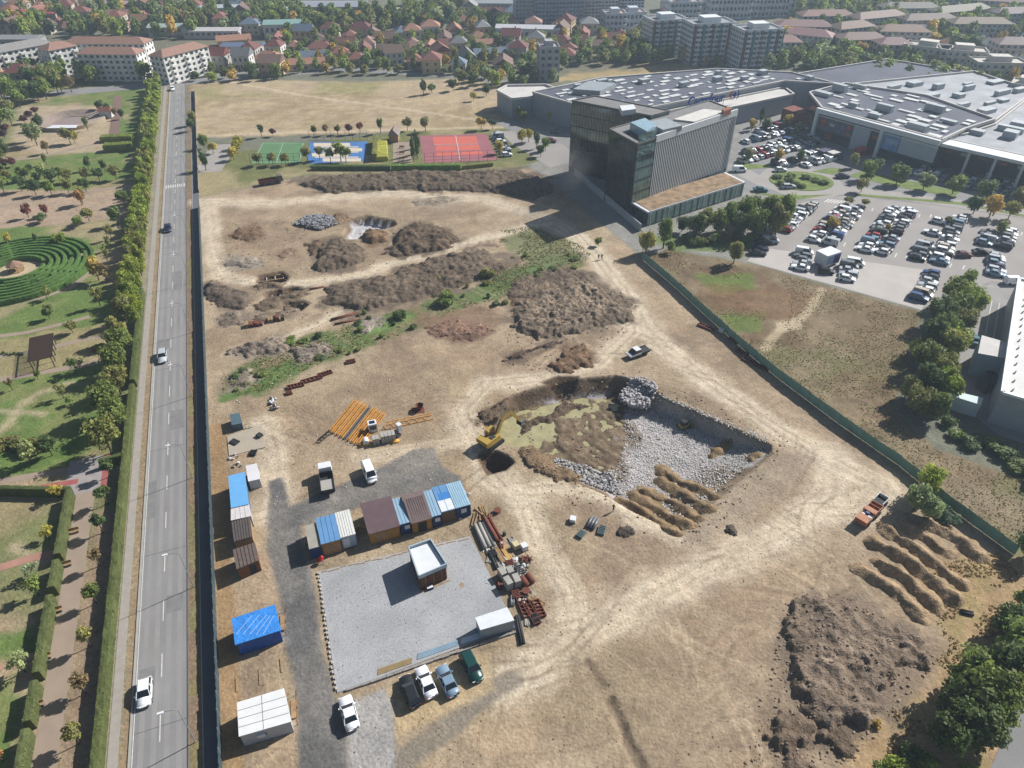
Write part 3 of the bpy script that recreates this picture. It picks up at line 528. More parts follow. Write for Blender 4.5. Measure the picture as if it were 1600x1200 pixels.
CR = {'big': [crown_mesh('crown', 3000, .085, 10 + i, lumps=24, lump_r=.38) for i in range(4)],
      'mid': [crown_mesh('crown', 1100, .13, 20 + i, lumps=18, lump_r=.42) for i in range(5)],
      'far': [crown_mesh('crown', 420, .2, 30 + i, lumps=13, lump_r=.46) for i in range(5)],
      'cone': [crown_mesh('crown', 900, .12, 40 + i, lumps=20, lump_r=.4, cone=.8) for i in range(3)],
      'thin': [crown_mesh('crown', 420, .12, 50 + i, lumps=12, lump_r=.36, fill=.6) for i in range(4)],
      'shrub': [crown_mesh('crown', 500, .17, 60 + i, lumps=10, lump_r=.5) for i in range(4)]}
def trunk_mesh(seed, limbs=4):
    rg = random.Random(seed); mb = MB(); mb.tube([(0, 0, -.05), (rg.uniform(-.02, .02), rg.uniform(-.02, .02), .35), (rg.uniform(-.05, .05), rg.uniform(-.05, .05), .85)], [.045, .034, .012], 7)
    for k in range(limbs):
        a = k * 6.28 / limbs + rg.uniform(-.5, .5); z = rg.uniform(.34, .55); r = rg.uniform(.16, .26)
        mb.tube([(0, 0, z), (math.cos(a) * r * .5, math.sin(a) * r * .5, z + .12), (math.cos(a) * r, math.sin(a) * r, z + .3)], [.02, .014, .005], 5)
    return mb.mesh('trunk', M_trunk)
TRUNKS = [trunk_mesh(i) for i in range(4)]
LC = {'green': C(110, 124, 62, 1.35), 'lime': C(128, 140, 58, 1.35), 'dark': C(82, 98, 56, 1.35), 'olive': C(124, 124, 70, 1.35), 'yellow': C(168, 158, 72, 1.35), 'gold': C(168, 144, 74, 1.35), 'orange': C(158, 122, 76, 1.35), 'red': C(118, 72, 60, 1.35), 'maroon': C(92, 56, 56, 1.35), 'pale': C(138, 148, 104, 1.35), 'bright': C(146, 156, 66, 1.35), 'blue': C(98, 116, 92, 1.35), 'brown': C(132, 116, 80, 1.35)}
rv = random.Random(99)
def tree(loc, h, r, kind='mid', col='green', label='tree', group=None, name='tree', cat='tree', low=.28, z=None):
    loc = Vector((loc[0], loc[1], z if z is not None else (loc[2] if len(loc) > 2 else 0)))
    t = thing(name, label, cat, loc, rv.uniform(0, 6.28), group)
    k = rv.uniform(.85, 1.15); c = LC[col] if isinstance(col, str) else col; c = (c[0] * k * rv.uniform(.93, 1.07), c[1] * k, c[2] * k * rv.uniform(.85, 1.15))
    inst('trunk', rv.choice(TRUNKS), t, sc=(h * .55, h * .55, h * .95))
    hz_ = h * (1 - low) / 2; inst('crown', rv.choice(CR[kind]), t, (0, 0, h - hz_ * .93), rv.uniform(0, 6.28), (r, r * rv.uniform(.88, 1.1), hz_), c)
    return t
def bush(loc, r, h, col='green', label='shrub', group=None, kind='shrub', name='shrub'):
    k = rv.uniform(.85, 1.15); c = LC[col] if isinstance(col, str) else col; c = tuple(x * k for x in c)
    o = inst(name, rv.choice(CR[kind]), None, (loc[0], loc[1], (loc[2] if len(loc) > 2 else 0) + h * .42), rv.uniform(0, 6.28), (r, r, h * .6), c); return tag(o, label, 'shrub', group)
def leafy_box(mb_len, w, h, dens, leaf, seed, arc=None):
    """clipped hedge: wavy core plus a skin of leaves; along x from 0 to length, or along an arc (radius, a0, a1)"""
    rg = random.Random(seed); V, Fc, val = [], [], []; n = max(2, int(mb_len / .8))
    def tr(x, y, z):
        if arc is None: return (x, y, z)
        r0, a0, a1 = arc; a = a0 + (a1 - a0) * x / mb_len; return ((r0 + y) * math.cos(a), (r0 + y) * math.sin(a), z)
    prof = [(-w / 2, 0), (-w / 2 * .98, h * .8), (-w / 2 * .86, h), (0, h * 1.02), (w / 2 * .86, h), (w / 2 * .98, h * .8), (w / 2, 0)]; k = len(prof)
    for i in range(n + 1):
        x = mb_len * i / n; j = rg.uniform(-.04, .04)
        for y, z in prof: V.append(tr(x, y + j + rg.uniform(-.03, .03), max(0, z + (rg.uniform(-.05, .05) if z > 0 else 0))))
    for i in range(n):
        for q in range(k - 1): Fc.append((i * k + q, (i + 1) * k + q, (i + 1) * k + q + 1, i * k + q + 1)); val.append(rg.uniform(.75, 1.1))
    for e in (0, n): Fc.append(tuple(e * k + q for q in range(k))); val.append(.9)
    for i in range(int(mb_len * (w + 2 * h) * dens)):
        x = rg.uniform(0, mb_len); u = rg.uniform(0, w + 2 * h)
        y, z, nr = (-w / 2, u, (0, -1, .3)) if u < h else ((w / 2, u - h, (0, 1, .3)) if u < 2 * h else (u - 2 * h - w / 2, h, (0, 0, 1)))
        nr = (Vector(nr) + Vector((rg.gauss(0, .5), rg.gauss(0, .5), rg.gauss(0, .4)))).normalized(); c = Vector((x, y, z)) + nr * .04; a = nr.orthogonal().normalized(); b = nr.cross(a); s = leaf * rg.uniform(.6, 1.3); o = len(V)
        V += [tr(*(c - a * s)), tr(*(c + b * s * .7)), tr(*(c + a * s)), tr(*(c - b * s * .7))]; Fc.append((o, o + 1, o + 2, o + 3)); val.append(rg.uniform(.7, 1.35))
    me = bpy.data.meshes.new('hedge'); me.from_pydata([tuple(v) for v in V], [], Fc); me.materials.append(M_leaf); at = me.attributes.new('v', 'FLOAT', 'FACE'); at.data.foreach_set('value', val); me.update(); return me
def hedge(p0, p1, w, h, label, col='green', dens=9, leaf=.12, name='hedge', parent=None, group=None, z=0):
    p0, p1 = Vector((p0[0], p0[1], z)), Vector((p1[0], p1[1], z)); d = p1 - p0
    o = inst(name, leafy_box(d.length, w, h, dens, leaf, rv.randint(0, 9999)), parent, p0, math.atan2(d.y, d.x), None, LC[col] if isinstance(col, str) else col)
    return tag(o, label, 'hedge', group) if parent is None else o
# ================================================================ VEHICLE LIBRARY
CK = {  # L, W, H, hood z, belt z, windscreen foot, roof front, roof rear, rear foot (fractions of length), boot z
    'hatchback': (4.05, 1.76, 1.48, .86, .96, .25, .06, -.36, -.475, .94), 'sedan': (4.65, 1.82, 1.44, .84, .94, .22, .05, -.22, -.37, .98), 'suv': (4.55, 1.86, 1.7, 1.02, 1.1, .26, .12, -.4, -.485, 1.08),
    'estate': (4.65, 1.8, 1.48, .86, .95, .23, .06, -.4, -.485, .94), 'van': (4.7, 1.88, 1.95, 1.02, 1.15, .36, .2, -.47, -.495, 1.14)}
def car_mbs(kind):
    L, W, H, zh, zb, xf, rf, rr, rb, zt = CK[kind]; w = W / 2; body = MB(); st = []
    prof = [(-.5, .82, zt * .72, .42), (-.485, .93, zt * .94, .3), (-.44, .97, zt, .24), (rb, .985, zt, .22), (-.2, 1, zb, .2), (0, 1, zb, .2), (xf, .99, zb * .99, .2), (xf + .06, .98, zh * 1.02, .2), (.4, .95, zh * .95, .22), (.47, .88, zh * .84, .26), (.5, .74, zh * .66, .38)]
    P = []
    for x, kw, z1, z0 in prof:
        q = w * kw; P += [(x * L, -q * .9, z0), (x * L, -q, z0 + .16), (x * L, -q, (z0 + z1) / 2 + .1), (x * L, -q * .9, z1), (x * L, 0, z1 + .03), (x * L, q * .9, z1), (x * L, q, (z0 + z1) / 2 + .1), (x * L, q, z0 + .16), (x * L, q * .9, z0)]
    n = 9; k = len(prof); body.add(P, [(i * n + j, i * n + (j + 1) % n, (i + 1) * n + (j + 1) % n, (i + 1) * n + j) for i in range(k - 1) for j in range(n)] + [tuple(range(n)), tuple(range((k - 1) * n, k * n))[::-1]])
    glass = MB(); b, t = w * .93, w * .76; z1 = H - .05
    glass.add([(rb * L, -b, zb - .06), (xf * L, -b, zb - .06), (xf * L, b, zb - .06), (rb * L, b, zb - .06), (rr * L, -t, z1), (rf * L, -t, z1), (rf * L, t, z1), (rr * L, t, z1)], [(4, 5, 6, 7), (0, 1, 5, 4), (1, 2, 6, 5), (2, 3, 7, 6), (3, 0, 4, 7)])
    roof = MB(); e = .03
    roof.add([(rr * L - e, -t - e, z1 - .03), (rf * L + e, -t - e, z1 - .03), (rf * L + e, t + e, z1 - .03), (rr * L - e, t + e, z1 - .03), (rr * L + .1, -t + .1, H), (rf * L - .1, -t + .1, H), (rf * L - .1, t - .1, H), (rr * L + .1, t - .1, H)], [(4, 5, 6, 7), (0, 1, 5, 4), (1, 2, 6, 5), (2, 3, 7, 6), (3, 0, 4, 7)])
    for sg in (-1, 1):
        for xa, xb in ((xf * L, rf * L), (rb * L, rr * L), ((xf + rb) / 2 * L, (rf + rr) / 2 * L)): roof.beam((xa, sg * (b + .01), zb - .05), (xb, sg * (t + .01), z1), .09, .05)
        if kind == 'van': roof.add([(-.08 * L, sg * (b + .02), zb), (rb * L, sg * (b + .02), zb), (rr * L, sg * (t + .02), z1), (-.08 * L, sg * (t + .02), z1)], [(0, 1, 2, 3) if sg > 0 else (3, 2, 1, 0)])
    if kind == 'van': roof.add([(rb * L - .02, -b, zb), (rb * L - .02, b, zb), (rr * L - .02, t, z1), (rr * L - .02, -t, z1)], [(3, 2, 1, 0)])
    wheels = [(sx * .31 * L - .02, sy * (w - .09)) for sx in (-1, 1) for sy in (-1, 1)]
    return body, glass, roof, wheels, (L, W, H, zh, zt)
def wheel_mb(r=.32, wd=.2, m=0, n=12): return MB().tube([(0, -wd / 2, 0), (0, wd / 2, 0)], r, n, m)
TYRE = wheel_mb().mesh('tyre', M_black); RIM = MB().tube([(0, -.11, 0), (0, .11, 0)], .19, 10).mesh('rim', M_grey)
CARM = {}
def car_meshes(kind):
    if kind in CARM: return CARM[kind]
    body, glass, roof, wheels, D = car_mbs(kind); L, W, H, zh, zt = D
    one = MB(); 
    for src, m in ((body, 0), (glass, 1), (roof, 0)): one.add(src.v, src.f, m)
    for x, y in wheels: one.tube([(x, y - .1, .32), (x, y + .1, .32)], .32, 9, 2)
    for sg in (-1, 1):
        one.box(L * .455, L * .492, sg * W * .34 - .16, sg * W * .34 + .16, zh * .62, zh * .8, 3); one.box(-L * .497, -L * .47, sg * W * .36 - .13, sg * W * .36 + .13, zt * .68, zt * .9, 4)
    CARM[kind] = (one.mesh('car', [M_paint, M_glass, M_black, M_lamp, M_tail]), body.mesh('body', M_paint, True), glass.mesh('glass', M_glass), roof.mesh('roof', M_paint), wheels, D); return CARM[kind]
PAINT = {'white': (.78, .79, .8), 'silver': (.42, .44, .46), 'grey': (.16, .17, .18), 'black': (.02, .021, .024), 'blue': (.03, .07, .2), 'red': (.3, .03, .03), 'dark green': (.01, .05, .045), 'dark blue': (.014, .02, .05), 'light blue': (.18, .26, .34), 'beige': (.45, .4, .32), 'maroon': (.12, .02, .03), 'teal': (.03, .12, .14)}
def car(loc, ang, kind, colr, label, group=None, name='car'):
    """near car with its parts"""
    t = thing(name, label, 'car', loc, ang, group); _, b, g, rf, wh, D = car_meshes(kind); L, W, H, zh, zt = D; c = PAINT[colr]
    inst('body', b, t, color=c); inst('glass', g, t); inst('roof', rf, t, color=c)
    for x, y in wh: w = inst('wheel', TYRE, t, (x, y, .32)); inst('rim', RIM, w)
    hb, tb = MB(), MB()
    for sg in (-1, 1):
        MB().box(L * .45, L * .49, sg * W * .34 - .17, sg * W * .34 + .17, zh * .62, zh * .82).build('headlight', M_lamp, t); MB().box(-L * .497, -L * .468, sg * W * .37 - .12, sg * W * .37 + .12, zt * .66, zt * .9).build('tail_light', M_tail, t)
        MB().box(L * .12, L * .16, sg * (W / 2 + .09) - .09, sg * (W / 2 + .09) + .09, zh + .06, zh + .2).build('mirror', M_paint, t, color=c)
    MB().box(L * .475, L * .503, -.26, .26, .42, .53).build('number_plate', M_white, t)
    return t
def simple_car(loc, ang, kind, colr, label, group): return tag(inst('car', car_meshes(kind)[0], None, loc, ang, None, PAINT[colr]), label, 'car', group)
# ================================================================ FENCE / LAMP / HEAP
def fence(pts, h, step, mat, name, label, wv=.25, postmat=None, postw=.08):
    pts = [Vector((p[0], p[1], 0)) for p in pts]; t = thing(name, label, 'fence', pts[0]); L = [0]
    for a, b in zip(pts[:-1], pts[1:]): L.append(L[-1] + (b - a).length)
    tot = L[-1]; n = int(tot / step); st = tot / n
    def at(d):
        for i in range(len(pts) - 1):
            if d <= L[i + 1] + 1e-6: return pts[i] + (pts[i + 1] - pts[i]) * ((d - L[i]) / (L[i + 1] - L[i]))
        return pts[-1]
    k = 6; meshes = []
    for j in range(4):
        mb = MB(); rg = random.Random(j); V = []
        for i in range(k + 1):
            y = 0 if i in (0, k) else rg.uniform(-.05, .05)
            V += [(st * i / k, y, .06), (st * i / k, y + rg.uniform(-.03, .03), h * rg.uniform(.97, 1.0)), (st * i / k, y + .02, .06), (st * i / k, y + .02, h * .98)]
        mb.add(V, [f for i in range(k) for f in ((i * 4, i * 4 + 4, i * 4 + 5, i * 4 + 1), (i * 4 + 2, i * 4 + 3, i * 4 + 7, i * 4 + 6), (i * 4 + 1, i * 4 + 5, i * 4 + 7, i * 4 + 3))]); meshes.append(mb.mesh('panel', mat))
    post = MB().box(-postw / 2, postw / 2, -postw / 2, postw / 2, -.2, h + .06).mesh('post', postmat or M_grey)
    for i in range(n):
        a, b = at(i * st), at((i + 1) * st); d = b - a
        inst('panel', meshes[i % 4], t, (a - pts[0]) + Vector((0, 0, max(0, gz(a.x, a.y)))), math.atan2(d.y, d.x), (d.length / st * .99, 1, random.uniform(.95, 1.03))); inst('post', post, t, a - pts[0], math.atan2(d.y, d.x))
    return t
def heap(pts, H, w, amp, col, label, name='soil_heap', cat='soil heap', step=.35, rough=1.0, col2=None, seed=None, z0=0.0, ridge=None, mat=None, group=None, flat=False):
    """mound of loose soil filling a plan outline"""
    seed = seed if seed is not None else random.randint(0, 9999); xs_ = [p[0] for p in pts]; ys_ = [p[1] for p in pts]
    X, Y = np.meshgrid(np.arange(min(xs_) - 1, max(xs_) + 1, step), np.arange(min(ys_) - 1, max(ys_) + 1, step))
    wx, wy = fbm(X, Y, 3.4, 4, seed), fbm(X, Y, 3.4, 4, seed + 5); d = sdist(X + wx * rough * 2.3 + .8 * fbm(X, Y, 1.1, 2, seed + 61), Y + wy * rough * 2.3 + .8 * fbm(X, Y, 1.1, 2, seed + 67), pts)
    prof = np.clip(d / w, 0, 1) ** .8 if flat else 1 - np.exp(-np.clip(d, 0, None) / w)
    n1 = fbm(X, Y, 4.5 * rough, 3, seed + 9); n2 = fbm(X, Y, 2.0, 5, seed + 13); n3 = fbm(X, Y, .8, 2, seed + 17); n4 = 1 - 2 * np.abs(fbm(X, Y, 1.3, 2, seed + 21))
    Z = z0 - .12 + prof * (H * (1 + .5 * n1) + amp * (.75 * n2 + .22 * n4)) + np.clip(d, 0, .6) * amp * .55 * n3 + np.clip(d, 0, .3) * .4
    c = np.empty(X.shape + (3,)); c[:] = col; k = sst(-.1, .5, n1)[..., None]; c = c * (1 - .35 * k) + np.array(col2 or tuple(x * 1.35 for x in col)) * .35 * k; c *= (1 + .35 * n2 + .2 * n3)[..., None]
    if flat:
        for q in range(5):
            a = random.uniform(0, 3.1); st = np.sin((X * math.cos(a) + Y * math.sin(a) + 1.5 * wx) * 2 * math.pi / 1.1); mk = sst(.1, .5, fbm(X, Y, 9, 2, seed + 40 + q)) * sst(w, w * 2, d); Z += mk * .1 * st; c *= (1 + .3 * mk * (.5 + .5 * st))[..., None]
    o = tag(inst(name, grid_mesh(name, X, Y, Z, c, d > -.25, mat or M_soil)), label, cat, group)
    rg = np.random.default_rng(seed); jj, ii = np.nonzero(d > .1); n = min(700, len(jj) // 6); Vs, Fs = [], []
    for q, m in enumerate(rg.choice(len(jj), n, replace=False)):
        V, Fc = ROCKS[q % 6]; r = .05 + .2 * rg.random() ** 2.5; Vs.append(np.array(V) * r * np.array([1, .8, .7]) + np.array([X[jj[m], ii[m]], Y[jj[m], ii[m]], Z[jj[m], ii[m]] + r * .2])); Fs += [tuple(v + q * len(V) for v in f) for f in Fc]
    if n:
        me = bpy.data.meshes.new('clods'); me.from_pydata(np.concatenate(Vs).tolist(), [], Fs); me.materials.append(M_clodc); inst('clods', me, o, color=tuple(x * 1.5 for x in col))['kind'] = 'stuff'
    return o
def rock_mesh(seed):
    rg = random.Random(seed); bm = bmesh.new(); bmesh.ops.create_icosphere(bm, subdivisions=1, radius=1)
    V = [tuple(v.co * rg.uniform(.65, 1.2)) for v in bm.verts]; Fc = [tuple(v.index for v in f.verts) for f in bm.faces]; bm.free(); return V, Fc
ROCKS = [rock_mesh(i) for i in range(6)]
def rubble(name, label, cat, pts, n, r0, r1, mat, hfun, group=None, parent=None):
    """uncountable loose stones as one object: numpy copies of a few rocks inside an outline"""
    rg = np.random.default_rng(abs(hash(name + label)) % 9999 if False else len(label) * 131 + n); P = np.array([p[:2] for p in pts]); lo, hi = P.min(0), P.max(0); Vs, Fs = [], []; off = 0; c = 0
    cand = rg.uniform(lo, hi, (n * 3, 2)); ok = sdist(cand[:, 0], cand[:, 1], pts) > .15; cand = cand[ok][:n]
    for i, (x, y) in enumerate(cand):
        V, Fc = ROCKS[i % 6]; r = r0 + (r1 - r0) * rg.random() ** 2.5; a = rg.uniform(0, 6.28); v = np.array(V) * r * np.array([1, rg.uniform(.6, 1), rg.uniform(.45, .8)])
        ca, sa = math.cos(a), math.sin(a); v = np.stack([v[:, 0] * ca - v[:, 1] * sa + x, v[:, 0] * sa + v[:, 1] * ca + y, v[:, 2] + hfun(x, y) + r * .2], 1); Vs.append(v); Fs += [tuple(q + off for q in f) for f in Fc]; off += len(V)
    me = bpy.data.meshes.new(name); me.from_pydata(np.concatenate(Vs).tolist(), [], Fs); me.materials.append(mat); me.update(); o = inst(name, me, parent); o['kind'] = 'stuff'
    if parent is None: tag(o, label, cat, group)
    return o
# ================================================================ ROADSIDE: lamps, net fence, hedges, trees
fence([R(s, 10.25) for s in np.linspace(-60, 168, 40)], 2.1, 2.5, M_net, 'net_fence', 'long dark blue-grey net fence between sidewalk and building site', postmat=pm('pale_post', C(150, 160, 165)))
fence([R(s, 10.25) for s in np.linspace(180, 300, 30)], 1.4, 3.0, pm('old_concrete', C(150, 142, 132)), 'concrete_fence', 'low pale concrete fence along the far dry field')
lampm = MB().tube([(0, 0, -.2), (0, 0, 7.6)], [.07, .045], 8).mesh('pole', pm('galvanised', C(160, 164, 166), .5, .05)); armm = MB().tube([(0, 0, 7.55), (-.5, 0, 7.9), (-1.5, 0, 8.05)], .035, 6).mesh('arm', M_grey)
headm = MB().box(-2.1, -1.4, -.14, .14, 7.98, 8.1).mesh('lamp_head', M_white)
LAMP_S = [0.5 + 24 * k for k in range(13)]
for k, s in enumerate(LAMP_S):
    t = thing('street_lamp', f'tall grey street lamp on the site side of the road, {ordn(k)} from the near end', 'street lamp', R(s, 7.3), math.atan2(RN.y, RN.x), 'street lamps along the road')
    inst('pole', lampm, t); inst('arm', armm, t); inst('lamp_head', headm, t)
# hedges
hedge(R(-60, -3.35), R(78, -3.35), 1.0, 2.0, 'long clipped hedge along the park sidewalk beside the near road', C(104, 112, 66, 1.0), 8, .11)
hedge(R(79.5, -3.35), R(118, -3.35), 1.0, 2.0, 'shorter clipped hedge continuing up the road under the big trees', C(100, 110, 64, 1.0), 6, .13)
for a, b, lb in ((-60, 8, 'clipped hedge left of the promenade at the bottom edge'), (9, 14.6, 'short clipped hedge block above the brick path'), (15.8, 28.4, 'clipped hedge left of the promenade, middle stretch'), (29.8, 35, 'short clipped hedge block below the red path hedge'), (36.2, 50.4, 'clipped hedge left of the promenade, uppermost stretch')):
    hedge(R(a, -11.5), R(b, -11.5), 1.0, 2.1, lb, C(106, 114, 70, 1.0), 9, .11)
hedge(R(51, -11.5), G(-40, 772), .9, 1.8, 'clipped cross hedge above the red path', C(94, 108, 62, 1.0), 8, .11)
hedge(R(56.4, -7.6), R(56.9, -3.9), .9, 1.9, 'short dark hedge crossing from the plaza to the sidewalk', 'dark', 9, .11)
for k, (u, v, c) in enumerate(((173, 745, 'dark'), (168, 788, 'dark'), (162, 832, 'dark'), (157, 884, 'brown'), (152, 943, 'green'), (142, 1010, 'olive'), (135, 1083, 'brown'), (124, 1162, 'olive'))):
    tree(G(u, v), rv.uniform(3.9, 4.3), rv.uniform(1.15, 1.4), 'mid', c, f'small round-crowned tree between promenade and hedge, {ordn(7 - k)} from the bottom', 'small promenade trees', low=.42)
big = [(60, -6.2, 8.2, 3.4), (66, -5.4, 7.6, 3.2), (71, -7.0, 8.2, 3.6), (78, -5.8, 7.2, 3.0), (85, -6.4, 7.8, 3.2), (91, -5.6, 8.0, 3.4), (98, -6.8, 6.4, 2.6)]
for k, (s, q, h, r) in enumerate(big): tree(R(s, q), h, r, 'big', 'green' if k % 3 else 'olive', f'large leafy green tree at the near end of the roadside row, {ordn(k)} from the promenade', 'large roadside trees', low=.2)
rows = []
for j, q in enumerate((-4.2, -6.4)):
    for s in np.arange(104 + j * 2.2, 310, 4.9): rows.append((s, q + rv.uniform(-.4, .4), j))
for j in (0, 1):
    for k, (s, q, _) in enumerate([r_ for r_ in rows if r_[2] == j]):
        tree(R(s + rv.uniform(-.5, .5), q), rv.uniform(5.4, 7.4), rv.uniform(1.7, 2.3), 'big' if s < 150 else 'mid' if s < 225 else 'far', rv.choice(('lime', 'lime', 'lime', 'olive')), f"yellow-green tree in the {'road' if j == 0 else 'park'} side line of the roadside avenue, {ordn(k)} from the near end", 'avenue trees along the road', low=.12)
# ================================================================ PARK
mc = G(28, 424); mz = thing('hedge_maze', 'circular hedge maze of concentric clipped rings with a gazebo in its centre', 'hedge maze', mc)
for k, r in enumerate((6.3, 7.9, 9.5, 11.1, 12.7, 14.3, 15.9, 17.5)):
    gaps = sorted(rv.uniform(0, 6.28) for _ in range(2 if k < 7 else 1)); ang = gaps[0] + .8 / r; end = gaps[0] + 6.283 - .8 / r
    segs = [(ang, end)] if len(gaps) == 1 else [(gaps[0] + .8 / r, gaps[1] - .8 / r), (gaps[1] + .8 / r, gaps[0] + 6.283 - .8 / r)]
    for a0, a1 in segs:
        if a1 - a0 > .1: inst('hedge_ring', leafy_box((a1 - a0) * r, .78, 1.35, 8, .12, rv.randint(0, 999), (r, a0, a1)), mz, color=C(92, 122, 62, 1.3))
for a in (-.12, 2.2, 4.1): 
    m = leafy_box(11, .7, 1.3, 7, .12, rv.randint(0, 999)); inst('hedge_spoke', m, mz, (math.cos(a) * 6.4, math.sin(a) * 6.4, 0), a, None, C(92, 122, 62, 1.3))
sheet('maze_court', [(mc.x + 5.6 * math.cos(k * .3), mc.y + 5.6 * math.sin(k * .3)) for k in range(21)], .03, pm('maze_gravel', C(190, 172, 140)), 'pale gravel court in the middle of the maze')
gz_ = thing('gazebo', 'wooden gazebo with pointed brown roof in the middle of the hedge maze', 'gazebo', mc + Vector((-.5, 0.4, 0))); gz_.scale = (.8, .8, .72)
n = 8; MB().add([(2.5 * math.cos(k * math.pi / 4), 2.5 * math.sin(k * math.pi / 4), 2.4) for k in range(n)] + [(0, 0, 4.0)] + [(2.5 * math.cos(k * math.pi / 4), 2.5 * math.sin(k * math.pi / 4), 2.28) for k in range(n)], [(k, (k + 1) % n, n) for k in range(n)] + [(n + 1 + k, n + 1 + (k + 1) % n, (k + 1) % n, k) for k in range(n)]).build('roof', pm('gazebo_roof', C(150, 118, 100), .9, .2, 2), gz_)
for k in range(n): MB().box(-.07, .07, -.07, .07, 0, 2.35).build('post', M_wood, gz_, loc=(2.2 * math.cos(k * math.pi / 4), 2.2 * math.sin(k * math.pi / 4), 0))
MB().prism([(2.4 * math.cos(k * math.pi / 4), 2.4 * math.sin(k * math.pi / 4)) for k in range(n)], .035, .2).build('floor', M_wood, gz_)
# pergola
pe = thing('pergola', 'dark wooden pergola with slatted roof between two park paths', 'pergola', G(70, 578)); ax = (G(86, 540) - G(84, 578)); ang = math.atan2(ax.y, ax.x); pe.rotation_euler = (0, 0, ang); M_pw = pm('pergola_wood', C(92, 74, 64), .85, .2, 3)
LP = ax.length
for y in (-1.9, 1.9): MB().box(-.2, LP + .2, y - .07, y + .07, 2.4, 2.58).build('beam', M_pw, pe)
for x in np.linspace(.3, LP - .3, 5):
    for y in (-1.9, 1.9): MB().box(x - .08, x + .08, y - .08, y + .08, 0, 2.4).build('post', M_pw, pe)
sl_m = MB().box(-.05, .05, -2.3, 2.3, 2.585, 2.7).mesh('slat', M_pw)
for x in np.arange(0, LP, .28): inst('slat', sl_m, pe, (x, 0, 0))
# benches beside the paths
def bench(loc, ang, label):
    t = thing('bench', label, 'bench', loc, ang, 'park benches'); MB().box(-.9, .9, -.22, .22, .42, .48).build('seat', M_wood, t); MB().box(-.9, .9, .22, .27, .5, .95).build('backrest', M_wood, t)
    for x in (-.75, .75): MB().box(x - .05, x + .05, -.2, .25, 0, .42).build('leg', M_grey, t)
for k, (u, v) in enumerate(((115, 833), (103, 885), (88, 957), (70, 1030), (58, 1105))): bench(G(u, v), ROADANG + math.pi / 2 + math.pi, f'wooden bench against the left promenade hedge, {ordn(k)} from the top')
# arena: sunken oval with stone rim
ac = G(112, 190); ar = thing('round_arena', 'oval stone arena with raised rim in the upper park', 'arena', ac); rx, ry = (G(162, 190) - ac).length, (G(112, 176) - ac).length * .95
def ring(r0, r1, z0, z1, n=40, a0=0, a1=6.2832):
    mb = MB()
    for k in range(n):
        q0, q1 = a0 + (a1 - a0) * k / n, a0 + (a1 - a0) * (k + 1) / n; P = []
        for z in (z0, z1):
            for q in (q0, q1):
                for r in (r0, r1): P.append((rx * r * math.cos(q), ry * r * math.sin(q), z))
        mb.add(P, [(4, 5, 7, 6), (0, 2, 6, 4), (1, 5, 7, 3)])
    return mb
ring(.93, 1.0, 0, 1.3).build('rim_wall', pm('arena_stone', C(176, 160, 138), .9, .12, 1), ar)
for k in range(5): ring(.93 - .08 * (k + 1), .93 - .08 * k, 0, 1.1 - .2 * k).build('step', pm('arena_step', C(168, 150, 138), .9, .1, 1), ar)
MB().prism([(rx * .54 * math.cos(k * .2), ry * .54 * math.sin(k * .2)) for k in range(31)], 0, .06).build('floor', pm('arena_floor', C(150, 134, 128), .9, .1, 1), ar)
MB().prism([(-3, -ry * 1.02), (8, -ry * .99), (7, -ry * .72), (-2, -ry * .72)], 1.32, 1.44).build('stage_canopy', M_white, ar)
# clipped feature hedges
for (u0, v0, u1, v1, h, lb) in ((160, 221, 208, 219, 2.0, 'tall bright clipped hedge below the boardwalk, upper of two'), (165, 236, 208, 233, 2.4, 'tall bright clipped hedge below the boardwalk, lower of two')):
    hedge(G(u0, v0), G(u1, v1), 3.6, h, lb, C(128, 140, 62, 1.0), 4, .25)
# signs / small kiosk
kb = G(168, 183); t = thing('park_pavilion', 'small white and brown park pavilion beside the boardwalk', 'pavilion', kb); MB().box(-2, 2, -1.6, 1.6, 0, 2.6).build('wall', M_white, t); MB().add([(-2.4, -2, 2.6), (2.4, -2, 2.6), (2.4, 2, 2.6), (-2.4, 2, 2.6), (-2.4, 0, 4), (2.4, 0, 4)], [(0, 1, 5, 4), (2, 3, 4, 5), (0, 4, 3), (1, 2, 5)]).build('roof', pm('brown_roof', C(150, 100, 82), .85, .15, 2), t)
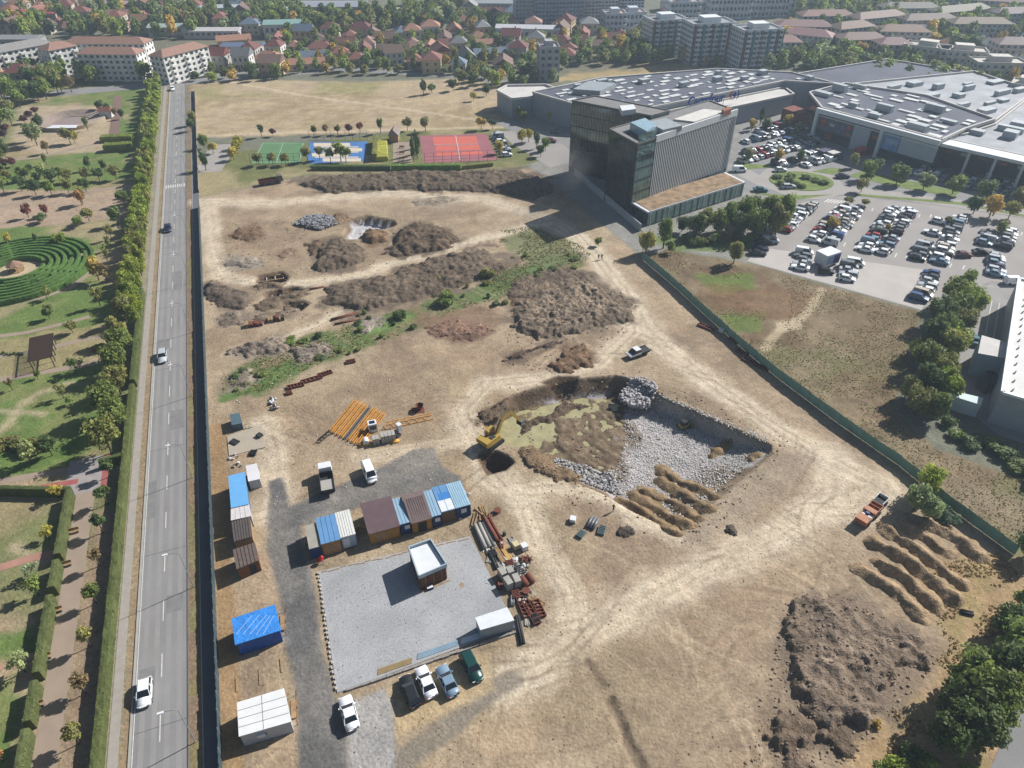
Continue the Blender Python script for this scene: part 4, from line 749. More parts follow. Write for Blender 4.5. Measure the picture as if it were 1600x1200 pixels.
# scattered park trees: pixel of trunk foot, height, crown radius, kind, colour
def z6(x, y): return x / 6.154, 130 + y / 6.154 + 6
PT = []
for x, y, h, r, c in ((40, 1010, 5.5, 2.6, 'green'), (80, 930, 5, 2, 'olive'), (210, 1000, 5.4, 2.2, 'dark'), (250, 900, 5, 2, 'green'), (350, 1040, 5, 2.1, 'dark'), (385, 940, 4.6, 1.8, 'dark'), (430, 880, 5, 2, 'pale'), (510, 930, 5, 2.3, 'dark'), (572, 895, 4.6, 1.6, 'dark'), (500, 1040, 4.6, 2, 'green'), (660, 920, 4.8, 2.2, 'olive'), (665, 1020, 4.8, 2.1, 'olive'), (838, 905, 5, 1.9, 'olive'), (832, 1010, 4.8, 2, 'dark'), (962, 905, 4.6, 2.1, 'dark'), (1120, 890, 5, 2.1, 'olive'), (858, 800, 5, 1.4, 'dark'), (1016, 820, 4.6, 1.2, 'dark'), (800, 1125, 5.4, 1.7, 'brown'), (300, 835, 3.6, 1.2, 'dark'), (130, 770, 3.4, 1.5, 'maroon'), (60, 780, 3.4, 1.6, 'maroon'), (30, 850, 3.8, 1.8, 'dark'), (450, 750, 4, 1, 'olive'),
                      (360, 560, 8, 3.4, 'pale'), (310, 520, 7, 2.6, 'green'), (460, 640, 5, 1.5, 'brown'), (680, 545, 6, 2.8, 'olive'), (725, 545, 5, 2, 'yellow'), (390, 415, 6, 2.2, 'dark'), (850, 420, 6, 1.3, 'green'), (450, 120, 9, 4, 'green'), (380, 140, 8, 3.4, 'dark'), (200, 200, 8, 3.4, 'green'), (250, 170, 7, 3, 'dark'), (80, 320, 9, 4, 'olive'), (20, 390, 8, 3.4, 'lime'), (120, 370, 7, 3, 'pale'), (350, 270, 3.4, 1.9, 'maroon'), (290, 305, 3.4, 1.9, 'maroon'), (240, 350, 3.4, 1.9, 'maroon'), (70, 445, 3.6, 2, 'maroon'), (50, 500, 3.6, 2, 'maroon'), (60, 680, 5, 2, 'dark'), (20, 620, 5, 2.2, 'dark'), (15, 720, 5, 2.1, 'green'), (600, 60, 7, 3, 'olive'), (560, 60, 8, 3.4, 'dark'), (690, 50, 8, 3.2, 'brown'), (100, 80, 10, 4, 'dark'), (30, 120, 10, 4.2, 'dark'), (1120, 290, 4, 1.4, 'brown'), (1180, 310, 4, 1.4, 'dark'), (1050, 270, 5, 1.5, 'dark'), (980, 240, 5, 2, 'dark')):
    PT.append((*z6(x, y), h, r, 'mid', c))
PT += [(45, 340, 4.6, 1.7, 'mid', 'red'), (73, 338, 4, 1.5, 'mid', 'red'), (67, 347, 2.6, 2.2, 'mid', 'dark'), (125, 354, 3.2, 2, 'mid', 'green'), (140, 346, 4.4, 1.8, 'mid', 'olive'), (128, 321, 5, 1.7, 'mid', 'orange'), (185, 352, 6, 2, 'mid', 'green'), (175, 374, 5, 1.2, 'thin', 'olive'), (172, 392, 5, 1.2, 'thin', 'olive'), (168, 408, 5, 1.2, 'thin', 'olive'), (155, 438, 6.4, 2.5, 'mid', 'gold'), (168, 440, 5.4, 2, 'thin', 'brown'), (96, 382, 3.6, 2.1, 'mid', 'lime'), (59, 382, 3.8, 1.0, 'cone', 'dark'), (15, 385, 4.4, 1.4, 'thin', 'yellow'), (78, 498, 3.6, 1.6, 'mid', 'dark'), (75, 468, 3.6, 1.5, 'thin', 'olive'), (114, 520, 3.2, 1.7, 'mid', 'olive'), (121, 582, 4, 2.2, 'thin', 'dark'), (60, 592, 2.2, .8, 'shrub', 'green'), (157, 478, 6, 1.6, 'thin', 'olive'),
       (82, 712, 4.4, 1.9, 'mid', 'dark'), (50, 725, 5.6, 2.3, 'thin', 'pale'), (92, 778, 3.4, 1.3, 'thin', 'yellow'), (78, 842, 3, 1.2, 'thin', 'yellow'), (62, 930, 4, 1.7, 'thin', 'green'), (40, 1050, 4.4, 1.6, 'thin', 'pale'), (56, 902, 3, 1.4, 'thin', 'pale'), (6, 1190, 3, .8, 'thin', 'orange'), (100, 622, 4, 1.3, 'thin', 'olive'), (110, 632, 2, .8, 'shrub', 'green'), (20, 610, 3.2, 1, 'thin', 'brown'), (195, 320, 5, 2, 'mid', 'green')]
CN = {'green': 'green', 'olive': 'olive green', 'dark': 'dark green', 'pale': 'pale green', 'brown': 'brownish', 'red': 'red-leaved', 'maroon': 'maroon', 'lime': 'light green', 'yellow': 'yellow', 'gold': 'golden autumn', 'orange': 'orange autumn', 'bright': 'bright lime', 'blue': 'grey-green'}
def ranked(items, key, fn):
    for k, it in enumerate(sorted(items, key=key)): fn(k, it)
byc = {}
for it in PT: byc.setdefault((it[5], 'upper' if it[1] < 330 else 'lower'), []).append(it)
for (c, band), its in byc.items():
    def mk(k, it):
        u, v, h, r, kd, cc = it; small = 'small' if h < 4.2 else 'mid-sized' if h < 6.2 else 'tall'
        tree(G(u, v), h, r, kd, cc, f'{small} {CN[cc]} tree in the {band} park lawn, {ordn(k)} such tree from the left', 'park trees', low=.2)
    ranked(its, lambda i: i[0], mk)
ranked([(150 + k * 4.5 + rv.uniform(-1, 1), 546 + rv.uniform(-3, 3)) for k in range(5)], lambda i: i[0], lambda k, i: bush(G(*i), .9, 1.2, ('orange', 'gold', 'brown')[k % 3], f'low orange shrub in the bed below the big trees, {ordn(k)} from the left', 'orange bed shrubs'))
ranked([(6 + k * 9 + rv.uniform(-2, 2), 702 + rv.uniform(-6, 5)) for k in range(9)], lambda i: i[0], lambda k, i: bush(G(*i), rv.uniform(1.3, 1.9), 2.2, ('olive', 'brown', 'dark')[k % 3], f'leafy shrub in the mixed border above the pale path, {ordn(k)} from the left', 'mixed border shrubs'))
ranked([(5 + k * 6, 553 + (k % 3)) for k in range(6)] , lambda i: i[0], lambda k, i: bush(G(*i), .45, .6, 'dark', f'tiny dark shrub left of the pergola, {ordn(k)} from the left', 'tiny pergola shrubs'))
# ================================================================ BUILDING SITE: heaps
def gzv(X, Y):
    i = np.clip(np.searchsorted(gx, X), 1, len(gx) - 1); j = np.clip(np.searchsorted(gy, Y), 1, len(gy) - 1)
    fx = (X - gx[i - 1]) / (gx[i] - gx[i - 1]); fy = (Y - gy[j - 1]) / (gy[j] - gy[j - 1]); fx = np.clip(fx, 0, 1); fy = np.clip(fy, 0, 1)
    return (GZ[j - 1, i - 1] * (1 - fx) + GZ[j - 1, i] * fx) * (1 - fy) + (GZ[j, i - 1] * (1 - fx) + GZ[j, i] * fx) * fy
for P_, H, w, amp, c, lb in HEAPS:
    if lb == 'placeholder': continue
    z0 = -PIT_D + .1 if 'inside the upper left' in lb else 0.0
    heap(PP(*P_), H * (.62 if 'plateau' in lb else .78), w, amp * .8, tuple(v * .92 for v in c), lb, step=.27 if P_[0][1] > 500 else .36, z0=z0, flat='plateau' in lb)
for u, v, r, lb in ((976, 830, 1.3, 'small round dark heap near the generators'), (1141, 829, 1.3, 'small round dark heap right of the pit'), (1320, 960, .01, '')):
    if lb: p = G(u, v); heap([(p.x + r * math.cos(k), p.y + r * math.sin(k)) for k in np.arange(0, 6.2, .6)], .6, .6, .3, C(92, 82, 74), lb, step=.22, rough=.4)
def ridge(pts, hw, H, col, label, group, bump=2.6, z0=None, step=.28, seed=0):
    pts = [tuple(p[:2]) for p in pts]; xs_ = [p[0] for p in pts]; ys_ = [p[1] for p in pts]; X, Y = np.meshgrid(np.arange(min(xs_) - hw - .6, max(xs_) + hw + .6, step), np.arange(min(ys_) - hw - .6, max(ys_) + hw + .6, step))
    d = ldist(X + .8 * fbm(X, Y, 2.2, 3, seed), Y + .8 * fbm(X, Y, 2.2, 3, seed + 3), pts); e = Vector((pts[-1][0] - pts[0][0], pts[-1][1] - pts[0][1])).normalized(); s = (X - pts[0][0]) * e.x + (Y - pts[0][1]) * e.y
    ph = random.uniform(0, 3); k = (.8 + .2 * np.abs(np.sin(s * math.pi / bump + ph))) * (1 + .12 * np.sin(s * .9 + ph * 2)); Z = H * k * np.clip(1.06 - (d / (hw * k)) ** .95, -.2, 1) + .16 * fbm(X, Y, 1.1, 3, seed + 7) * (d < hw) - .05 + (gzv(X, Y) if z0 is None else z0)
    c = np.empty(X.shape + (3,)); c[:] = col; c *= (1 + .25 * fbm(X, Y, 1.8, 3, seed + 11))[..., None]
    return tag(inst('sand_ridge', grid_mesh('sand_ridge', X, Y, Z, c, d < hw * 1.08, M_soil)), label, 'sand heap', group)
TAN = C(162, 139, 110)
for k, P_ in enumerate((((1345, 890), (1385, 915), (1410, 938), (1440, 962)), ((1372, 880), (1400, 893), (1430, 918), (1462, 945)), ((1366, 848), (1400, 863), (1430, 886), (1460, 910), (1492, 938)), ((1385, 828), (1420, 852), (1450, 872), (1480, 896), (1500, 908)), ((1415, 819), (1448, 840), (1476, 862)), ((1432, 812), (1462, 823), (1490, 838), (1528, 868)))):
    ridge(PP(*P_), random.uniform(1.45, 1.8), random.uniform(1.0, 1.35), TAN, f'tan sand ridge of tipped heaps below the fence, {ordn(k)} from lower left', 'tan sand ridges', 3.2, seed=k * 31)
OCH = C(142, 120, 92)
for k, P_ in enumerate((((972, 783), (1010, 803), (1056, 831)), ((990, 775), (1030, 797), (1076, 819)), ((1006, 767), (1050, 786), (1090, 808)), ((1032, 752), (1070, 772), (1105, 792)), ((1030, 735), (1075, 756), (1116, 775)))):
    ridge([GG(*p) for p in P_], random.uniform(1.4, 1.75), random.uniform(.75, 1.0), OCH, f'ochre sand ridge on the gravel floor of the pit, {ordn(k)} from the near edge', 'ochre sand ridges in the pit', 2.3, seed=200 + k * 17)
for k, P_ in enumerate((((1112, 712), (1124, 703)), ((1124, 706), (1137, 697)), ((1172, 716), (1182, 711)))): ridge([GG(*p) for p in P_], 1.2, .9, OCH, ('small ochre sand heap on the pit floor, left of two', 'small ochre sand heap on the pit floor, right of two', 'single ochre sand heap in the right corner of the pit')[k], 'small ochre heaps', 2, seed=300 + k * 7)
# loose stone
rubble('pit_gravel', 'pale grey crushed stone covering the floor of the pit', 'gravel', [G(*p, PITFLOOR) for p in ((975, 605), (1040, 640), (1110, 668), (1195, 702), (1190, 720), (1130, 775), (1062, 825), (1000, 795), (960, 770), (900, 745), (960, 735), (975, 690))], 11000, .05, .2, pm('crushed_stone', C(206, 203, 197), .9, .25, 1.2, .15, 10), lambda x, y: gz(x, y))
rubble('rock_pile', 'pile of grey broken rock at the far corner of the pit', 'rock pile', PP((965, 612), (985, 592), (1010, 592), (1030, 606), (1015, 628), (985, 628)), 900, .2, .55, M_stone, lambda x, y: max(-3.0, gz(x, y)) * .45 + random.uniform(-.6, .5))
rubble('rubble_bank', 'bank of broken pale rubble along the near left edge of the pit', 'rubble', [G(*p, -2) for p in ((850, 704), (900, 715), (960, 738), (975, 768), (915, 752), (862, 725))], 900, .12, .4, M_stone, lambda x, y: gz(x, y) + random.uniform(0, .4))
rubble('grey_rock_heap', 'heap of blue-grey rock above the dark soil heap', 'rock heap', PP((458, 352), (478, 338), (515, 337), (532, 350), (500, 361)), 900, .25, .6, pm('blue_stone', C(142, 142, 144), .9, .25, 1.2, .15), lambda x, y: 1.1 * max(0, 1 - (math.hypot(x - G(494, 349).x, y - G(494, 349).y) / 7) ** 2) * random.uniform(.4, 1))
M_clod = pm('clods', C(154, 136, 114), .95, .3, 1, .2)
for lb, P_, n in (('loose clods scattered around the soil plateau', ((780, 520), (900, 420), (1000, 470), (980, 520), (880, 590), (790, 570)), 900), ('loose clods scattered over the lower right corner', ((1160, 1200), (1230, 920), (1340, 930), (1470, 1030), (1330, 1200)), 1300), ('loose clods scattered between the upper heaps', ((320, 480), (350, 350), (600, 330), (760, 390), (700, 470), (500, 520)), 1400), ('loose clods scattered around the pit rim', ((720, 660), (800, 600), (990, 575), (1250, 690), (1080, 870), (900, 800)), 1200)):
    rubble('soil_clods', lb, 'clods', PP(*P_), n, .06, .28, M_clod, lambda x, y: gz(x, y))
def tufts(name, label, pts, n, size, cols, cat='dry grass'):
    rg = np.random.default_rng(n); P = np.array([p[:2] for p in pts]); lo, hi = P.min(0), P.max(0); cand = rg.uniform(lo, hi, (n * 3, 2)); cand = cand[sdist(cand[:, 0], cand[:, 1], pts) > .3]; cand = cand[fbm(cand[:, 0], cand[:, 1], 7, 3, n) > -.12][:n]; V, Fc, cl, val = [], [], [], []; zz = iter(gzv(cand[:, 0], cand[:, 1]).tolist())
    for x, y in cand.tolist():
        z = next(zz); c = cols[rg.integers(len(cols))]; s = size * rg.uniform(.5, 1.4)
        for q in range(4):
            a = rg.uniform(0, 6.28); dx, dy = math.cos(a) * s * .5, math.sin(a) * s * .5; lx, ly = rg.normal(0, .3, 2) * s; o = len(V); V += [(x - dx, y - dy, z - .02), (x + dx, y + dy, z - .02), (x + lx, y + ly, z + s * rg.uniform(.25, .6))]; Fc.append((o, o + 1, o + 2)); cl += [(*c, 1)] * 3; val.append(rg.uniform(.7, 1.3))
    me = bpy.data.meshes.new(name); me.from_pydata(V, [], Fc); me.materials.append(M_leafv); me.attributes.new('v', 'FLOAT', 'FACE').data.foreach_set('value', val); me.color_attributes.new('Col', 'FLOAT_COLOR', 'POINT').data.foreach_set('color', np.array(cl, np.float32).ravel()); tag(inst(name, me), label, cat, kind='stuff')
STRAW = [C(190, 168, 126, 1), C(172, 152, 112, 1), C(156, 144, 98, 1), C(164, 138, 104, 1)]; WEED = [C(122, 134, 78, 1), C(146, 142, 92, 1), C(112, 130, 70, 1), C(162, 150, 106, 1)]
tufts('field_grass', 'rough dry grass growing over the field right of the green fence', RF, 11000, .26, STRAW + WEED); tufts('ditch_weeds', 'low green weeds filling the ditch across the site', DITCH, 6500, .36, WEED + STRAW[:1]); tufts('corner_grass', 'tall straw coloured grass in the lower right corner', PP((1420, 890), (1560, 860), (1600, 900), (1580, 1040), (1545, 1110), (1530, 1190), (1320, 1200), (1380, 1120), (1480, 1010)), 4000, .36, STRAW); tufts('site_weeds', 'sparse dry weeds on the open dirt of the site', SITE, 2500, .2, STRAW); tufts('slope_grass', 'green and straw grass in the upper right of the ditch', PP((780, 360), (830, 352), (905, 380), (935, 405), (800, 470), (760, 440)), 3000, .34, WEED + STRAW[:1])
rubble('site_stones', 'small pale stones scattered over the dirt of the site', 'stones', PP((340, 640), (700, 600), (1000, 590), (1300, 720), (1400, 820), (1200, 1200), (620, 1200), (520, 1080), (810, 980), (740, 820), (460, 820)), 3200, .03, .13, pm('dirt_stones', C(168, 150, 126), .95, .35, 2), lambda x, y: gz(x, y))
M_debris = pm('pale_debris', C(200, 196, 188), .9, .3, 3)
rubble('litter', 'pale scraps and litter strewn over the working areas', 'litter', PP((345, 640), (420, 520), (500, 560), (700, 600), (900, 780), (860, 1000), (700, 1010), (520, 820), (400, 780)), 260, .05, .22, M_debris, lambda x, y: gz(x, y) + .02)
# tufts of weeds in the ditch
ranked([(rv.uniform(*a), rv.uniform(*b)) for a, b, n in (((360, 420), (575, 610), 9), ((450, 560), (525, 560), 9), ((560, 660), (490, 530), 8), ((680, 800), (435, 480), 10), ((800, 900), (395, 440), 9)) for _ in range(n)], lambda i: i[0], lambda k, i: bush(G(*i), rv.uniform(.5, 1.4), rv.uniform(.5, 1.3), rv.choice(('green', 'green', 'dark', 'olive')), f'green weed clump in the ditch across the site, {ordn(k)} from the left', 'ditch weeds', name='weed_clump'))
bush(G(697, 474), 2.6, 3.0, 'green', 'large round green bush in the ditch', kind='mid'); bush(G(626, 497), 2.0, 2.2, 'dark', 'dark green bush in the lower ditch', kind='mid'); bush(G(762, 432), 2.0, 2.6, 'olive', 'leafy bush at the right end of the soil strip', kind='mid')
# ================================================================ SITE: sheds and containers
def quadbox(name, label, cat, pxq, h, wall, roof, wallc=None, roofc=None, over=.06, th=.12, ribs=0, ribmat=None, door=None, group=None, slope=0.0, extra=None, z0=0.0):
    """building whose roof corners are seen at four pixels (far-left, far-right, near-right, near-left)"""
    W_ = [G(*p, h) for p in pxq]; c = sum(W_, Vector()) / 4; c.z = z0; t = thing(name, label, cat, c, 0, group); q = [(p.x - c.x, p.y - c.y) for p in W_]; o = [(x * (1 - .0), y) for x, y in q]
    q_in = [(x * .985, y * .985) for x, y in q]; MB().prism(q_in, 0, h - th - z0).build('wall', wall, t, color=wallc)
    rf = MB(); e = 1 + over / 2.5; n = 4; P = [(x * e, y * e) for x, y in q]; a = sum(P[i][0] * P[(i + 1) % 4][1] - P[(i + 1) % 4][0] * P[i][1] for i in range(4)); Q = P if a > 0 else P[::-1]
    rf.prism(Q, h - th - z0 + .003, h - z0); R_ = rf.build('roof', roof, t, color=roofc)
    if ribs:
        rb = 0
        for k in range(1, ribs):
            f = k / ribs; a0 = Vector((P[0][0] + (P[1][0] - P[0][0]) * f, P[0][1] + (P[1][1] - P[0][1]) * f, h - z0 + .015)); b0 = Vector((P[3][0] + (P[2][0] - P[3][0]) * f, P[3][1] + (P[2][1] - P[3][1]) * f, h - z0 + .015)); MB().beam(a0, b0, .07, .05).build('roof_rib', ribmat or roof, R_, color=roofc)
    a, b = Vector((*q_in[3], 0)), Vector((*q_in[2], 0)); d = (b - a); L_ = d.length; d.normalize(); nrm = Vector((d.y, -d.x, 0))
    if door:
        for f, wd, z0_, z1_, m in door:
            p = a + d * L_ * f + nrm * .02; MB().beam(p + Vector((0, 0, (z0_ + z1_) / 2)), p + d * wd + Vector((0, 0, (z0_ + z1_) / 2)), .05, z1_ - z0_).build('door' if z0_ < .3 else 'window', m, t)
    t['q'] = 0; del t['q']; return t
E_, F_ = Vector((.936, .351, 0)), Vector((.351, -.936, 0)); RO2 = Vector((-32.4, 74.9, 0))
def row_unit(a0, a1, d0, d1, h, name, label, wallm, wallc, roofm, roofc, ribs=0, door=None, cat='container', gable=False):
    c = RO2 + E_ * (a0 + a1) / 2 + F_ * (d0 + d1) / 2; t = thing(name, label, cat, c, math.atan2(E_.y, E_.x), 'containers and sheds in the middle row'); w, d = a1 - a0, d1 - d0
    MB().box(-w / 2 + .03, w / 2 - .03, -d / 2 + .03, d / 2 - .03, .1, h - (.5 if gable else .1)).build('wall', wallm, t, color=wallc)
    if gable:
        r_ = MB(); y = d / 2 + .15; x = w / 2 + .12; P = [(-x, -y, h - .3), (x, -y, h - .3), (x, y * .55, h + .35), (-x, y * .55, h + .35), (x, y, h - .1), (-x, y, h - .1)]; r_.add(P + [(p[0], p[1], p[2] - .08) for p in P], [(0, 1, 2, 3), (3, 2, 4, 5), (6, 9, 8, 7), (9, 11, 10, 8), (0, 6, 7, 1), (5, 4, 10, 11), (1, 7, 8, 2), (2, 8, 10, 4), (0, 3, 9, 6), (3, 5, 11, 9)]); ro = r_.build('roof', roofm, t, color=roofc)
        for x in (-w / 2 + .04, w / 2 - .04): MB().add([(x, -d / 2 + .05, h - .5), (x, d / 2 - .05, h - .5), (x, d / 2 - .05, h - .2), (x, d * .27, h + .22)], [(0, 1, 2, 3)]).build('gable', wallm, t, color=wallc)
    else:
        ro = MB().box(-w / 2, w / 2, -d / 2, d / 2, h - .1, h).build('roof', roofm, t, color=roofc)
    for k in range(1, ribs): 
        x = -w / 2 + w * k / ribs
        if gable: MB().beam((x, -d / 2, h - .3), (x, d / 2 * .55, h + .37), .09, .07).build('roof_rib', M_obj, ro, color=tuple(v * .55 for v in (roofc or (.2, .2, .2))))
        else: MB().box(x - .03, x + .03, -d / 2, d / 2, h + .002, h + .045).build('roof_rib', roofm, ro, color=roofc)
    for x, m in ((-w / 2 + .09, 0), (w / 2 - .09, 0)): MB().box(x - .06, x + .06, -d / 2 - .005, -d / 2 + .05, 0, h - .1).build('corner_post', wallm, t, color=tuple(v * .8 for v in (wallc or (.3, .3, .3))))
    for (f, wd, z0_, z1_, m, cc) in (door or ()): MB().box(-w / 2 + w * f, -w / 2 + w * f + wd, -d / 2 - .02, -d / 2 + .03, z0_, z1_).build('door' if z0_ < .4 else 'window', m, t, color=cc)
    return t
BL, PBL, NAVY, OCW = C(104, 150, 196), C(148, 180, 202), C(28, 62, 120), C(176, 130, 66)
row_unit(0, 1.75, .6, 5.5, 2.45, 'container', 'grey roofed container at the left end of the middle row', M_objs, NAVY, M_obj, C(164, 160, 146), 0)
row_unit(1.8, 4.75, 0, 5.5, 2.75, 'container', 'bright blue roofed shed with ochre doors, left of the white container', M_obj, OCW, M_objs, BL, 4, ((.08, 1.2, .1, 2.2, M_wood, None), (.52, 1.2, .1, 2.2, M_wood, None)), 'shed')
row_unit(4.8, 7.1, -.2, 5.2, 2.7, 'container', 'white container with ribbed roof in the middle row', M_objs, C(176, 190, 210), M_objs, C(222, 222, 216), 6, ((.1, 1.0, .15, 2.2, M_white, None),))
row_unit(9.0, 13.75, -.4, 5.9, 3.0, 'wooden_shed', 'large ochre shed with dark brown roof in the middle row', M_obj, OCW, M_obj, C(104, 84, 88), 0, ((.2, 1.6, .1, 2.3, M_wood, None),), 'shed', True)
row_unit(13.85, 15.5, 0, 5.7, 2.6, 'container', 'narrow light blue roofed container right of the brown shed', M_objs, NAVY, M_objs, PBL, 3, ((.45, .8, 1.2, 2.0, M_white, None),))
row_unit(15.65, 18.9, .1, 6.0, 2.9, 'wooden_shed', 'ochre shed with striped brown roof in the middle row', M_obj, OCW, M_obj, C(122, 104, 102), 9, ((.3, 1.4, .1, 2.1, M_dark, None),), 'shed', True)
row_unit(19.0, 20.5, .1, 5.9, 2.6, 'container', 'narrow pale blue container left of the patchwork roof', M_objs, NAVY, M_objs, PBL, 3, ((.3, .8, 1.2, 2.0, M_white, None),))
t = row_unit(20.6, 22.9, -.2, 5.6, 2.65, 'container', 'blue container with white and blue patchwork roof', M_obj, C(120, 96, 74), M_objs, BL, 2)
MB().box(-1.1, 1.1, -2.8, -.4, 2.655, 2.68).build('roof_sheet', M_white, t); MB().box(-.6, 1.1, -.3, 1.2, 2.655, 2.675).build('roof_sheet', M_obj, t, color=C(60, 130, 200))
row_unit(23.0, 25.5, -.2, 5.5, 2.6, 'container', 'pale blue container at the right end of the middle row', M_objs, NAVY, M_objs, C(164, 196, 214), 7, ((.35, .9, 1.1, 2.0, M_white, None),))
t = thing('timber_stack', 'stack of planks and posts in the gap of the middle row', 'timber', RO2 + E_ * 8 + F_ * 2.2, .36)
for k in range(14): MB().beam((random.uniform(-.9, .5), random.uniform(-2.2, 1.5), .1 + .07 * k), (random.uniform(-.3, .9), random.uniform(-1.5, 2.2), .1 + .07 * k + random.uniform(0, .2)), .16, .07).build('plank', M_wood, t)
t = thing('cement_mixer', 'red cement mixer at the left end of the middle row', 'cement mixer', RO2 + E_ * 1.2 + F_ * 6.6)
MB().tube([(0, 0, .6), (.15, .1, .9), (.35, .2, 1.25)], [.3, .42, .22], 12).build('drum', pm('mixer_red', C(190, 40, 40), .5, .1), t)
for a, b in (((-.4, -.3, 0), (0, 0, .8)), ((.5, -.3, 0), (0, 0, .8)), ((0, .5, 0), (0, 0, .8))): MB().beam(a, b, .06).build('leg', M_grey, t)
MB().box(-.5, -.15, -.2, .2, .35, .75).build('motor_box', pm('mixer_red', (0, 0, 0)), t)
# left column along the net fence
quadbox('site_cabin', 'bright blue flat roofed site cabin by the net fence', 'cabin', ((357, 744), (382, 738), (388, 787), (361, 793)), 2.6, M_obj, M_objs, C(92, 110, 130), C(112, 176, 228))
quadbox('site_cabin', 'white roofed lean-to joined to the blue cabin', 'cabin', ((361, 795), (389, 788), (392, 806), (361, 813)), 2.45, M_objs, M_objs, C(170, 168, 166), C(214, 208, 206), ribs=4)
quadbox('tool_shed', 'dark grey slatted tool shed below the blue cabin', 'shed', ((362, 816), (390, 807), (394, 838), (366, 846)), 2.5, M_wood, pm('grey_boards', C(96, 86, 82), .9, .2, 2), ribs=7, ribmat=M_dark)
quadbox('tool_shed', 'brown boarded tool shed with open wooden front', 'shed', ((364, 859), (398, 848), (404, 875), (370, 889)), 2.5, pm('brown_boards', C(132, 88, 58), .85, .2, 2), pm('dark_boards', C(108, 92, 84), .9, .2, 2), ribs=6, ribmat=M_dark, door=((.5, 1.0, .05, 2.0, M_dark),))
t = quadbox('tarp_cabin', 'site cabin wrapped in a bright blue tarpaulin', 'cabin', ((364, 967), (428, 946), (437, 984), (369, 1006)), 2.75, pm('blue_tarp', C(34, 92, 178), .55, .18, 1.2, .1, 4, .08, 2.5), pm('blue_tarp_top', C(60, 140, 222), .5, .16, 1.0, .1, 4, .1, 2.2), over=.15)
for k in range(5): MB().beam((-2.2 + k * .9, -1.6, 2.77), (-1.0 + k * .8 + random.uniform(-.5, .5), 1.4, 2.77), .03, .02).build('tie_rope', M_white, t)
t = quadbox('site_cabin', 'white ribbed site cabin with steps near the bottom edge', 'cabin', ((371, 1098), (443, 1076), (454, 1127), (374, 1150)), 2.6, M_objs, M_objs, C(190, 194, 202), C(232, 232, 230), ribs=0, door=((.35, .8, 1.2, 1.7, M_glass),))
P = [G(371, 1098, 2.6), G(443, 1076, 2.6), G(454, 1127, 2.6), G(374, 1150, 2.6)]; c0 = t.location
for f in (.25, .5, .75):
    a, b = P[0].lerp(P[3], f) - c0, P[1].lerp(P[2], f) - c0; a.z = b.z = 2.605; MB().beam(a, b, .05, .04).build('roof_seam', M_grey, t)
a, b = P[0].lerp(P[1], .52) - c0, P[3].lerp(P[2], .47) - c0; a.z = b.z = 2.607; MB().beam(a, b, .04, .04).build('roof_seam', M_grey, t)
MB().rbox((P[2] + P[3]) / 2 - c0 + Vector((-.6, -.25, 0)), .9, .35, .5, .27, 0, 1.3).build('air_conditioner', M_white, t)
for k, (uu, vv, nm) in enumerate(((458, 1110, 'white cabin'), (441, 975, 'tarp cabin'))):
    t = thing('cabin_steps', f'small wooden landing with dark rail beside the {nm}', 'steps', G(uu, vv), .27, 'cabin landings'); MB().box(-.5, .5, -1.2, 1.2, .2, .3).build('deck', M_wood, t); MB().box(.5, .56, -2.1, 2.1, .9, .98).build('rail', M_rust, t)
    for y in (-2, 0, 2): MB().box(.5, .56, y - .03, y + .03, 0, .9).build('post', M_rust, t)
quadbox('generator', 'white boxed generator right of the blue cabin roof', 'generator', ((384, 728), (401, 724), (406, 748), (388, 752)), 2.0, M_objs, M_objs, C(200, 200, 204), C(222, 220, 222))
quadbox('water_tank', 'blue-grey tank box at the top of the storage corner', 'tank', ((359, 648), (374, 645), (378, 661), (362, 664)), 1.5, M_objs, M_objs, C(80, 104, 116), C(86, 108, 118))
psheet('storage_slab', ((355, 682), (409, 664), (415, 699), (358, 713)), .1, pm('slab_concrete', C(178, 166, 148), .9, .08, .5), 'bare concrete slab of the storage corner', .08)
def scatter_items(spec):
    for nm, lb, cat, u, v, fn in spec: fn(thing(nm, lb, cat, GG(u, v), random.uniform(0, 6)))
def pallet(t, m=None, h=.9, w=1.1):
    for y in (-.45, 0, .45): MB().box(-w / 2, w / 2, y - .06, y + .06, 0, .12).build('runner', M_wood, t)
    MB().box(-w / 2, w / 2, -.5, .5, .122, .15).build('deck', M_wood, t); MB().box(-w / 2 + .04, w / 2 - .04, -.46, .46, .153, .15 + h).build('load', m or M_debris, t)
def bags(t, n=7, m=None, s=.5):
    for k in range(n):
        V, Fc = random.choice(ROCKS); b = MB(); e = random.uniform(.22, .4) * s; b.add([(x * e, y * e * .8, z * e * .6) for x, y, z in V], Fc); b.build('bag', m or random.choice((M_white, M_debris, M_grey, M_dark, M_debris)), t, False, (random.uniform(-1, 1) * n * .1, random.uniform(-.7, .7), .15 + random.uniform(0, .25)), random.uniform(0, 3))
def planks(t, n=8, L=3.0, m=None, spread=.6):
    for k in range(n): y = (k % 4 - 1.5) * .22 + random.uniform(-.05, .05) * spread; z = .06 + .09 * (k // 4); a = random.uniform(-.08, .08) * spread; MB().beam((-L / 2 + random.uniform(-.2, .2), y - a, z), (L / 2 + random.uniform(-.2, .2), y + a, z), .18, .07).build('plank', m or M_wood, t)
def pipes(t, n=5, L=4.0, r=.22, m=None):
    for k in range(n): y = (k % 3 - 1) * r * 2.05 + (.5 * 2 * r if k > 2 else 0); z = r + (r * 1.75 if k > 2 else 0); MB().tube([(-L / 2, y, z), (L / 2, y, z)], r, 10, 0, True).build('pipe', m or M_rust, t, True)
def drum(t): MB().tube([(0, 0, 0), (0, 0, .88)], .29, 14).build('barrel', M_obj, t, color=C(60, 110, 90)); MB().tube([(0, 0, .88), (0, 0, .9)], .27, 14).build('lid', M_grey, t)
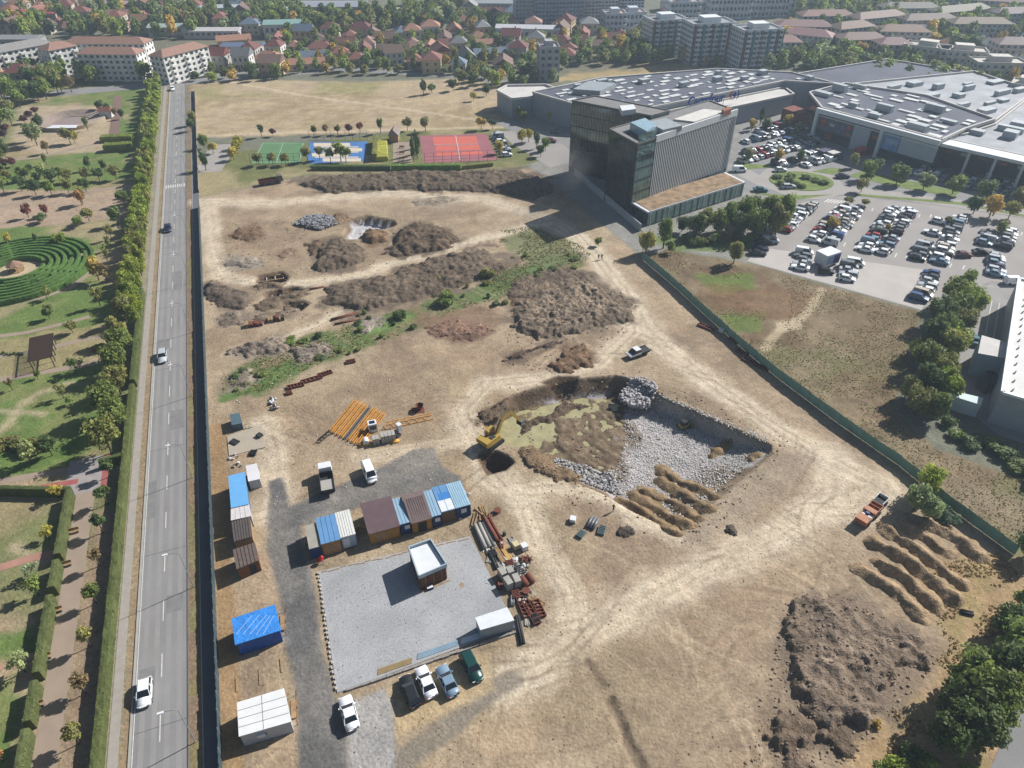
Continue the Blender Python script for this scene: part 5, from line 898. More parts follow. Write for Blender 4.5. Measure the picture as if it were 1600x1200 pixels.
def spool(t):
    for z in (0, .5): MB().tube([(0, 0, z), (0, 0, z + .06)], .6, 16).build('flange', M_rust, t)
    MB().tube([(0, 0, .06), (0, 0, .5)], .3, 12).build('core', M_dark, t)
def formwork(t, L=4.0, m=None):
    MB().box(-L / 2, L / 2, -.5, .5, .04, .16).build('plate', m or M_rust, t)
    for x in np.linspace(-L / 2 + .1, L / 2 - .1, 6): MB().box(x - .05, x + .05, -.52, .52, .16, .45).build('rib', m or M_rust, t)
    for y in (-.52, .52): MB().box(-L / 2, L / 2, y - .05, y + .05, .162, .4).build('edge_beam', m or M_rust, t)
scatter_items((('bag_pile', 'white bags and debris at the top right of the slab', 'bags', 388, 668, lambda t: bags(t, 9)), ('bag_pile', 'white sacks between slab and blue cabin, upper', 'bags', 366, 716, lambda t: bags(t, 8, None, .9)), ('bag_pile', 'grey and white sacks just above the blue cabin', 'bags', 372, 728, lambda t: bags(t, 8, None, .8)), ('board_stack', 'dark board stack on the slab', 'boards', 367, 692, lambda t: formwork(t, 1.6, M_dark)), ('crate', 'dark crate on the right of the slab', 'crate', 406, 682, lambda t: pallet(t, M_dark, .4)), ('barrow_frame', 'small dark cart frame below the slab', 'cart', 396, 709, lambda t: formwork(t, 1.3, M_black)),
               ('white_debris', 'pile of white and dark debris at the ditch mouth', 'debris', 428, 632, lambda t: bags(t, 22, None, 1.0)),
               ('formwork', 'rusty red formwork at the ditch, nearest the fence', 'formwork', 462, 604, lambda t: formwork(t, 3.4)), ('formwork', 'rusty red formwork at the ditch, middle piece', 'formwork', 487, 594, lambda t: formwork(t, 4.4)), ('formwork', 'rusty red formwork at the ditch, right piece', 'formwork', 508, 585, lambda t: formwork(t, 3.0)), ('formwork', 'single rusty plate above the debris pile', 'formwork', 452, 615, lambda t: formwork(t, 1.2)), ('formwork', 'small dark red frame right of the ditch formwork', 'formwork', 548, 566, lambda t: formwork(t, 2.0)),
               ('girder_pair', 'dark steel girders at the left end of the soil strip, upper', 'girders', 495, 450, lambda t: pipes(t, 2, 3.5, .15)), ('girder_pair', 'dark steel girders on the ditch shoulder', 'girders', 537, 495, lambda t: pipes(t, 3, 6, .15)), ('girder_pair', 'second dark girders on the ditch shoulder', 'girders', 540, 503, lambda t: pipes(t, 2, 5, .15))))
for o in bpy.data.objects:
    if o.get('category') in ('formwork', 'girders'): o.rotation_euler = (0, 0, .45 + rv.uniform(-.1, .1))
# trench foundations in the far corner
def frame(u, v, L, Wd, label, ang):
    p = G(u, v, -1.2); p.z = gz(p.x, p.y); t = thing('foundation_frame', label, 'foundation', p, ang, 'foundation frames')
    for y in (-Wd / 2, Wd / 2): MB().box(-L / 2, L / 2, y - .15, y + .15, 0, 1.1).build('long_wall', M_wood, t)
    for x in np.linspace(-L / 2 + .15, L / 2 - .15, 4): MB().box(x - .12, x + .12, -Wd / 2 + .16, Wd / 2 - .16, 0, .9).build('cross_wall', M_conc, t)
    for x in np.linspace(-L / 2, L / 2, 9): MB().box(x - .04, x + .04, -Wd / 2 - .3, -Wd / 2 - .22, 0, 1.6).build('stake', M_rust, t)
frame(424, 438, 6.5, 2.4, 'timber and concrete foundation frame in the upper trench', .3); frame(432, 464, 6, 2.2, 'timber and concrete foundation frame in the middle trench', .3)
for u, v, lb in ((398, 508, 'stacked formwork left of the lower trench'), (432, 500, 'row of rusty posts and forms beside the lower trench')):
    t = thing('form_stack', lb, 'formwork', G(u, v), .3)
    for k in range(6): MB().box(-1.8 + k * .62, -1.35 + k * .62, -.8, .8, 0, random.uniform(.5, 1.1)).build('form', random.choice((M_rust, M_dark, M_wood)), t)
# ================================================================ gravel pad with cabin
pad = psheet('gravel_pad', ((498, 893), (735, 838), (806, 980), (527, 1083)), .08, M_gravel, 'pale grey gravel pad with a straight edge', .08)
rubble('pad_stones', 'small loose stones lying on the gravel pad', 'stones', PP((502, 895), (733, 842), (800, 978), (530, 1078)), 1500, .02, .09, pm('grey_stones', C(140, 138, 138), .9, .3, 3), lambda x, y: .08)
def edge_blocks(p0, p1, n, size, mat, label, jitter=.08):
    t = thing('kerb_row', label, 'kerb', p0); d = p1 - p0; a = math.atan2(d.y, d.x)
    for k in range(n): p = d * ((k + .5) / n); MB().rbox(p + Vector((random.uniform(-jitter, jitter), random.uniform(-jitter, jitter), 0)), *size, a).build('block', mat, t)
edge_blocks(G(497, 893), G(525, 1080), 26, (.45, .2, .22), pm('pale_block', C(196, 188, 178), .9, .2, 3), 'row of pale kerb stones along the left pad edge')
edge_blocks(G(502, 895), G(733, 841), 24, (.8, .16, .14), M_wood, 'row of timbers along the upper pad edge', .15)
edge_blocks(G(540, 1080), G(806, 988), 22, (1.05, .3, .3), pm('kerb_grey', C(150, 146, 142), .85, .2, 2), 'low concrete wall of blocks along the lower pad edge', .05)
for a, b, m, lb in (((590, 1054), (643, 1036), pm('sand_strip', C(150, 128, 90)), 'brown sand strip inside the lower pad edge'), ((652, 1030), (715, 1008), pm('blue_board', C(132, 156, 172)), 'blue-grey boards lying inside the lower pad edge'), ((720, 1006), (752, 996), M_white, 'white boards lying beside the blue-grey boards')):
    t = thing('board_strip', lb, 'boards', G(*a)); d = G(*b) - G(*a)
    for k in range(3): MB().beam(Vector((0, .3 * k, .12)), d + Vector((0, .3 * k, .12)), .26, .06).build('board', m, t)
quadbox('white_container', 'white flat roofed container at the lower right corner of the pad', 'container', ((743, 965), (792, 949), (803, 969), (751, 984)), 2.4, M_objs, M_objs, C(150, 166, 176), C(226, 230, 232), z0=.08)
# mock-up cabin: timber clad walls, raised parapet, white roof deck
q = [G(*p, 3.5) for p in ((638, 854), (673, 842), (698, 881), (654, 900))]; c = sum(q, Vector()) / 4; c.z = .08; t = thing('sample_cabin', 'square timber clad sample cabin with white recessed roof on the gravel pad', 'cabin', c); Q = [(p.x - c.x, p.y - c.y) for p in q]
MB().prism([(x * .96, y * .96) for x, y in Q], 0, 2.75).build('wall', pm('dark_cladding', C(112, 78, 54), .8, .2, 3), t); MB().prism([(x * .9, y * .9) for x, y in Q], 2.753, 3.0).build('roof', M_white, t)
for i in range(4):
    a, b = Vector((*Q[i], 0)), Vector((*Q[(i + 1) % 4], 0)); z = Vector((0, 0, 3.1)); MB().beam(a * .985 + z, b * .985 + z, .16, .75).build('parapet', pm('parapet_sheet', C(178, 196, 206), .6, .1, 2), t); d = b - a
    for f in np.linspace(.06, .94, 7): p = a + d * f; MB().beam(p * .985 + Vector((0, 0, .02)), p * .985 + Vector((0, 0, 2.7)), .16, .06).build('cladding_board', (M_wood if (i + int(f * 7)) % 2 else M_rust), t)
MB().rbox((Q[2][0] * .6 + Q[3][0] * .4, Q[2][1] - .35, 0), .9, .5, 2.0, .4).build('door', M_dark, t)
MB().beam((Q[3][0], Q[3][1] - .3, .03), (Q[2][0] + .2, Q[2][1] - .3, .03), .3, .06).build('door_step', M_wood, t)
bk = thing('tool_chest', 'small open chest beside the sample cabin door', 'chest', G(672, 920) + Vector((0, 0, .08)), .4); MB().box(-.5, .5, -.3, .3, 0, .4).build('box', M_dark, bk); MB().box(-.45, .45, -.25, .25, .402, .43).build('contents', M_white, bk)
# scrap and material store right of the pad
scatter_items((('pipe_stack', 'grey concrete pipes lying at the top of the material store', 'pipes', 757, 838, lambda t: pipes(t, 3, 5, .35, M_conc)), ('pipe_stack', 'rusty long pipes beside the concrete pipes', 'pipes', 769, 830, lambda t: pipes(t, 4, 5, .28, M_rust)), ('timber_stack', 'loose timber sticks at the upper end of the material store', 'timber', 757, 805, lambda t: planks(t, 14, 4, None, 6)), ('timber_stack', 'long pale planks in the middle of the material store', 'timber', 778, 864, lambda t: planks(t, 12, 4.5)), ('timber_stack', 'yellow planks right of the pale planks', 'timber', 792, 866, lambda t: planks(t, 8, 3.6, pm('yellow_ply', C(204, 164, 98)))), ('pallet', 'cream pallet load on the right of the store', 'pallet', 806, 856, lambda t: pallet(t, pm('cream_load', C(206, 192, 150)))), ('pallet', 'white pallet load at the right edge of the store', 'pallet', 819, 858, lambda t: pallet(t, M_white)), ('firewood_heap', 'heap of short brown offcuts at the right edge of the store', 'offcuts', 822, 874, lambda t: planks(t, 16, 1.0, M_rust, 8)), ('pallet', 'grey block pallet, upper left of four', 'pallet', 785, 901, lambda t: pallet(t, M_conc, 1.3, 1.5)), ('pallet', 'grey block pallet, upper right of four', 'pallet', 797, 898, lambda t: pallet(t, M_conc, 1.2, 1.3)), ('pallet', 'grey block pallet, lower left of four', 'pallet', 794, 917, lambda t: pallet(t, M_conc, 1.5, 1.6)), ('pallet', 'grey block pallet, lower right of four', 'pallet', 807, 913, lambda t: pallet(t, M_conc, 1.5, 1.6)), ('barrel', 'green barrel among the pipes', 'barrel', 788, 836, drum), ('cable_drum', 'brown cable drum at the top of the store', 'cable drum', 777, 800, spool), ('cable_drum', 'rusty cable drum below the grey pallets', 'cable drum', 822, 926, spool), ('rebar_coil', 'rusty cylinder of rolled mesh on the right of the store', 'steel', 828, 907, lambda t: pipes(t, 2, 1.6, .5, M_rust)), ('formwork', 'rusty formwork boxes at the lower end of the store, left', 'formwork boxes', 818, 950, lambda t: formwork(t, 3.6)), ('formwork', 'rusty formwork boxes at the lower end of the store, middle', 'formwork boxes', 830, 958, lambda t: formwork(t, 4.2)), ('formwork', 'rusty formwork boxes at the lower end of the store, right', 'formwork boxes', 842, 952, lambda t: formwork(t, 3.0)), ('steel_profiles', 'dark steel profiles beside the white container', 'steel', 812, 985, lambda t: pipes(t, 5, 4.4, .14, M_dark)), ('bag_pile', 'white bags under the planks of the store', 'bags', 803, 886, lambda t: bags(t, 7, None, .9)), ('sheet_stack', 'grey sheet stack above the block pallets', 'sheets', 812, 890, lambda t: formwork(t, 2.0, M_grey)), ('bag_pile', 'bags and scrap at the right end of the container row', 'bags', 727, 773, lambda t: bags(t, 9, None, 1.1)), ('bag_pile', 'scrap in front of the pale blue end container', 'bags', 716, 806, lambda t: bags(t, 8, None, 1.0)),
               ('timber_post', 'white timber lying near the white cabin, left of three', 'timber', 374, 1068, lambda t: planks(t, 1, 2.4)), ('timber_post', 'white timber lying near the white cabin, middle of three', 'timber', 410, 1057, lambda t: planks(t, 1, 2.4)), ('timber_post', 'white timber lying near the white cabin, right of three', 'timber', 443, 1040, lambda t: planks(t, 1, 2.2)),
               ('pallet', 'white crate near the pit, leftmost of the small equipment', 'crate', 895, 814, lambda t: pallet(t, M_white, .6)), ('pump', 'grey pump frame near the white crate', 'pump', 908, 836, lambda t: formwork(t, 1.5, pm('pump_green', C(110, 128, 128)))), ('compressor', 'long grey compressor near the pit', 'compressor', 926, 818, lambda t: pipes(t, 3, 2.4, .25, M_grey)), ('small_trailer', 'green trailer frame right of the pump', 'trailer', 940, 830, lambda t: formwork(t, 1.8, pm('pump_green', (0, 0, 0)))),
               ('steel_stack', 'dark steel beams by the green fence, upper stack', 'steel', 1103, 512, lambda t: formwork(t, 4, M_rust)), ('sheet_pile', 'white and green sheets leaning by the green fence', 'sheets', 1127, 519, lambda t: pallet(t, M_white, .8)), ('steel_stack', 'dark steel beams by the green fence, middle stack', 'steel', 1146, 533, lambda t: formwork(t, 2.6, M_rust)), ('steel_stack', 'dark steel beams by the green fence, second lowest stack', 'steel', 1160, 552, lambda t: formwork(t, 2.6, M_rust)), ('steel_stack', 'long dark steel beams by the green fence, lowest stack', 'steel', 1180, 570, lambda t: formwork(t, 6, M_rust)), ('pipe_piece', 'single dark pipe on the sand below the tan ridges', 'pipe', 1511, 960, lambda t: pipes(t, 2, 1.6, .2, M_black))))
for o in bpy.data.objects:
    if o.parent is None and o.type == 'EMPTY' and o.get('category') in ('pipes', 'timber', 'formwork boxes', 'steel', 'pallet', 'sheets') and o.get('label'):
        lb = o['label']
        if 'fence' in lb: o.rotation_euler = (0, 0, -.85 + rv.uniform(-.1, .1))
        elif 'store' in lb or 'pipes' in lb or 'plank' in lb or 'pallet' in lb: o.rotation_euler = (0, 0, -1.15 + rv.uniform(-.12, .12))
        elif 'white timber' in lb: o.rotation_euler = (0, 0, -1.25)
YARD = [(752, 820), (745, 812), (765, 812), (762, 850), (775, 848), (783, 852), (770, 866), (800, 845), (790, 880), (783, 885), (797, 882), (808, 878), (815, 898), (822, 888), (780, 915), (806, 930), (815, 935), (830, 930), (836, 940), (800, 940), (824, 970), (838, 968), (773, 880), (765, 872)]
def scrap(k, u, v):
    ty = k % 5; nm, wd = (('plank_pile', 'tangled planks'), ('pipe_bundle', 'short pipe bundle'), ('scrap_box', 'dark scrap box'), ('board_pile', 'grey board pile'), ('bag_pile', 'rubble bags'))[ty]; t = thing(nm, f"{wd} in the material store, {ordn(k)} piece counted from its top", 'scrap', GG(u, v), -1.1 + random.uniform(-.6, .6), 'scrap in the material store')
    if ty == 0: planks(t, 9, random.uniform(1.6, 3), random.choice((M_wood, M_debris)), 5)
    elif ty == 1: pipes(t, 4, random.uniform(1.4, 2.6), .12, random.choice((M_grey, M_rust, M_dark)))
    elif ty == 2: formwork(t, random.uniform(1.2, 2), random.choice((M_dark, M_rust)))
    elif ty == 3: planks(t, 8, random.uniform(1.2, 2.2), random.choice((M_conc, M_grey)), 2)
    else: bags(t, 8, None, .9)
for k, (u, v) in enumerate(sorted(YARD, key=lambda i: i[1])): scrap(k, u, v)
# ================================================================ dismantled tower crane
def lattice(p0, p1, w, label, col=M_crane, group='lattice crane sections'):
    p0, p1 = Vector(p0), Vector(p1); d = p1 - p0; L = d.length; t = thing('lattice_section', label, 'crane section', p0, math.atan2(d.y, d.x), group); h = w * .9; n = max(4, int(L / (w * 1.1)))
    for y, z in ((-w / 2, .12), (w / 2, .12), (0, h + .12)): MB().beam((0, y, z), (L, y, z), .1, .1).build('chord', col, t)
    br = MB()
    for k in range(n):
        x0, x1, xm = L * k / n, L * (k + 1) / n, L * (k + .5) / n
        for y in (-w / 2, w / 2): br.beam((x0, y, .12), (xm, 0, h + .12), .05); br.beam((xm, 0, h + .12), (x1, y, .12), .05)
        br.beam((x0, -w / 2, .12), (x0, w / 2, .12), .07)
    br.build('bracing', col, t); return t
for i in range(9): lattice(G(516 + 5.8 * i, 675 + 2.9 * i), G(556 + 5.6 * i, 626 + 2.6 * i), .42, f'yellow lattice crane section in the fanned pile, {ordn(i)} from the left', M_crane if i not in (4,) else M_grey)
lattice(G(497, 692), G(516, 676), .7, 'black lattice tip at the lower left of the crane pile', M_black); lattice(G(602, 668), G(676, 652), 1.2, 'long yellow lattice jib lying right of the crane machinery')
scatter_items((('counterweight', 'large pale concrete counterweight stack beside the crane pile, right', 'counterweight', 607, 688, lambda t: [MB().box(-1.3 + k * .66, -.7 + k * .66, -.7, .7, 0, 1.7).build('block', M_conc, t) for k in range(4)]), ('counterweight', 'pale concrete counterweight stack beside the crane pile, left', 'counterweight', 588, 692, lambda t: [MB().box(-.6 + k * .6, -.05 + k * .6, -.6, .6, 0, 1.4).build('block', M_conc, t) for k in range(2)]),
               ('crane_cab', 'white crane operator cab lying in the crane pile', 'crane cab', 583, 672, lambda t: (MB().box(-.8, .8, -.7, .7, 0, 1.9).build('shell', M_white, t), MB().box(-.6, .6, -.74, -.69, .7, 1.6).build('window', M_glass, t), MB().box(-.5, .5, -.4, .4, 1.903, 1.95).build('roof_hatch', M_glass, t))), ('winch', 'yellow and white winch unit at the left of the machinery', 'winch', 572, 693, lambda t: (MB().tube([(0, -.6, .6), (0, .6, .6)], .55, 14).build('drum', M_white, t), MB().box(-.9, .9, -.7, .7, 0, .25).build('base', M_crane, t))), ('hoist_box', 'white electrical box at the right of the machinery', 'box', 624, 672, lambda t: (MB().box(-.5, .5, -.4, .4, 0, 1.5).build('case', M_white, t), MB().box(-.4, .4, -.43, -.39, .3, 1.2).build('door', M_grey, t))), ('steel_plates', 'dark steel frames between machinery and jib', 'steel', 617, 680, lambda t: formwork(t, 2.2, M_dark)), ('yellow_ram', 'yellow ram standing beside the counterweights', 'ram', 617, 690, lambda t: pipes(t, 2, 1.5, .18, M_crane)),
               ('hopper', 'rusty red concrete hopper above the jib', 'hopper', 656, 641, lambda t: (MB().tube([(0, 0, .2), (0, 0, 1.3)], [.3, .8], 12, 0, False).build('cone', M_rust, t), MB().box(-1.6, -.4, -.4, .4, 0, .5).build('chute', M_rust, t), MB().box(-.9, .9, -.9, .9, 0, .1).build('frame', M_rust, t)))))
for o in bpy.data.objects:
    if o.get('category') in ('counterweight', 'winch', 'crane cab'): o.rotation_euler = (0, 0, .3)
# ================================================================ green fence on the right
fence([G(*p) for p in ((1003, 405), (1050, 445), (1100, 491), (1160, 545), (1215, 591), (1310, 662), (1408, 730), (1440, 757))], 2.2, 2.5, M_green, 'green_fence', 'green sheet fence along the right side of the site, upper stretch', postmat=M_wood)
fence([G(*p) for p in ((1448, 765), (1478, 790), (1530, 828), (1585, 868))], 2.2, 2.5, M_green, 'green_fence', 'green sheet fence on the right, short lower stretch behind the bushes', postmat=M_wood)
# ================================================================ vehicles on site and road
def heading(a, b): d = G(*b) - G(*a); return math.atan2(d.y, d.x)
car(G(228, 1086, 0.) + Vector((0, 0, .035)), ROADANG + math.pi, 'hatchback', 'white', 'white hatchback driving towards the camera on the near road')
car(G(255, 560) + Vector((0, 0, .035)), ROADANG + math.pi, 'estate', 'silver', 'silver estate car on the road halfway up')
car(G(263, 360) + Vector((0, 0, .035)), ROADANG + math.pi, 'hatchback', 'dark blue', 'dark car on the road beside the far park')
car(G(270, 141) + Vector((0, 0, .035)), ROADANG + math.pi, 'hatchback', 'white', 'white car near the far end of the road')
car(G(641, 1083), heading((648, 1100), (632, 1057)), 'estate', 'black', 'black estate car, left end of the row parked below the pad')
car(G(666, 1069), heading((673, 1085), (657, 1045)), 'sedan', 'white', 'white sedan, second in the row parked below the pad')
car(G(699, 1067), heading((708, 1085), (688, 1041)), 'sedan', 'light blue', 'light blue-grey sedan, third in the row parked below the pad')
car(G(737, 1046), heading((726, 1022), (746, 1062)), 'suv', 'dark green', 'dark green off-roader, right end of the row parked below the pad')
car(G(546, 1117), heading((552, 1138), (539, 1090)), 'sedan', 'white', 'white sedan parked alone at the lower left pad corner')
car(GG(578, 743), heading((574, 728), (583, 750)), 'van', 'white', 'white van on the grey yard above the sheds')
def wheels(t, xs_, y, r, w=.3):
    for x in xs_:
        for sg in (-1, 1): wv_ = MB().tube([(0, -w / 2, 0), (0, w / 2, 0)], r, 14).build('wheel', M_black, t, loc=(x, sg * y, r)); MB().tube([(0, -w / 2 - .01, 0), (0, w / 2 + .01, 0)], r * .5, 10).build('hub', M_grey, wv_)
def truck(loc, ang, label, cabm, bedm, loadm, L=6.2):
    t = thing('dump_truck', label, 'truck', loc, ang); MB().box(-L / 2, L / 2 - .2, -.45, .45, .55, .8).build('chassis', M_black, t); wheels(t, (-L * .3, L * .32), .95, .5)
    MB().add([(L / 2 - 1.7, -1.1, .7), (L / 2, -1.1, .7), (L / 2, 1.1, .7), (L / 2 - 1.7, 1.1, .7), (L / 2 - 1.7, -1.05, 2.5), (L / 2 - .25, -1.05, 2.5), (L / 2 - .25, 1.05, 2.5), (L / 2 - 1.7, 1.05, 2.5)], [(4, 5, 6, 7), (0, 1, 5, 4), (1, 2, 6, 5), (2, 3, 7, 6), (3, 0, 4, 7)]).build('cab', cabm, t)
    MB().add([(L / 2 - .12, -.95, 1.6), (L / 2 - .12, .95, 1.6), (L / 2 - .2, .95, 2.3), (L / 2 - .2, -.95, 2.3)], [(0, 1, 2, 3)]).build('windscreen', M_glass, t)
    x0, x1 = -L / 2, L / 2 - 1.95; b = MB().box(x0, x1, -1.12, 1.12, .85, .97)
    bed = b.build('bed', bedm, t)
    for a in ((x0, x1, -1.15, -1.07, .972, 1.7), (x0, x1, 1.07, 1.15, .972, 1.7), (x0, x0 + .08, -1.06, 1.06, .972, 1.6), (x1 - .08, x1, -1.06, 1.06, .972, 1.9)): MB().box(*a).build('side_board', bedm, bed)
    if loadm: MB().box(x0 + .1, x0 + (x1 - x0) * .62, -1.05, 1.05, .975, 1.45).build('load', loadm, bed)
    return t
truck(GG(512, 756), heading((513, 766), (509, 736)), 'white cabbed tipper truck with pale load near the white van', M_white, M_dark, M_conc)
truck(GG(424, 287), heading((412, 286), (436, 282)), 'rusty brown dump truck at the top of the site', pm('truck_grey', C(110, 108, 100)), M_rust, None, 7.5)
t = thing('pickup', 'white flatbed pickup on the dirt track above the pit', 'pickup', GG(996, 555), heading((1010, 547), (982, 557))); 
bd, gl, rfm, wh, D = car_mbs('van'); MB().box(-2.6, 2.0, -.85, .85, .5, .8).build('chassis', M_black, t); wheels(t, (-1.6, 1.6), .82, .36, .24)
MB().add([(-.3, -.95, .75), (2.6, -.92, .75), (2.6, .92, .75), (-.3, .95, .75), (-.3, -.95, 1.15), (2.5, -.85, 1.05), (2.5, .85, 1.05), (-.3, .95, 1.15)], [(4, 5, 6, 7), (0, 1, 5, 4), (1, 2, 6, 5), (2, 3, 7, 6), (3, 0, 4, 7)]).build('body', M_white, t)
MB().add([(-.3, -.9, 1.1), (1.9, -.88, 1.08), (1.9, .88, 1.08), (-.3, .9, 1.1), (-.25, -.75, 1.85), (1.1, -.75, 1.85), (1.1, .75, 1.85), (-.25, .75, 1.85)], [(4, 5, 6, 7), (0, 1, 5, 4), (1, 2, 6, 5), (2, 3, 7, 6), (3, 0, 4, 7)]).build('glass', M_glass, t); MB().box(-.25, 1.1, -.78, .78, 1.853, 1.92).build('roof', M_white, t); MB().box(-2.8, -.4, -1, 1, .85, .95).build('flatbed', M_dark, t)
for y in (-1, .94): MB().box(-2.8, -.4, y, y + .06, .953, 1.25).build('side_board', M_grey, t)
# excavator
ep = GG(768, 693); bp = G(812, 668, -1.0); ang = math.atan2(bp.y - ep.y, bp.x - ep.x); reach = math.hypot(bp.x - ep.x, bp.y - ep.y); ex = thing('excavator', 'yellow tracked excavator reaching into the pit', 'excavator', ep, ang)
for sg in (-1, 1):
    tk = MB(); n = 20; P = []
    for y in (sg * 1.2 - .3, sg * 1.2 + .3):
        for k in range(n): a = 2 * math.pi * k / n; P.append((math.cos(a) * .42 + (1.5 if math.cos(a) > 0 else -1.5), y, .45 + math.sin(a) * .43))
    tk.add(P, [(k, (k + 1) % n, n + (k + 1) % n, n + k) for k in range(n)] + [tuple(range(n)), tuple(range(n, 2 * n))[::-1]]).build('track', M_black, ex)
MB().tube([(0, 0, .6), (0, 0, 1.0)], .9, 16).build('turntable', M_dark, ex); MB().box(-2.3, 1.2, -1.3, 1.3, 1.0, 1.35).build('deck', M_yel, ex); MB().box(-2.5, -1.3, -1.35, 1.35, 1.355, 2.2).build('counterweight', M_yel, ex); MB().box(-1.28, 1.1, -1.25, .1, 1.355, 2.1).build('engine_cover', M_yel, ex); MB().box(-.9, .2, -1.0, -.2, 2.103, 2.2).build('vent', M_dark, ex)
cb = MB().box(-.5, 1.2, .2, 1.25, 1.355, 2.95).build('cab', M_yel, ex); MB().box(-.3, 1.23, .3, 1.15, 1.8, 2.8).build('windscreen', M_glass, cb); MB().box(-.35, 1.05, 1.2, 1.27, 1.9, 2.8).build('side_window', M_glass, cb)
el = Vector((reach * .58, -.35, 5.0)); ti = Vector((reach * .98, -.35, .9))
bm_ = MB(); bm_.beam((.9, -.35, 1.7), (reach * .3, -.35, 4.3), .5, .75); bm_.beam((reach * .29, -.35, 4.28), el, .5, .7); bm_.build('boom', M_yel, ex); MB().beam(el + Vector((-.25, 0, .35)), ti, .4, .55).build('stick', M_yel, ex); MB().tube([(1.3, -.35, 2.5), (reach * .3, -.35, 3.8)], .1, 8).build('boom_cylinder', M_grey, ex); MB().tube([(reach * .33, -.35, 4.8), el + Vector((0, 0, .5))], .1, 8).build('stick_cylinder', M_grey, ex)
MB().add([(ti.x - .5, -.95, ti.z + .3), (ti.x + .45, -.95, ti.z + .2), (ti.x + .3, -.95, ti.z - .8), (ti.x - .5, -.95, ti.z - .7), (ti.x - .5, .25, ti.z + .3), (ti.x + .45, .25, ti.z + .2), (ti.x + .3, .25, ti.z - .8), (ti.x - .5, .25, ti.z - .7)], [(0, 1, 2, 3), (7, 6, 5, 4), (1, 5, 6, 2), (2, 6, 7, 3), (0, 4, 5, 1)]).build('bucket', M_grey, ex)
# compact loader in the pit
lp = GG(1069, 668); t = thing('loader', 'small yellow and black loader on the pit gravel', 'loader', lp, heading((1060, 672), (1078, 664))); wheels(t, (-.7, .7), .75, .42, .3); MB().box(-1.1, 1.0, -.6, .6, .45, .95).build('body', M_yel, t); MB().box(-.7, .35, -.5, .5, .953, 1.75).build('cab', M_dark, t); MB().box(-.75, .4, -.55, .55, 1.753, 1.83).build('roof', M_black, t); MB().box(1.3, 1.9, -.9, .9, .1, .6).build('bucket', M_yel, t)
for y in (-.62, .62): MB().beam((-.6, y, 1.1), (1.4, y, .5), .12, .16).build('lift_arm', M_yel, t)
# orange machine with hopper trailer
a = heading((1372, 788), (1342, 818)); t = thing('orange_truck', 'orange road machine with open bins parked beside the tan ridges', 'machine', GG(1352, 812), a); MB().box(-3.2, 1.6, -.6, .6, .5, .75).build('chassis', M_black, t); wheels(t, (-2.4, -1.5, 1.0), .95, .45); MB().box(.7, 2.3, -.95, .95, .76, 1.6).build('engine_hood', M_orange, t); MB().box(-.3, .65, -.9, .9, .76, 1.3).build('platform', M_white, t)
MB().box(-.15, .25, -.3, .2, 1.303, 1.75).build('seat', M_objs, t, color=C(50, 70, 130)); MB().box(-1.4, -.4, -.95, .95, .76, 1.7).build('hopper', M_orange, t)
for y in (-.95, .87): MB().box(-3.3, -1.5, y, y + .08, .76, 1.6).build('bin_side', M_orange, t)
for x in (-3.3, -2.4, -1.58): MB().box(x, x + .08, -.86, .86, .76, 1.55).build('bin_wall', M_orange, t)
for k in (0, 1): MB().beam((.2, -.85 + 1.7 * k, 1.3), (.1, -.85 + 1.7 * k, 2.5), .07).build('handrail', M_orange, t)
t = thing('trailer', 'white and black trailer hitched behind the orange machine', 'trailer', GG(1374, 786), a); MB().box(-1.1, 1.1, -.85, .85, .5, .62).build('deck', M_dark, t); wheels(t, (-.3,), .9, .36)
for y in (-.85, .77): MB().box(-1.1, 1.1, y, y + .08, .623, 1.15).build('side_board', M_white, t)
MB().box(-1.1, -1.02, -.76, .76, .623, 1.15).build('tail_board', M_white, t)
# ================================================================ people
def person_mesh(stride=.18, arm=.12):
    J = [((0, 0, .95), .13), ((0, 0, 1.15), .12), ((0, 0, 1.38), .14), ((0, 0, 1.5), .06), ((.02, 0, 1.62), .095), ((.02, 0, 1.72), .08), ((0, .19, 1.42), .06), ((.03, .25, 1.16), .045), ((arm, .25, .92), .035), ((arm + .04, .25, .82), .035), ((0, -.19, 1.42), .06), ((-.03, -.25, 1.16), .045), ((-arm + .05, -.25, .92), .035), ((-arm + .06, -.25, .82), .035), ((stride * .4, .1, .5), .07), ((stride, .1, .08), .045), ((stride + .17, .1, .04), .04), ((-stride * .3, -.1, .5), .07), ((-stride, -.1, .08), .045), ((-stride + .17, -.1, .04), .04)]
    E = [(0, 1), (1, 2), (2, 3), (3, 4), (4, 5), (2, 6), (6, 7), (7, 8), (8, 9), (2, 10), (10, 11), (11, 12), (12, 13), (0, 14), (14, 15), (15, 16), (0, 17), (17, 18), (18, 19)]
    me = bpy.data.meshes.new('person'); me.from_pydata([j[0] for j in J], E, []); o = bpy.data.objects.new('tmp', me); COL.objects.link(o); md = o.modifiers.new('s', 'SKIN'); sm = o.modifiers.new('d', 'SUBSURF'); sm.levels = 1
    for v, j in zip(me.skin_vertices[0].data, J): v.radius = (j[1], j[1])
    me.skin_vertices[0].data[0].use_root = True; dg = bpy.context.evaluated_depsgraph_get(); out = bpy.data.meshes.new_from_object(o.evaluated_get(dg)); bpy.data.objects.remove(o)
    for m in (pm('dark_trousers', (.03, .035, .05)), pm('jacket', (1, 1, 1), .8, .05, objc=True), pm('skin', C(205, 160, 130)), pm('hair', (.03, .02, .015)), M_black): out.materials.append(m)
    for p in out.polygons:
        z = p.center.z; y = abs(p.center.y); p.material_index = 4 if z < .1 else 0 if z < .96 and y < .2 else 3 if z > 1.68 else 2 if z > 1.5 or (z < .9 and y > .2) else 1; p.use_smooth = True
    out.name = 'person'; return out
PM = [person_mesh(.05, .05), person_mesh(.22, .16)]
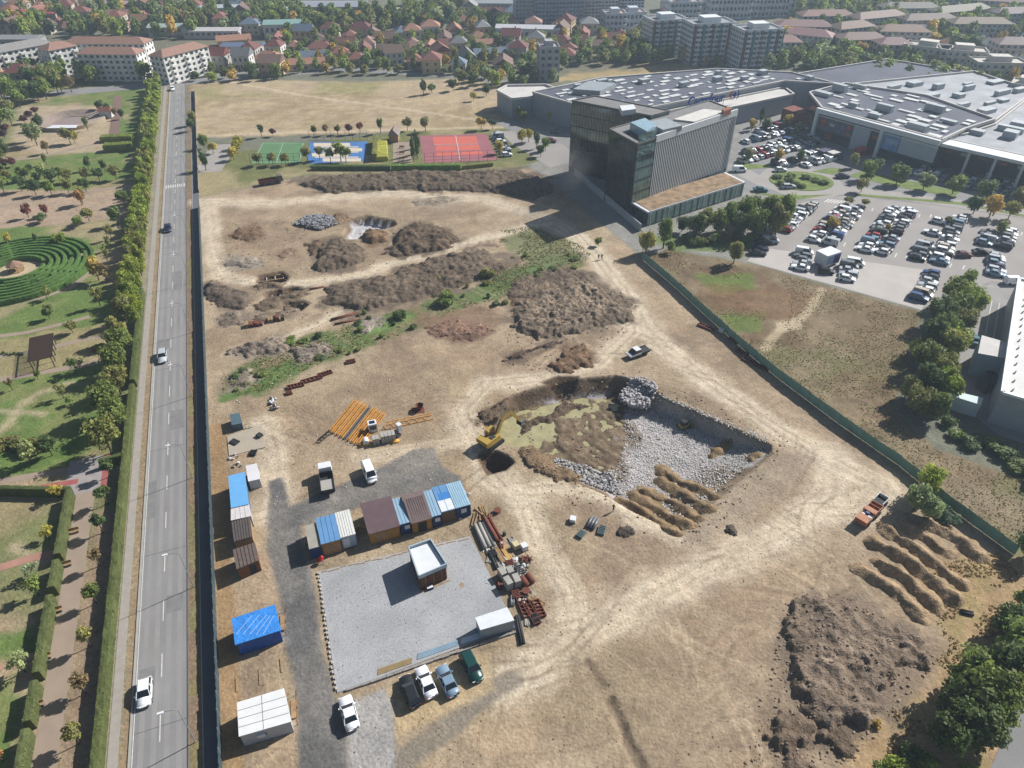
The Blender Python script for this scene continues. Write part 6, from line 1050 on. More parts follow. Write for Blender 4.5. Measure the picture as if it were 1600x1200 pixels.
tag(inst('person', PM[0], None, GG(958, 799), 1.2, None, (.03, .03, .035)), 'person in dark clothes standing at the near edge of the pit', 'person'); tag(inst('person', PM[1], None, GG(935, 406), -1.2, None, (.05, .06, .09)), 'left one of two people walking down the track below the office block', 'person'); tag(inst('person', PM[1], None, GG(940, 406), -1.3, None, (.02, .02, .03)), 'right one of two people walking down the track below the office block', 'person')
# ================================================================ OFFICE BLOCK
M_of = pm('office_glass', (.10, .145, .155), .06, .35, .35, 0, metal=.85, spec=.9); M_of2 = pm('office_glass_green', (.17, .27, .27), .06, .3, .5, 0, metal=.85, spec=.8); M_mul = pm('mullion', C(66, 72, 70), .4, .05); M_fin = pm('pale_fin', C(236, 238, 240), .55, .04, .5); M_rg = pm('roof_gravel', C(136, 134, 132), .9, .1, .5)
of = thing('office_block', 'dark glass office block with a wall of pale vertical fins', 'building', (34, 193, 0))
oo = Vector((34, 193, 0))
def loc2(pts): return [(p[0] - oo.x, p[1] - oo.y) for p in pts]
A_, B_, C_, D_ = (18.8, 229.8), (40.9, 214.3), (47.3, 219.2), (26.4, 234.7); E1, F1, R1, S1 = (28.0, 205.5), (34.1, 193.0), (68.6, 222.6), (62.6, 233.4)
MB().prism(loc2([A_, B_, C_, D_]), 0, 22.4).build('rear_slab', M_of, of); MB().prism(loc2([E1, F1, R1, S1]), 0, 21.3).build('front_block', M_of, of)
def wall_grid(a, b, z0, z1, nx, nz, off=.06, pane=None, gap=.0):
    a, b = Vector((*a, 0)) - oo, Vector((*b, 0)) - oo; d = b - a; L = d.length; d.normalize(); n = Vector((d.y, -d.x, 0)) * off
    mb = MB()
    for k in range(nx + 1): p = a + d * L * k / nx + n; mb.beam(p + Vector((0, 0, z0)), p + Vector((0, 0, z1)), .05, .07)
    mb.build('mullions', M_mul, of)['kind'] = 'stuff'
    for k in range(nz + 1): z = z0 + (z1 - z0) * k / nz; MB().beam(a + n * 1.3 + Vector((0, 0, z)), b - oo * 0 + (Vector((0, 0, z)) + n * 1.3) if False else a + d * L + n * 1.3 + Vector((0, 0, z)), .1, .22).build('floor_band', M_mul if k else M_dark, of)
    return a, d, L, n
wall_grid(A_, B_, .5, 22.2, 26, 6); wall_grid(D_, A_, .5, 22.2, 8, 6); wall_grid(E1, F1, .5, 21.1, 13, 6); wall_grid(S1, E1, .5, 21.1, 30, 6)
FA = Vector((*F1, 0)) - oo; FR = Vector((*R1, 0)) - oo; fd = (FR - FA); FL = fd.length; fd.normalize(); fn = Vector((fd.y, -fd.x, 0)); x0 = 7.6
for k in range(6):
    z = 4.2 + k * 3.42
    for j in range(5): p = FA + fd * (.15 + j * 1.49) + fn * .05; MB().beam(p + Vector((0, 0, z + 1.35)), p + fd * 1.38 + Vector((0, 0, z + 1.35)), .06, 2.6).build('window_pane', M_of2, of)
    MB().beam(FA + fn * .1 + Vector((0, 0, z - .15)), FA + fd * x0 + fn * .1 + Vector((0, 0, z - .15)), .16, .34).build('floor_band', M_mul, of)
MB().beam(FA + fd * (x0 + .1) + fn * .07 + Vector((0, 0, 12.1)), FR - fd * .9 + fn * .07 + Vector((0, 0, 12.1)), .06, 16.4).build('fin_backing', pm('fin_backing', (.03, .034, .04), .6, .1), of)
finm = MB().box(-.15, .15, -.05, .05, 3.9, 20.3).mesh('fin', M_fin); fang = math.atan2(fd.y, fd.x)
for k in range(46):
    p = FA + fd * (x0 + .3 + k * (FL - x0 - 1.4) / 45); inst('fin', finm, of, p + fn * .17, fang)
MB().beam(FA + fd * x0 + fn * .06 + Vector((0, 0, 21.2)), FR + fn * .06 + Vector((0, 0, 21.2)), .5, 1.9).build('fin_parapet', M_white, of); MB().beam(FR - fd * .4 + fn * .1 + Vector((0, 0, 3)), FR - fd * .4 + fn * .1 + Vector((0, 0, 20.2)), .9, .4).build('fin_end_wall', M_white, of)
def inset(pts, k): cx = sum(p[0] for p in pts) / len(pts); cy = sum(p[1] for p in pts) / len(pts); return [(cx + (p[0] - cx) * k, cy + (p[1] - cy) * k) for p in pts]
MB().prism(inset(loc2([A_, B_, C_, D_]), .97), 22.41, 22.5).build('roof', M_rg, of); MB().prism(inset(loc2([E1, F1, R1, S1]), .975), 21.31, 21.42).build('roof', M_rg, of)
for P_, z in (([A_, B_, C_, D_], 22.42), ([E1, F1, R1, S1], 21.33)):
    q = loc2(P_)
    for i in range(4): MB().beam((*q[i], z + .18), (*q[(i + 1) % 4], z + .18), .3, .4).build('parapet', pm('parapet_brown', C(138, 134, 130)), of)
def onroof(px, z): p = G(*px, z); return p - oo
def roofbox(name, pxq, z0, z1, mat, parent=of): return MB().prism([onroof(p, z1)[:2] for p in pxq], z0, z1).build(name, mat, parent)
roofbox('glass_screen', ((985, 191), (1008, 184), (1025, 195), (1011, 205)), 21.43, 23.6, pm('screen_glass', C(160, 188, 200), .15, .1, .5, spec=.7)); roofbox('plant_room', ((1012, 190), (1040, 184), (1066, 196), (1036, 203)), 21.43, 22.9, pm('plant_grey', C(160, 166, 170), .6, .1)); roofbox('white_terrace', ((1052, 186), (1100, 170), (1135, 174), (1085, 190)), 21.43, 21.9, pm('terrace_white', C(216, 212, 204), .8, .08)); roofbox('roof_unit', ((968, 165), (990, 163), (994, 170), (972, 173)), 22.51, 24, M_white); roofbox('skylight_pit', ((978, 208), (984, 205), (1004, 217), (998, 219)), 21.43, 21.6, M_dark); roofbox('sign_box', ((1128, 170), (1140, 166), (1143, 170), (1131, 174)), 21.43, 23, pm('sign_brown', C(150, 96, 70)))
pod = [(33.5, 195.6), (38.1, 187.5), (71.2, 209.6), (67.0, 217.6)]
MB().prism(inset(loc2(pod), .985), 0, 3.85).build('podium_wall', M_of2, of); MB().prism(loc2(pod), 3.86, 4.3).build('podium_slab', M_white, of); MB().prism(inset(loc2(pod), .95), 4.31, 4.42).build('podium_garden', pm('sedum_roof', C(150, 126, 98), .95, .4, .5, .3, 4), of)
a, b = Vector((*pod[1], 0)) - oo, Vector((*pod[2], 0)) - oo
for k in range(17): p = a + (b - a) * (k + .5) / 17; MB().beam(p + Vector((.06, -.08, 0)), p + Vector((.06, -.08, 3.8)), .14, .2).build('podium_column', M_mul if k % 3 else M_white, of)
c1 = G(972, 330, 1); t = thing('garden_wall', 'long pale wall along the foot of the office block', 'wall', (c1.x, c1.y, 0))
w0, w1 = Vector((20.5, 226.5, 0)), Vector((36.0, 184.0, 0))
for k in range(12): p, q = w0.lerp(w1, k / 12) - t.location, w0.lerp(w1, (k + .97) / 12) - t.location; MB().beam(p + Vector((0, 0, 1.1)), q + Vector((0, 0, 1.1)), .25, 2.2).build('panel', pm('wall_panel', C(178, 182, 186), .8, .08, .5), t)
# ================================================================ SHOPPING MALL
M_mem = pm('dark_membrane', C(92, 96, 108), .85, .14, .08, .1, .6); M_mw = pm('pale_membrane', C(208, 204, 198), .8, .1, .15, .06, 1); M_cl = pm('cladding', C(150, 158, 168), .6, .06, .3); M_dg = pm('shopfront_glass', (.03, .036, .045), .12, .2, .3, 0, spec=.7)
ml = thing('shopping_mall', 'sprawling shopping mall with dark flat roofs and pale parapets', 'building', (60, 270, 0)); mo = Vector((60, 270, 0))
def hall(pts, z, roofm, wallm=M_cl, par=.5, parm=None, pw=.6):
    q = [(p[0] - mo.x, p[1] - mo.y) for p in pts]; a = sum(q[i][0] * q[(i + 1) % len(q)][1] - q[(i + 1) % len(q)][0] * q[i][1] for i in range(len(q))); q = q if a > 0 else q[::-1]
    MB().prism(q, 0, z - .02).build('wall', wallm, ml); MB().prism(inset(q, .992), z - .015, z + .05).build('roof', roofm, ml)
    for i in range(len(q)): MB().beam((*q[i], z + par / 2), (*q[(i + 1) % len(q)], z + par / 2), pw, par + .1).build('parapet', parm or M_mw, ml)
H1 = [(24, 272), (49, 267.5), (111, 305), (131, 300), (118, 318), (88, 324), (36, 309), (20, 297), (8, 288.5)]
hall(H1, 9, M_mem); hall([(49.4, 266.8), (53, 258.6), (112, 294.3), (111.3, 304.4)], 6.6, M_mw, M_cl, .6)
hall([(-6, 297.5), (0, 286), (7.4, 288.2), (19.4, 297.4), (14, 306), (-2, 305)], 7, M_mw, M_cl, .8); hall([(111.5, 263.5), (138, 229.2), (151, 240), (166.5, 250.3), (156.5, 279), (132, 296), (113.5, 283)], 10.2, M_mem, M_dg, .7)
hall([(141, 236.5), (172, 206.5), (235, 250), (205, 290), (167.2, 250.1), (151.6, 239.6)], 8.6, pm('grey_membrane', C(168, 170, 174), .8, .2, .12, .08, 1), M_dg, .7); hall([(157.2, 279), (167.5, 252), (204.4, 290.3), (196, 320), (133, 299)], 8.8, pm('grey_membrane', (0, 0, 0)), M_cl, .7); hall([(118.6, 318.3), (132, 300.6), (195, 321), (170, 345)], 8.0, M_mem, M_cl, .6)
rq = random.Random(5)
def on_poly(P_, n, mind, margin=2.5):
    out = []; xs_ = [p[0] for p in P_]; ys_ = [p[1] for p in P_]
    for _ in range(n * 40):
        x, y = rq.uniform(min(xs_), max(xs_)), rq.uniform(min(ys_), max(ys_))
        if sd1(x, y, P_) > margin and all((x - a) ** 2 + (y - b) ** 2 > mind ** 2 for a, b in out): out.append((x, y))
        if len(out) >= n: break
    return out
sk = MB().box(-.5, .5, -.5, .5, .02, .35).mesh('skylight', pm('skylight_white', C(226, 226, 222), .4, .1, .3)); un = MB().box(-.5, .5, -.5, .5, .02, 1).mesh('roof_unit', pm('unit_grey', C(182, 188, 190), .6, .1))
for x, y in on_poly(H1, 90, 3.6): inst('skylight', sk, ml, (x - mo.x, y - mo.y, 9.05), .543, (rq.uniform(1.5, 5.5), rq.uniform(1, 2.6), rq.uniform(.5, 1.2)))
for x, y in on_poly(H1, 9, 11): inst('roof_unit', un, ml, (x - mo.x, y - mo.y, 9.05), .543, (rq.uniform(2, 5), rq.uniform(2, 3), rq.uniform(1.2, 2.2)))
M2P = [(111.5, 263.5), (138, 229.2), (151, 240), (166.5, 250.3), (156.5, 279), (132, 296), (113.5, 283)]
for x, y in on_poly(M2P, 40, 3.2): inst('skylight', sk, ml, (x - mo.x, y - mo.y, 10.25), -.93, (rq.uniform(1.5, 6), rq.uniform(1, 3), rq.uniform(.8, 1.5)))
for x, y in on_poly(M2P, 9, 9): inst('roof_unit', un, ml, (x - mo.x, y - mo.y, 10.25), -.93, (rq.uniform(2, 7), rq.uniform(1.5, 3), rq.uniform(1.0, 2.5)))
for x, y in on_poly([(145, 238), (172, 211), (225, 250), (203, 280)], 16, 7): inst('roof_unit', un, ml, (x - mo.x, y - mo.y, 8.65), -.78, (rq.uniform(2, 8), rq.uniform(1.5, 4), rq.uniform(.8, 2.4)))
for x, y in on_poly([(158, 279), (168, 256), (203, 291), (194, 316), (140, 299)], 14, 7): inst('roof_unit', un, ml, (x - mo.x, y - mo.y, 8.85), .5, (rq.uniform(2, 8), rq.uniform(1.5, 4), rq.uniform(.6, 2)))
# raised plant deck behind the office roof
MB().prism([(p[0] - mo.x, p[1] - mo.y) for p in [G(895, 139, 11)[:2], G(920, 126, 11)[:2], G(962, 130, 11)[:2], G(938, 142, 11)[:2]]], 9.06, 11).build('plant_deck', pm('plant_grey', (0, 0, 0)), ml)
# second hall front: white portal frame, coloured panels, columns
fa, fb = Vector((111.2, 263.2, 0)) - mo, Vector((137.8, 228.7, 0)) - mo; fd2 = (fb - fa); fl = fd2.length; fd2.normalize(); fn2 = Vector((fd2.y, -fd2.x, 0))
if fn2.y > 0: fn2 = -fn2
def fpanel(x0, x1, z0, z1, mat, off, name, th=.15): MB().beam(fa + fd2 * x0 + fn2 * off + Vector((0, 0, (z0 + z1) / 2)), fa + fd2 * x1 + fn2 * off + Vector((0, 0, (z0 + z1) / 2)), th, z1 - z0).build(name, mat, ml)
fpanel(-.6, fl + .5, 9.3, 10.9, M_white, 1.6, 'portal_beam', 1.2); fpanel(-.6, .5, 0, 9.3, M_white, 1.6, 'portal_column', 1.2); fpanel(fl * .555, fl * .58, 0, 9.3, M_white, 1.4, 'portal_column', 1.0); fpanel(0, fl, 8.0, 8.3, M_white, .5, 'fascia_strip')
fpanel(.6, 14, 3.4, 7.9, pm('banner_dark', C(96, 98, 110), .7, .2, .8), .3, 'banner_wall'); fpanel(14.2, 20.4, 0, 7.9, pm('panel_pale', C(190, 196, 204), .7, .05), .45, 'pale_panel'); fpanel(24.8, 31, 3.2, 8.6, pm('mural_blue', C(120, 160, 206), .6, .3, .5), .45, 'blue_mural'); fpanel(31.2, fl, 3.2, 8.6, pm('panel_pale', (0, 0, 0)), .46, 'pale_panel')
for k, (x0_, x1_, z0_, z1_, c) in enumerate(((1.2, 3.6, 6, 7.4, C(190, 80, 60)), (1.4, 3.2, 4.6, 5.6, C(140, 70, 70)), (5, 7, 5.6, 6.6, C(200, 200, 204)), (8, 10, 4.2, 5.2, C(120, 130, 150)), (9.6, 10.8, 5.8, 7.2, C(90, 140, 170)), (11.6, 13.2, 6.2, 7.4, C(196, 90, 60)), (11.8, 13.4, 4, 5, C(180, 120, 80)), (21.3, 23.6, 5.4, 6.6, C(170, 60, 54)), (4.2, 6.8, 1, 3, C(150, 74, 54)))):
    fpanel(x0_, x1_, z0_, z1_, pm('shop_sign_%d' % k, c, .5, .1), .52, 'shop_sign', .1)
for k in range(8): fpanel(26.5 + .55 * k, 26.9 + .55 * k, 5.2 + .2 * (k % 3), 7 - .2 * (k % 2), pm('mural_ice', C(170, 205, 235), .5, .1), .56, 'mural_figure', .06)
ga, gb = Vector((141, 236, 0)) - mo, Vector((171.6, 206.2, 0)) - mo; gd = (gb - ga); gl = gd.length; gd.normalize(); gn = Vector((gd.y, -gd.x, 0)); gn = -gn if gn.y > 0 else gn
MB().beam(ga - gd * 1 + gn * 3 + Vector((0, 0, 8.7)), gb + gn * 3 + Vector((0, 0, 8.7)), 6, 1.0).build('canopy', M_white, ml)
for f in (0, .27, .45, .63, .81, .98): p = ga + gd * gl * f + gn * 5.6; MB().beam(p, p + Vector((0, 0, 8.2)), .6 if f else 1.2, .6).build('canopy_column', M_white, ml)
for k in range(7): p = ga + gd * gl * (.06 + k * .13) + gn * .3; MB().beam(p + Vector((0, 0, 5.6)), p + gd * 2.6 + Vector((0, 0, 5.6)), .12, 1.0).build('shop_sign', pm('shop_front_%d' % (k % 3), (C(150, 90, 84), C(200, 196, 190), C(130, 110, 120))[k % 3], .5, .1), ml)
# low brick wing between the halls
MB().prism([(p[0] - mo.x, p[1] - mo.y) for p in ((105, 284), (113, 271), (117.5, 274.5), (110.5, 288))], 0, 4.5).build('brick_wing', pm('brick_red', C(132, 74, 60), .85, .15, 1), ml)
# store sign
sa, sb = G(1074, 167, 8.2), G(1131, 158.5, 8.2); sgd = (sb - sa); sw = sgd.length; SGN = thing('store_sign', 'large blue Carrefour lettering with red and blue emblem on the mall roof edge', 'sign', sa, math.atan2(sgd.y, sgd.x))
M_sb = pm('sign_blue', C(24, 70, 160), .5, .05); M_sr = pm('sign_red', C(206, 52, 40), .5, .05); sz = sw / STORE_W
for me, x_ in STORE_G:
    me.materials.clear(); me.materials.append(M_sb); o = inst('letter', me, SGN, (x_ * sz, 0, .1)); o.rotation_euler = (rad(90), 0, 0); o.scale = (sz, sz * 1.2, 4)
def shape(pts, mat, nm, x): o = MB().prism(pts, -.12, .12).build(nm, mat, SGN, loc=(x, 0, .1)); o.rotation_euler = (rad(90), 0, 0)
lx = sw + 2.0; s_ = 3.6
shape([(0, s_ * .5), (s_ * .42, s_), (s_ * .36, s_ * .78), (s_ * .3, s_ * .5), (s_ * .36, s_ * .22), (s_ * .42, 0)], M_sr, 'emblem_left', lx); shape([(s_ * .95, s_ * .5), (s_ * .5, s_), (s_ * .62, s_ * .72), (s_ * .42, s_ * .6), (s_ * .42, s_ * .4), (s_ * .62, s_ * .28), (s_ * .5, 0)], M_sb, 'emblem_right', lx + .3); shape([(s_ * 1.3, s_ * .5), (s_ * 1.0, s_ * 1.05), (s_ * 1.12, s_ * .5), (s_ * 1.0, -.05)], M_sb, 'emblem_edge', lx + .3)
for k in range(7): MB().beam((k * sw / 6, .5, -1.6), (k * sw / 6, .05, .9), .12).build('sign_strut', M_grey, SGN)
# ================================================================ WHITE ROOFED HALL on the right edge
wh = thing('white_hall', 'white flat roofed hall at the right edge with loading annex', 'building', (92, 104, 0)); wo = Vector((92, 104, 0)); W0, W1 = G(1592, 436, 7), G(1566, 614, 7); wd = (W0 - W1).normalized(); wn_ = Vector((wd.y, -wd.x, 0))
cor = [W1, W0, W0 + wn_ * 60, W1 + wn_ * 60]; q = [(p.x - wo.x, p.y - wo.y) for p in cor]
MB().prism(q, 0, 6.9).build('wall', pm('hall_wall', C(168, 172, 176), .7, .06, .4), wh); MB().prism(inset(q, .995), 6.91, 7.0).build('roof', pm('hall_roof', C(222, 220, 216), .8, .07, .2, .05, 2), wh)
for i in range(4): MB().beam((*q[i], 7.15), (*q[(i + 1) % 4], 7.15), .7, .5).build('parapet', M_white, wh)
for k in range(13):
    p = W1 + wd * (2 + k * 3.2) + wn_ * 1.6 - wo; inst('roof_vent', un, wh, (p.x, p.y, 7.0), .8, (.5, .25, .5))
    p = W1 + wd * (2.8 + k * 3.2) + wn_ * 5.5 - wo; inst('roof_vent', un, wh, (p.x, p.y, 7.0), .8, (.4, .25, .4))
def annex(name, pxq, z, wallm, roofm): MB().prism([(G(*p, z).x - wo.x, G(*p, z).y - wo.y) for p in pxq], 0, z - .1).build(name + '_wall', wallm, wh); MB().prism([(G(*p, z).x - wo.x, G(*p, z).y - wo.y) for p in pxq], z - .098, z + .05).build(name + '_roof', roofm, wh)
annex('annex', ((1534, 524), (1576, 536), (1572, 560), (1528, 552)), 5.6, M_obj if False else pm('annex_wall', C(150, 166, 184), .7, .05), M_mw); annex('canopy', ((1490, 611), (1536, 622), (1533, 633), (1488, 619)), 3, pm('canopy_white', C(196, 204, 208), .7, .05), pm('canopy_roof', C(206, 222, 220), .7, .05))
MB().rbox(G(1545, 607) - wo, 4.5, 2.4, 2.6, .2).build('loading_dock', pm('dock_dark', C(60, 70, 80)), wh)
tr = thing('forklift', 'yellow forklift standing in the shaded loading bay', 'forklift', G(1543, 594), .4); MB().box(-1.0, .8, -.6, .6, .35, 1.2).build('body', M_orange, tr); MB().box(.85, .95, -.5, .5, .1, 2.6).build('mast', M_dark, tr); MB().box(-.7, .5, -.55, .55, 2.1, 2.18).build('roof', M_dark, tr); wheels(tr, (-.7, .6), .55, .32, .2)
for x, y in ((-.65, -.5), (.45, -.5), (-.65, .5), (.45, .5)): MB().beam((x, y, 1.2), (x, y, 2.1), .06).build('roof_post', M_dark, tr)
# kiosk trailer in the parking lot
k0 = G(1290, 412); t = thing('advert_trailer', 'white box trailer with purple poster panel in the parking lot', 'trailer', k0, heading((1285, 415), (1300, 410)) ); MB().box(-2.6, 2.6, -1.8, 1.8, .5, 3.6).build('box', M_white, t); MB().box(.1, 2.5, -1.86, -1.81, .9, 3.2).build('poster', pm('poster_purple', C(92, 84, 150), .5, .2, 1.5), t); MB().box(-2.4, -.1, -1.86, -1.81, .9, 3.2).build('poster', pm('poster_blue', C(150, 176, 200), .5, .2, 1.5), t); wheels(t, (-1.4, 1.4), 1.5, .4)
# ================================================================ PARKED CARS
KINDS_ = ['hatchback', 'sedan', 'hatchback', 'estate', 'suv', 'hatchback', 'van']; COLS_ = ['white', 'silver', 'white', 'silver', 'white', 'grey', 'black', 'silver', 'white', 'grey', 'dark blue', 'white', 'black', 'red', 'light blue', 'silver', 'beige', 'white', 'blue', 'grey', 'grey', 'black', 'silver', 'white']
rc = random.Random(21)
def car_row(a, b, n, rowname, first='near', skip=0.0, flip=None):
    pa, pb = G(*a), G(*b); d = pb - pa; ang = math.atan2(d.y, d.x) - math.pi / 2
    for k in range(n):
        if rc.random() < skip: continue
        p = pa + d * (k / max(1, n - 1)); kd, cl = rc.choice(KINDS_), rc.choice(COLS_); off = Vector((math.cos(ang), math.sin(ang), 0)) * rc.uniform(-.35, .35)
        simple_car(p + off + Vector((0, 0, .03)), ang + rc.choice((0, math.pi)) + rc.gauss(0, .03), kd, cl, f'{cl} {kd}, {ordn(k)} from lower end, {rowname}', 'cars in the open parking lot')
car_row((1225, 361), (1266, 322), 12, 'leftmost row of the parking lot'); car_row((1271, 377), (1313, 331), 12, 'second row of the parking lot'); car_row((1296, 382), (1338, 327), 13, 'third row of the parking lot'); car_row((1350, 392), (1396, 329), 14, 'fourth row of the parking lot'); car_row((1377, 396), (1421, 332), 14, 'fifth row of the parking lot', skip=.05)
car_row((1435, 406), (1447, 384), 6, 'short sixth row of the parking lot'); car_row((1465, 411), (1497, 343), 15, 'seventh row of the parking lot'); car_row((1455, 366), (1464, 348), 2, 'broken upper end of the sixth row'); car_row((1536, 382), (1546, 366), 4, 'short eighth row of the parking lot'); car_row((1567, 388), (1577, 364), 6, 'ninth row of the parking lot'); car_row((1553, 430), (1557, 404), 6, 'tenth row beside the white hall'); car_row((1436, 469), (1456, 430), 7, 'row beside the tree belt'); car_row((1251, 421), (1256, 397), 5, 'short row left of the poster trailer'); car_row((1322, 438), (1327, 419), 4, 'short row right of the poster trailer'); car_row((792, 244), (776, 212), 9, 'forecourt row beside the red court')
for u, v, kd, cl, h, lb in ((1335, 414, 'van', 'white', (1325, 1350), 'white van right of the poster trailer'), (1505, 401, 'hatchback', 'maroon', 0, 'small purple car driving through the parking lot'), (1532, 397, 'sedan', 'black', 0, 'black sedan standing between the parking rows'), (1290, 427, 'hatchback', 'black', 0, 'black hatchback below the poster trailer'), (1203, 379, 'van', 'silver', 0, 'silver van at the left edge of the parking lot'), (1194, 381, 'hatchback', 'black', 0, 'black car beside the silver van'), (1183, 398, 'sedan', 'black', 0, 'black car at the lower left end of the lot, lowest'), (1187, 391, 'sedan', 'dark blue', 0, 'dark car at the lower left end of the lot, middle'), (1521, 534, 'sedan', 'teal', 1, 'dark green sedan in the delivery yard'), (1531, 462, 'hatchback', 'white', 1, 'white car at the delivery yard entrance'), (1583, 443, 'van', 'white', 0, 'white van at the corner of the white hall'), (1155, 268, 'van', 'white', 0, 'white van beside the fin wall'), (1219, 268, 'hatchback', 'white', 0, 'white car entering the roundabout from above'), (1232, 294, 'estate', 'silver', 0, 'silver estate leaving the roundabout'), (1316, 278, 'sedan', 'dark blue', 0, 'dark blue sedan right of the roundabout'), (1188, 299, 'sedan', 'teal', 0, 'green car left of the roundabout'), (867, 208, 'hatchback', 'grey', 0, 'grey car on the lane behind the office'), (860, 222, 'sedan', 'maroon', 0, 'dark red car on the lane behind the office')):
    simple_car(G(u, v) + Vector((0, 0, .04)), (-.15 if not h or h == 0 else 1.2 if h == 1 else -.2) + rc.gauss(0, .1), kd, cl, lb, 'single cars around the mall')
# mall parking rows, parallel to the first hall front
mdir = Vector((.856, .517, 0)); mnr = Vector((.517, -.856, 0)); MALLP = PP((1152, 258), (1162, 196), (1262, 192), (1300, 236), (1330, 262), (1230, 262)); MALLQ = PP((1395, 262), (1470, 262), (1660, 290), (1660, 335), (1500, 305), (1420, 285))
def fill(poly, o, du, dn, rowname, limit, jit=.25, skip=.08):
    cnt = 0; rk = 0; lastk = 0
    for r_ in range(-14, 16):
        rowoff = (r_ // 2) * 13.6 + (r_ % 2) * 5.2; k = 0; rk += 1 if (cnt and lastk) else 0; lastk = 0
        for j in range(-40, 40):
            p = o + du * (j * 2.55) + dn * rowoff
            if sd1(p.x, p.y, poly) < 1.2 or rc.random() < skip or cnt >= limit: continue
            kd, cl = rc.choice(KINDS_), rc.choice(COLS_); ang = math.atan2(dn.y, dn.x)
            k += 0
            simple_car(p + dn * rc.uniform(-jit, jit) + Vector((0, 0, .02)), ang + rc.choice((0, math.pi)) + rc.gauss(0, .03), kd, cl, f'{cl} {kd}, {ordn(k)} along the {ordn(rk)} row of {rowname}', 'cars parked in front of the mall'); k += 1; cnt += 1; lastk = 1
    return cnt
fill(MALLP, G(1215, 228), mdir, mnr, 'the packed mall parking', 150); fill(MALLQ, G(1520, 285), Vector((.72, -.69, 0)).normalized(), Vector((-.69, -.72, 0)).normalized(), 'the shaded mall parking', 60)
for u, v, c, lb in ((1343, 243, C(180, 60, 50), 'red vending kiosk in the mall parking'), (1300, 249, C(190, 186, 180), 'pale vending kiosk in the mall parking'), (1286, 246, C(70, 70, 90), 'dark vending kiosk in the mall parking')):
    t = thing('kiosk', lb, 'kiosk', G(u, v), .5); MB().box(-1.8, 1.8, -1.3, 1.3, 0, 2.5).build('wall', M_obj, t, color=c); MB().box(-2, 2, -1.5, 1.5, 2.505, 2.65).build('roof', M_objs, t, color=tuple(min(1, x * 1.3) for x in c)); MB().box(-1.4, 1.4, -1.34, -1.305, 1.0, 2.0).build('counter_window', M_glass, t)
# ================================================================ SPORTS COURTS
def court(name, px, col, label, cat='court', z=.03, inner=None): return psheet(name, px, z, pm(name + '_surface', col, .85, .08, .2), label, .02, cat)
ct = court('green_court', ((392, 256), (410, 222), (476, 222), (470, 255)), C(96, 134, 92), 'green artificial turf court')
for a, b in (((395, 254), (411, 224)), ((411, 224), (474, 224)), ((474, 224), (468, 253)), ((468, 253), (395, 254)), ((442, 224), (432, 254))): ribbon('court_line', PP(a, b), .12, .036, M_mark, parent=ct)
bc = court('blue_court', ((480, 256), (484, 222), (574, 221), (570, 252)), C(74, 122, 180), 'blue and cream multi-sport court')
for k in range(4):
    v0, v1 = 223.5 + k * 8, 228.5 + k * 8; sheet('court_field', [G(490 - k * 1.2 + (18 if k % 2 else 0), v1)[:2], G(490 - k * 1.2 + (18 if k % 2 else 0), v0)[:2], G(567 - k * 1 - (20 if k % 2 == 0 else 0), v0)[:2], G(567 - k * 1 - (20 if k % 2 == 0 else 0), v1)[:2]], .04, pm('court_cream', C(214, 200, 176), .85, .05), parent=bc)
    if k < 3: ribbon('court_band', PP((492, v1 + 1.2), (560, v1 + 1.2)), 1.0, .037, pm('court_cream', (0, 0, 0)), parent=bc)
rcn = court('red_court', ((662, 255), (656, 212), (760, 209), (778, 250)), C(158, 98, 104), 'red tennis court with a mauve surround')
for P_ in (((678, 226), (676, 214), (744, 213), (747, 224)), ((681, 236), (680, 227.5), (712, 227), (714, 235)), ((717, 235), (715, 227), (748, 226), (751, 234)), ((682, 244), (681, 238), (714, 237), (716, 243)), ((719, 243), (717, 237), (752, 236), (756, 242))): sheet('court_field', [G(*p)[:2] for p in P_], .04, pm('court_red', C(206, 104, 88), .85, .06), parent=rcn)
for a, b in (((712, 212), (719, 250)), ((678, 226), (747, 225))): ribbon('court_line', PP(a, b), .2, .046, M_mark, parent=rcn)
for nm, P_, lb in (('wire_fence', ((664, 256), (776, 251)), 'tall wire fence on the near side of the red court'), ('wire_fence', ((392, 257), (470, 256)), 'tall wire fence on the near side of the green court'), ('wire_fence', ((484, 220), (574, 219)), 'tall wire fence behind the blue court')):
    t = thing(nm, lb, 'fence', G(*P_[0])); d = G(*P_[1]) - G(*P_[0])
    for k in range(9): MB().tube([d * k / 8, d * k / 8 + Vector((0, 0, 3.6))], .06, 6).build('post', M_dark, t)
    for z in (.1, 1.2, 2.4, 3.6): MB().beam(Vector((0, 0, z)), d + Vector((0, 0, z)), .05).build('rail', M_dark, t)
psheet('grey_court', ((303, 270), (330, 226), (372, 225), (345, 268)), .03, pm('grey_court_surface', C(164, 158, 152)), 'small empty grey asphalt court beside the road', .02, 'court')
psheet('rest_area', ((614, 253), (614, 222), (640, 222), (646, 253)), .03, M_path, 'paved rest area with benches left of the red court', .02)
for k in range(3): bench(G(628, 232 + 9 * k), 0, f'bench in the rest area by the red court, {ordn(k)} from the top')
hedge(G(597, 252), G(596, 226), 4.2, 1.6, 'wide yellow-green shrub bed between two courts', C(186, 184, 84, 1.1), 3, .25); hedge(G(586, 252), G(588, 222), 1.6, 2.6, 'tall olive hedge beside the yellow-green bed', 'olive', 4, .25)
hedge(G(488, 265), G(610, 265), 1.8, 1.4, 'dark clipped hedge below the blue court', 'dark', 4, .2); hedge(G(612, 266), G(720, 265), 1.8, 1.8, 'bright leafy hedge below the red court', C(112, 140, 66, 1.1), 4, .22); hedge(G(722, 264), G(770, 259), 1.4, 1.2, 'low hedge at the right end of the red court', 'olive', 4, .2)
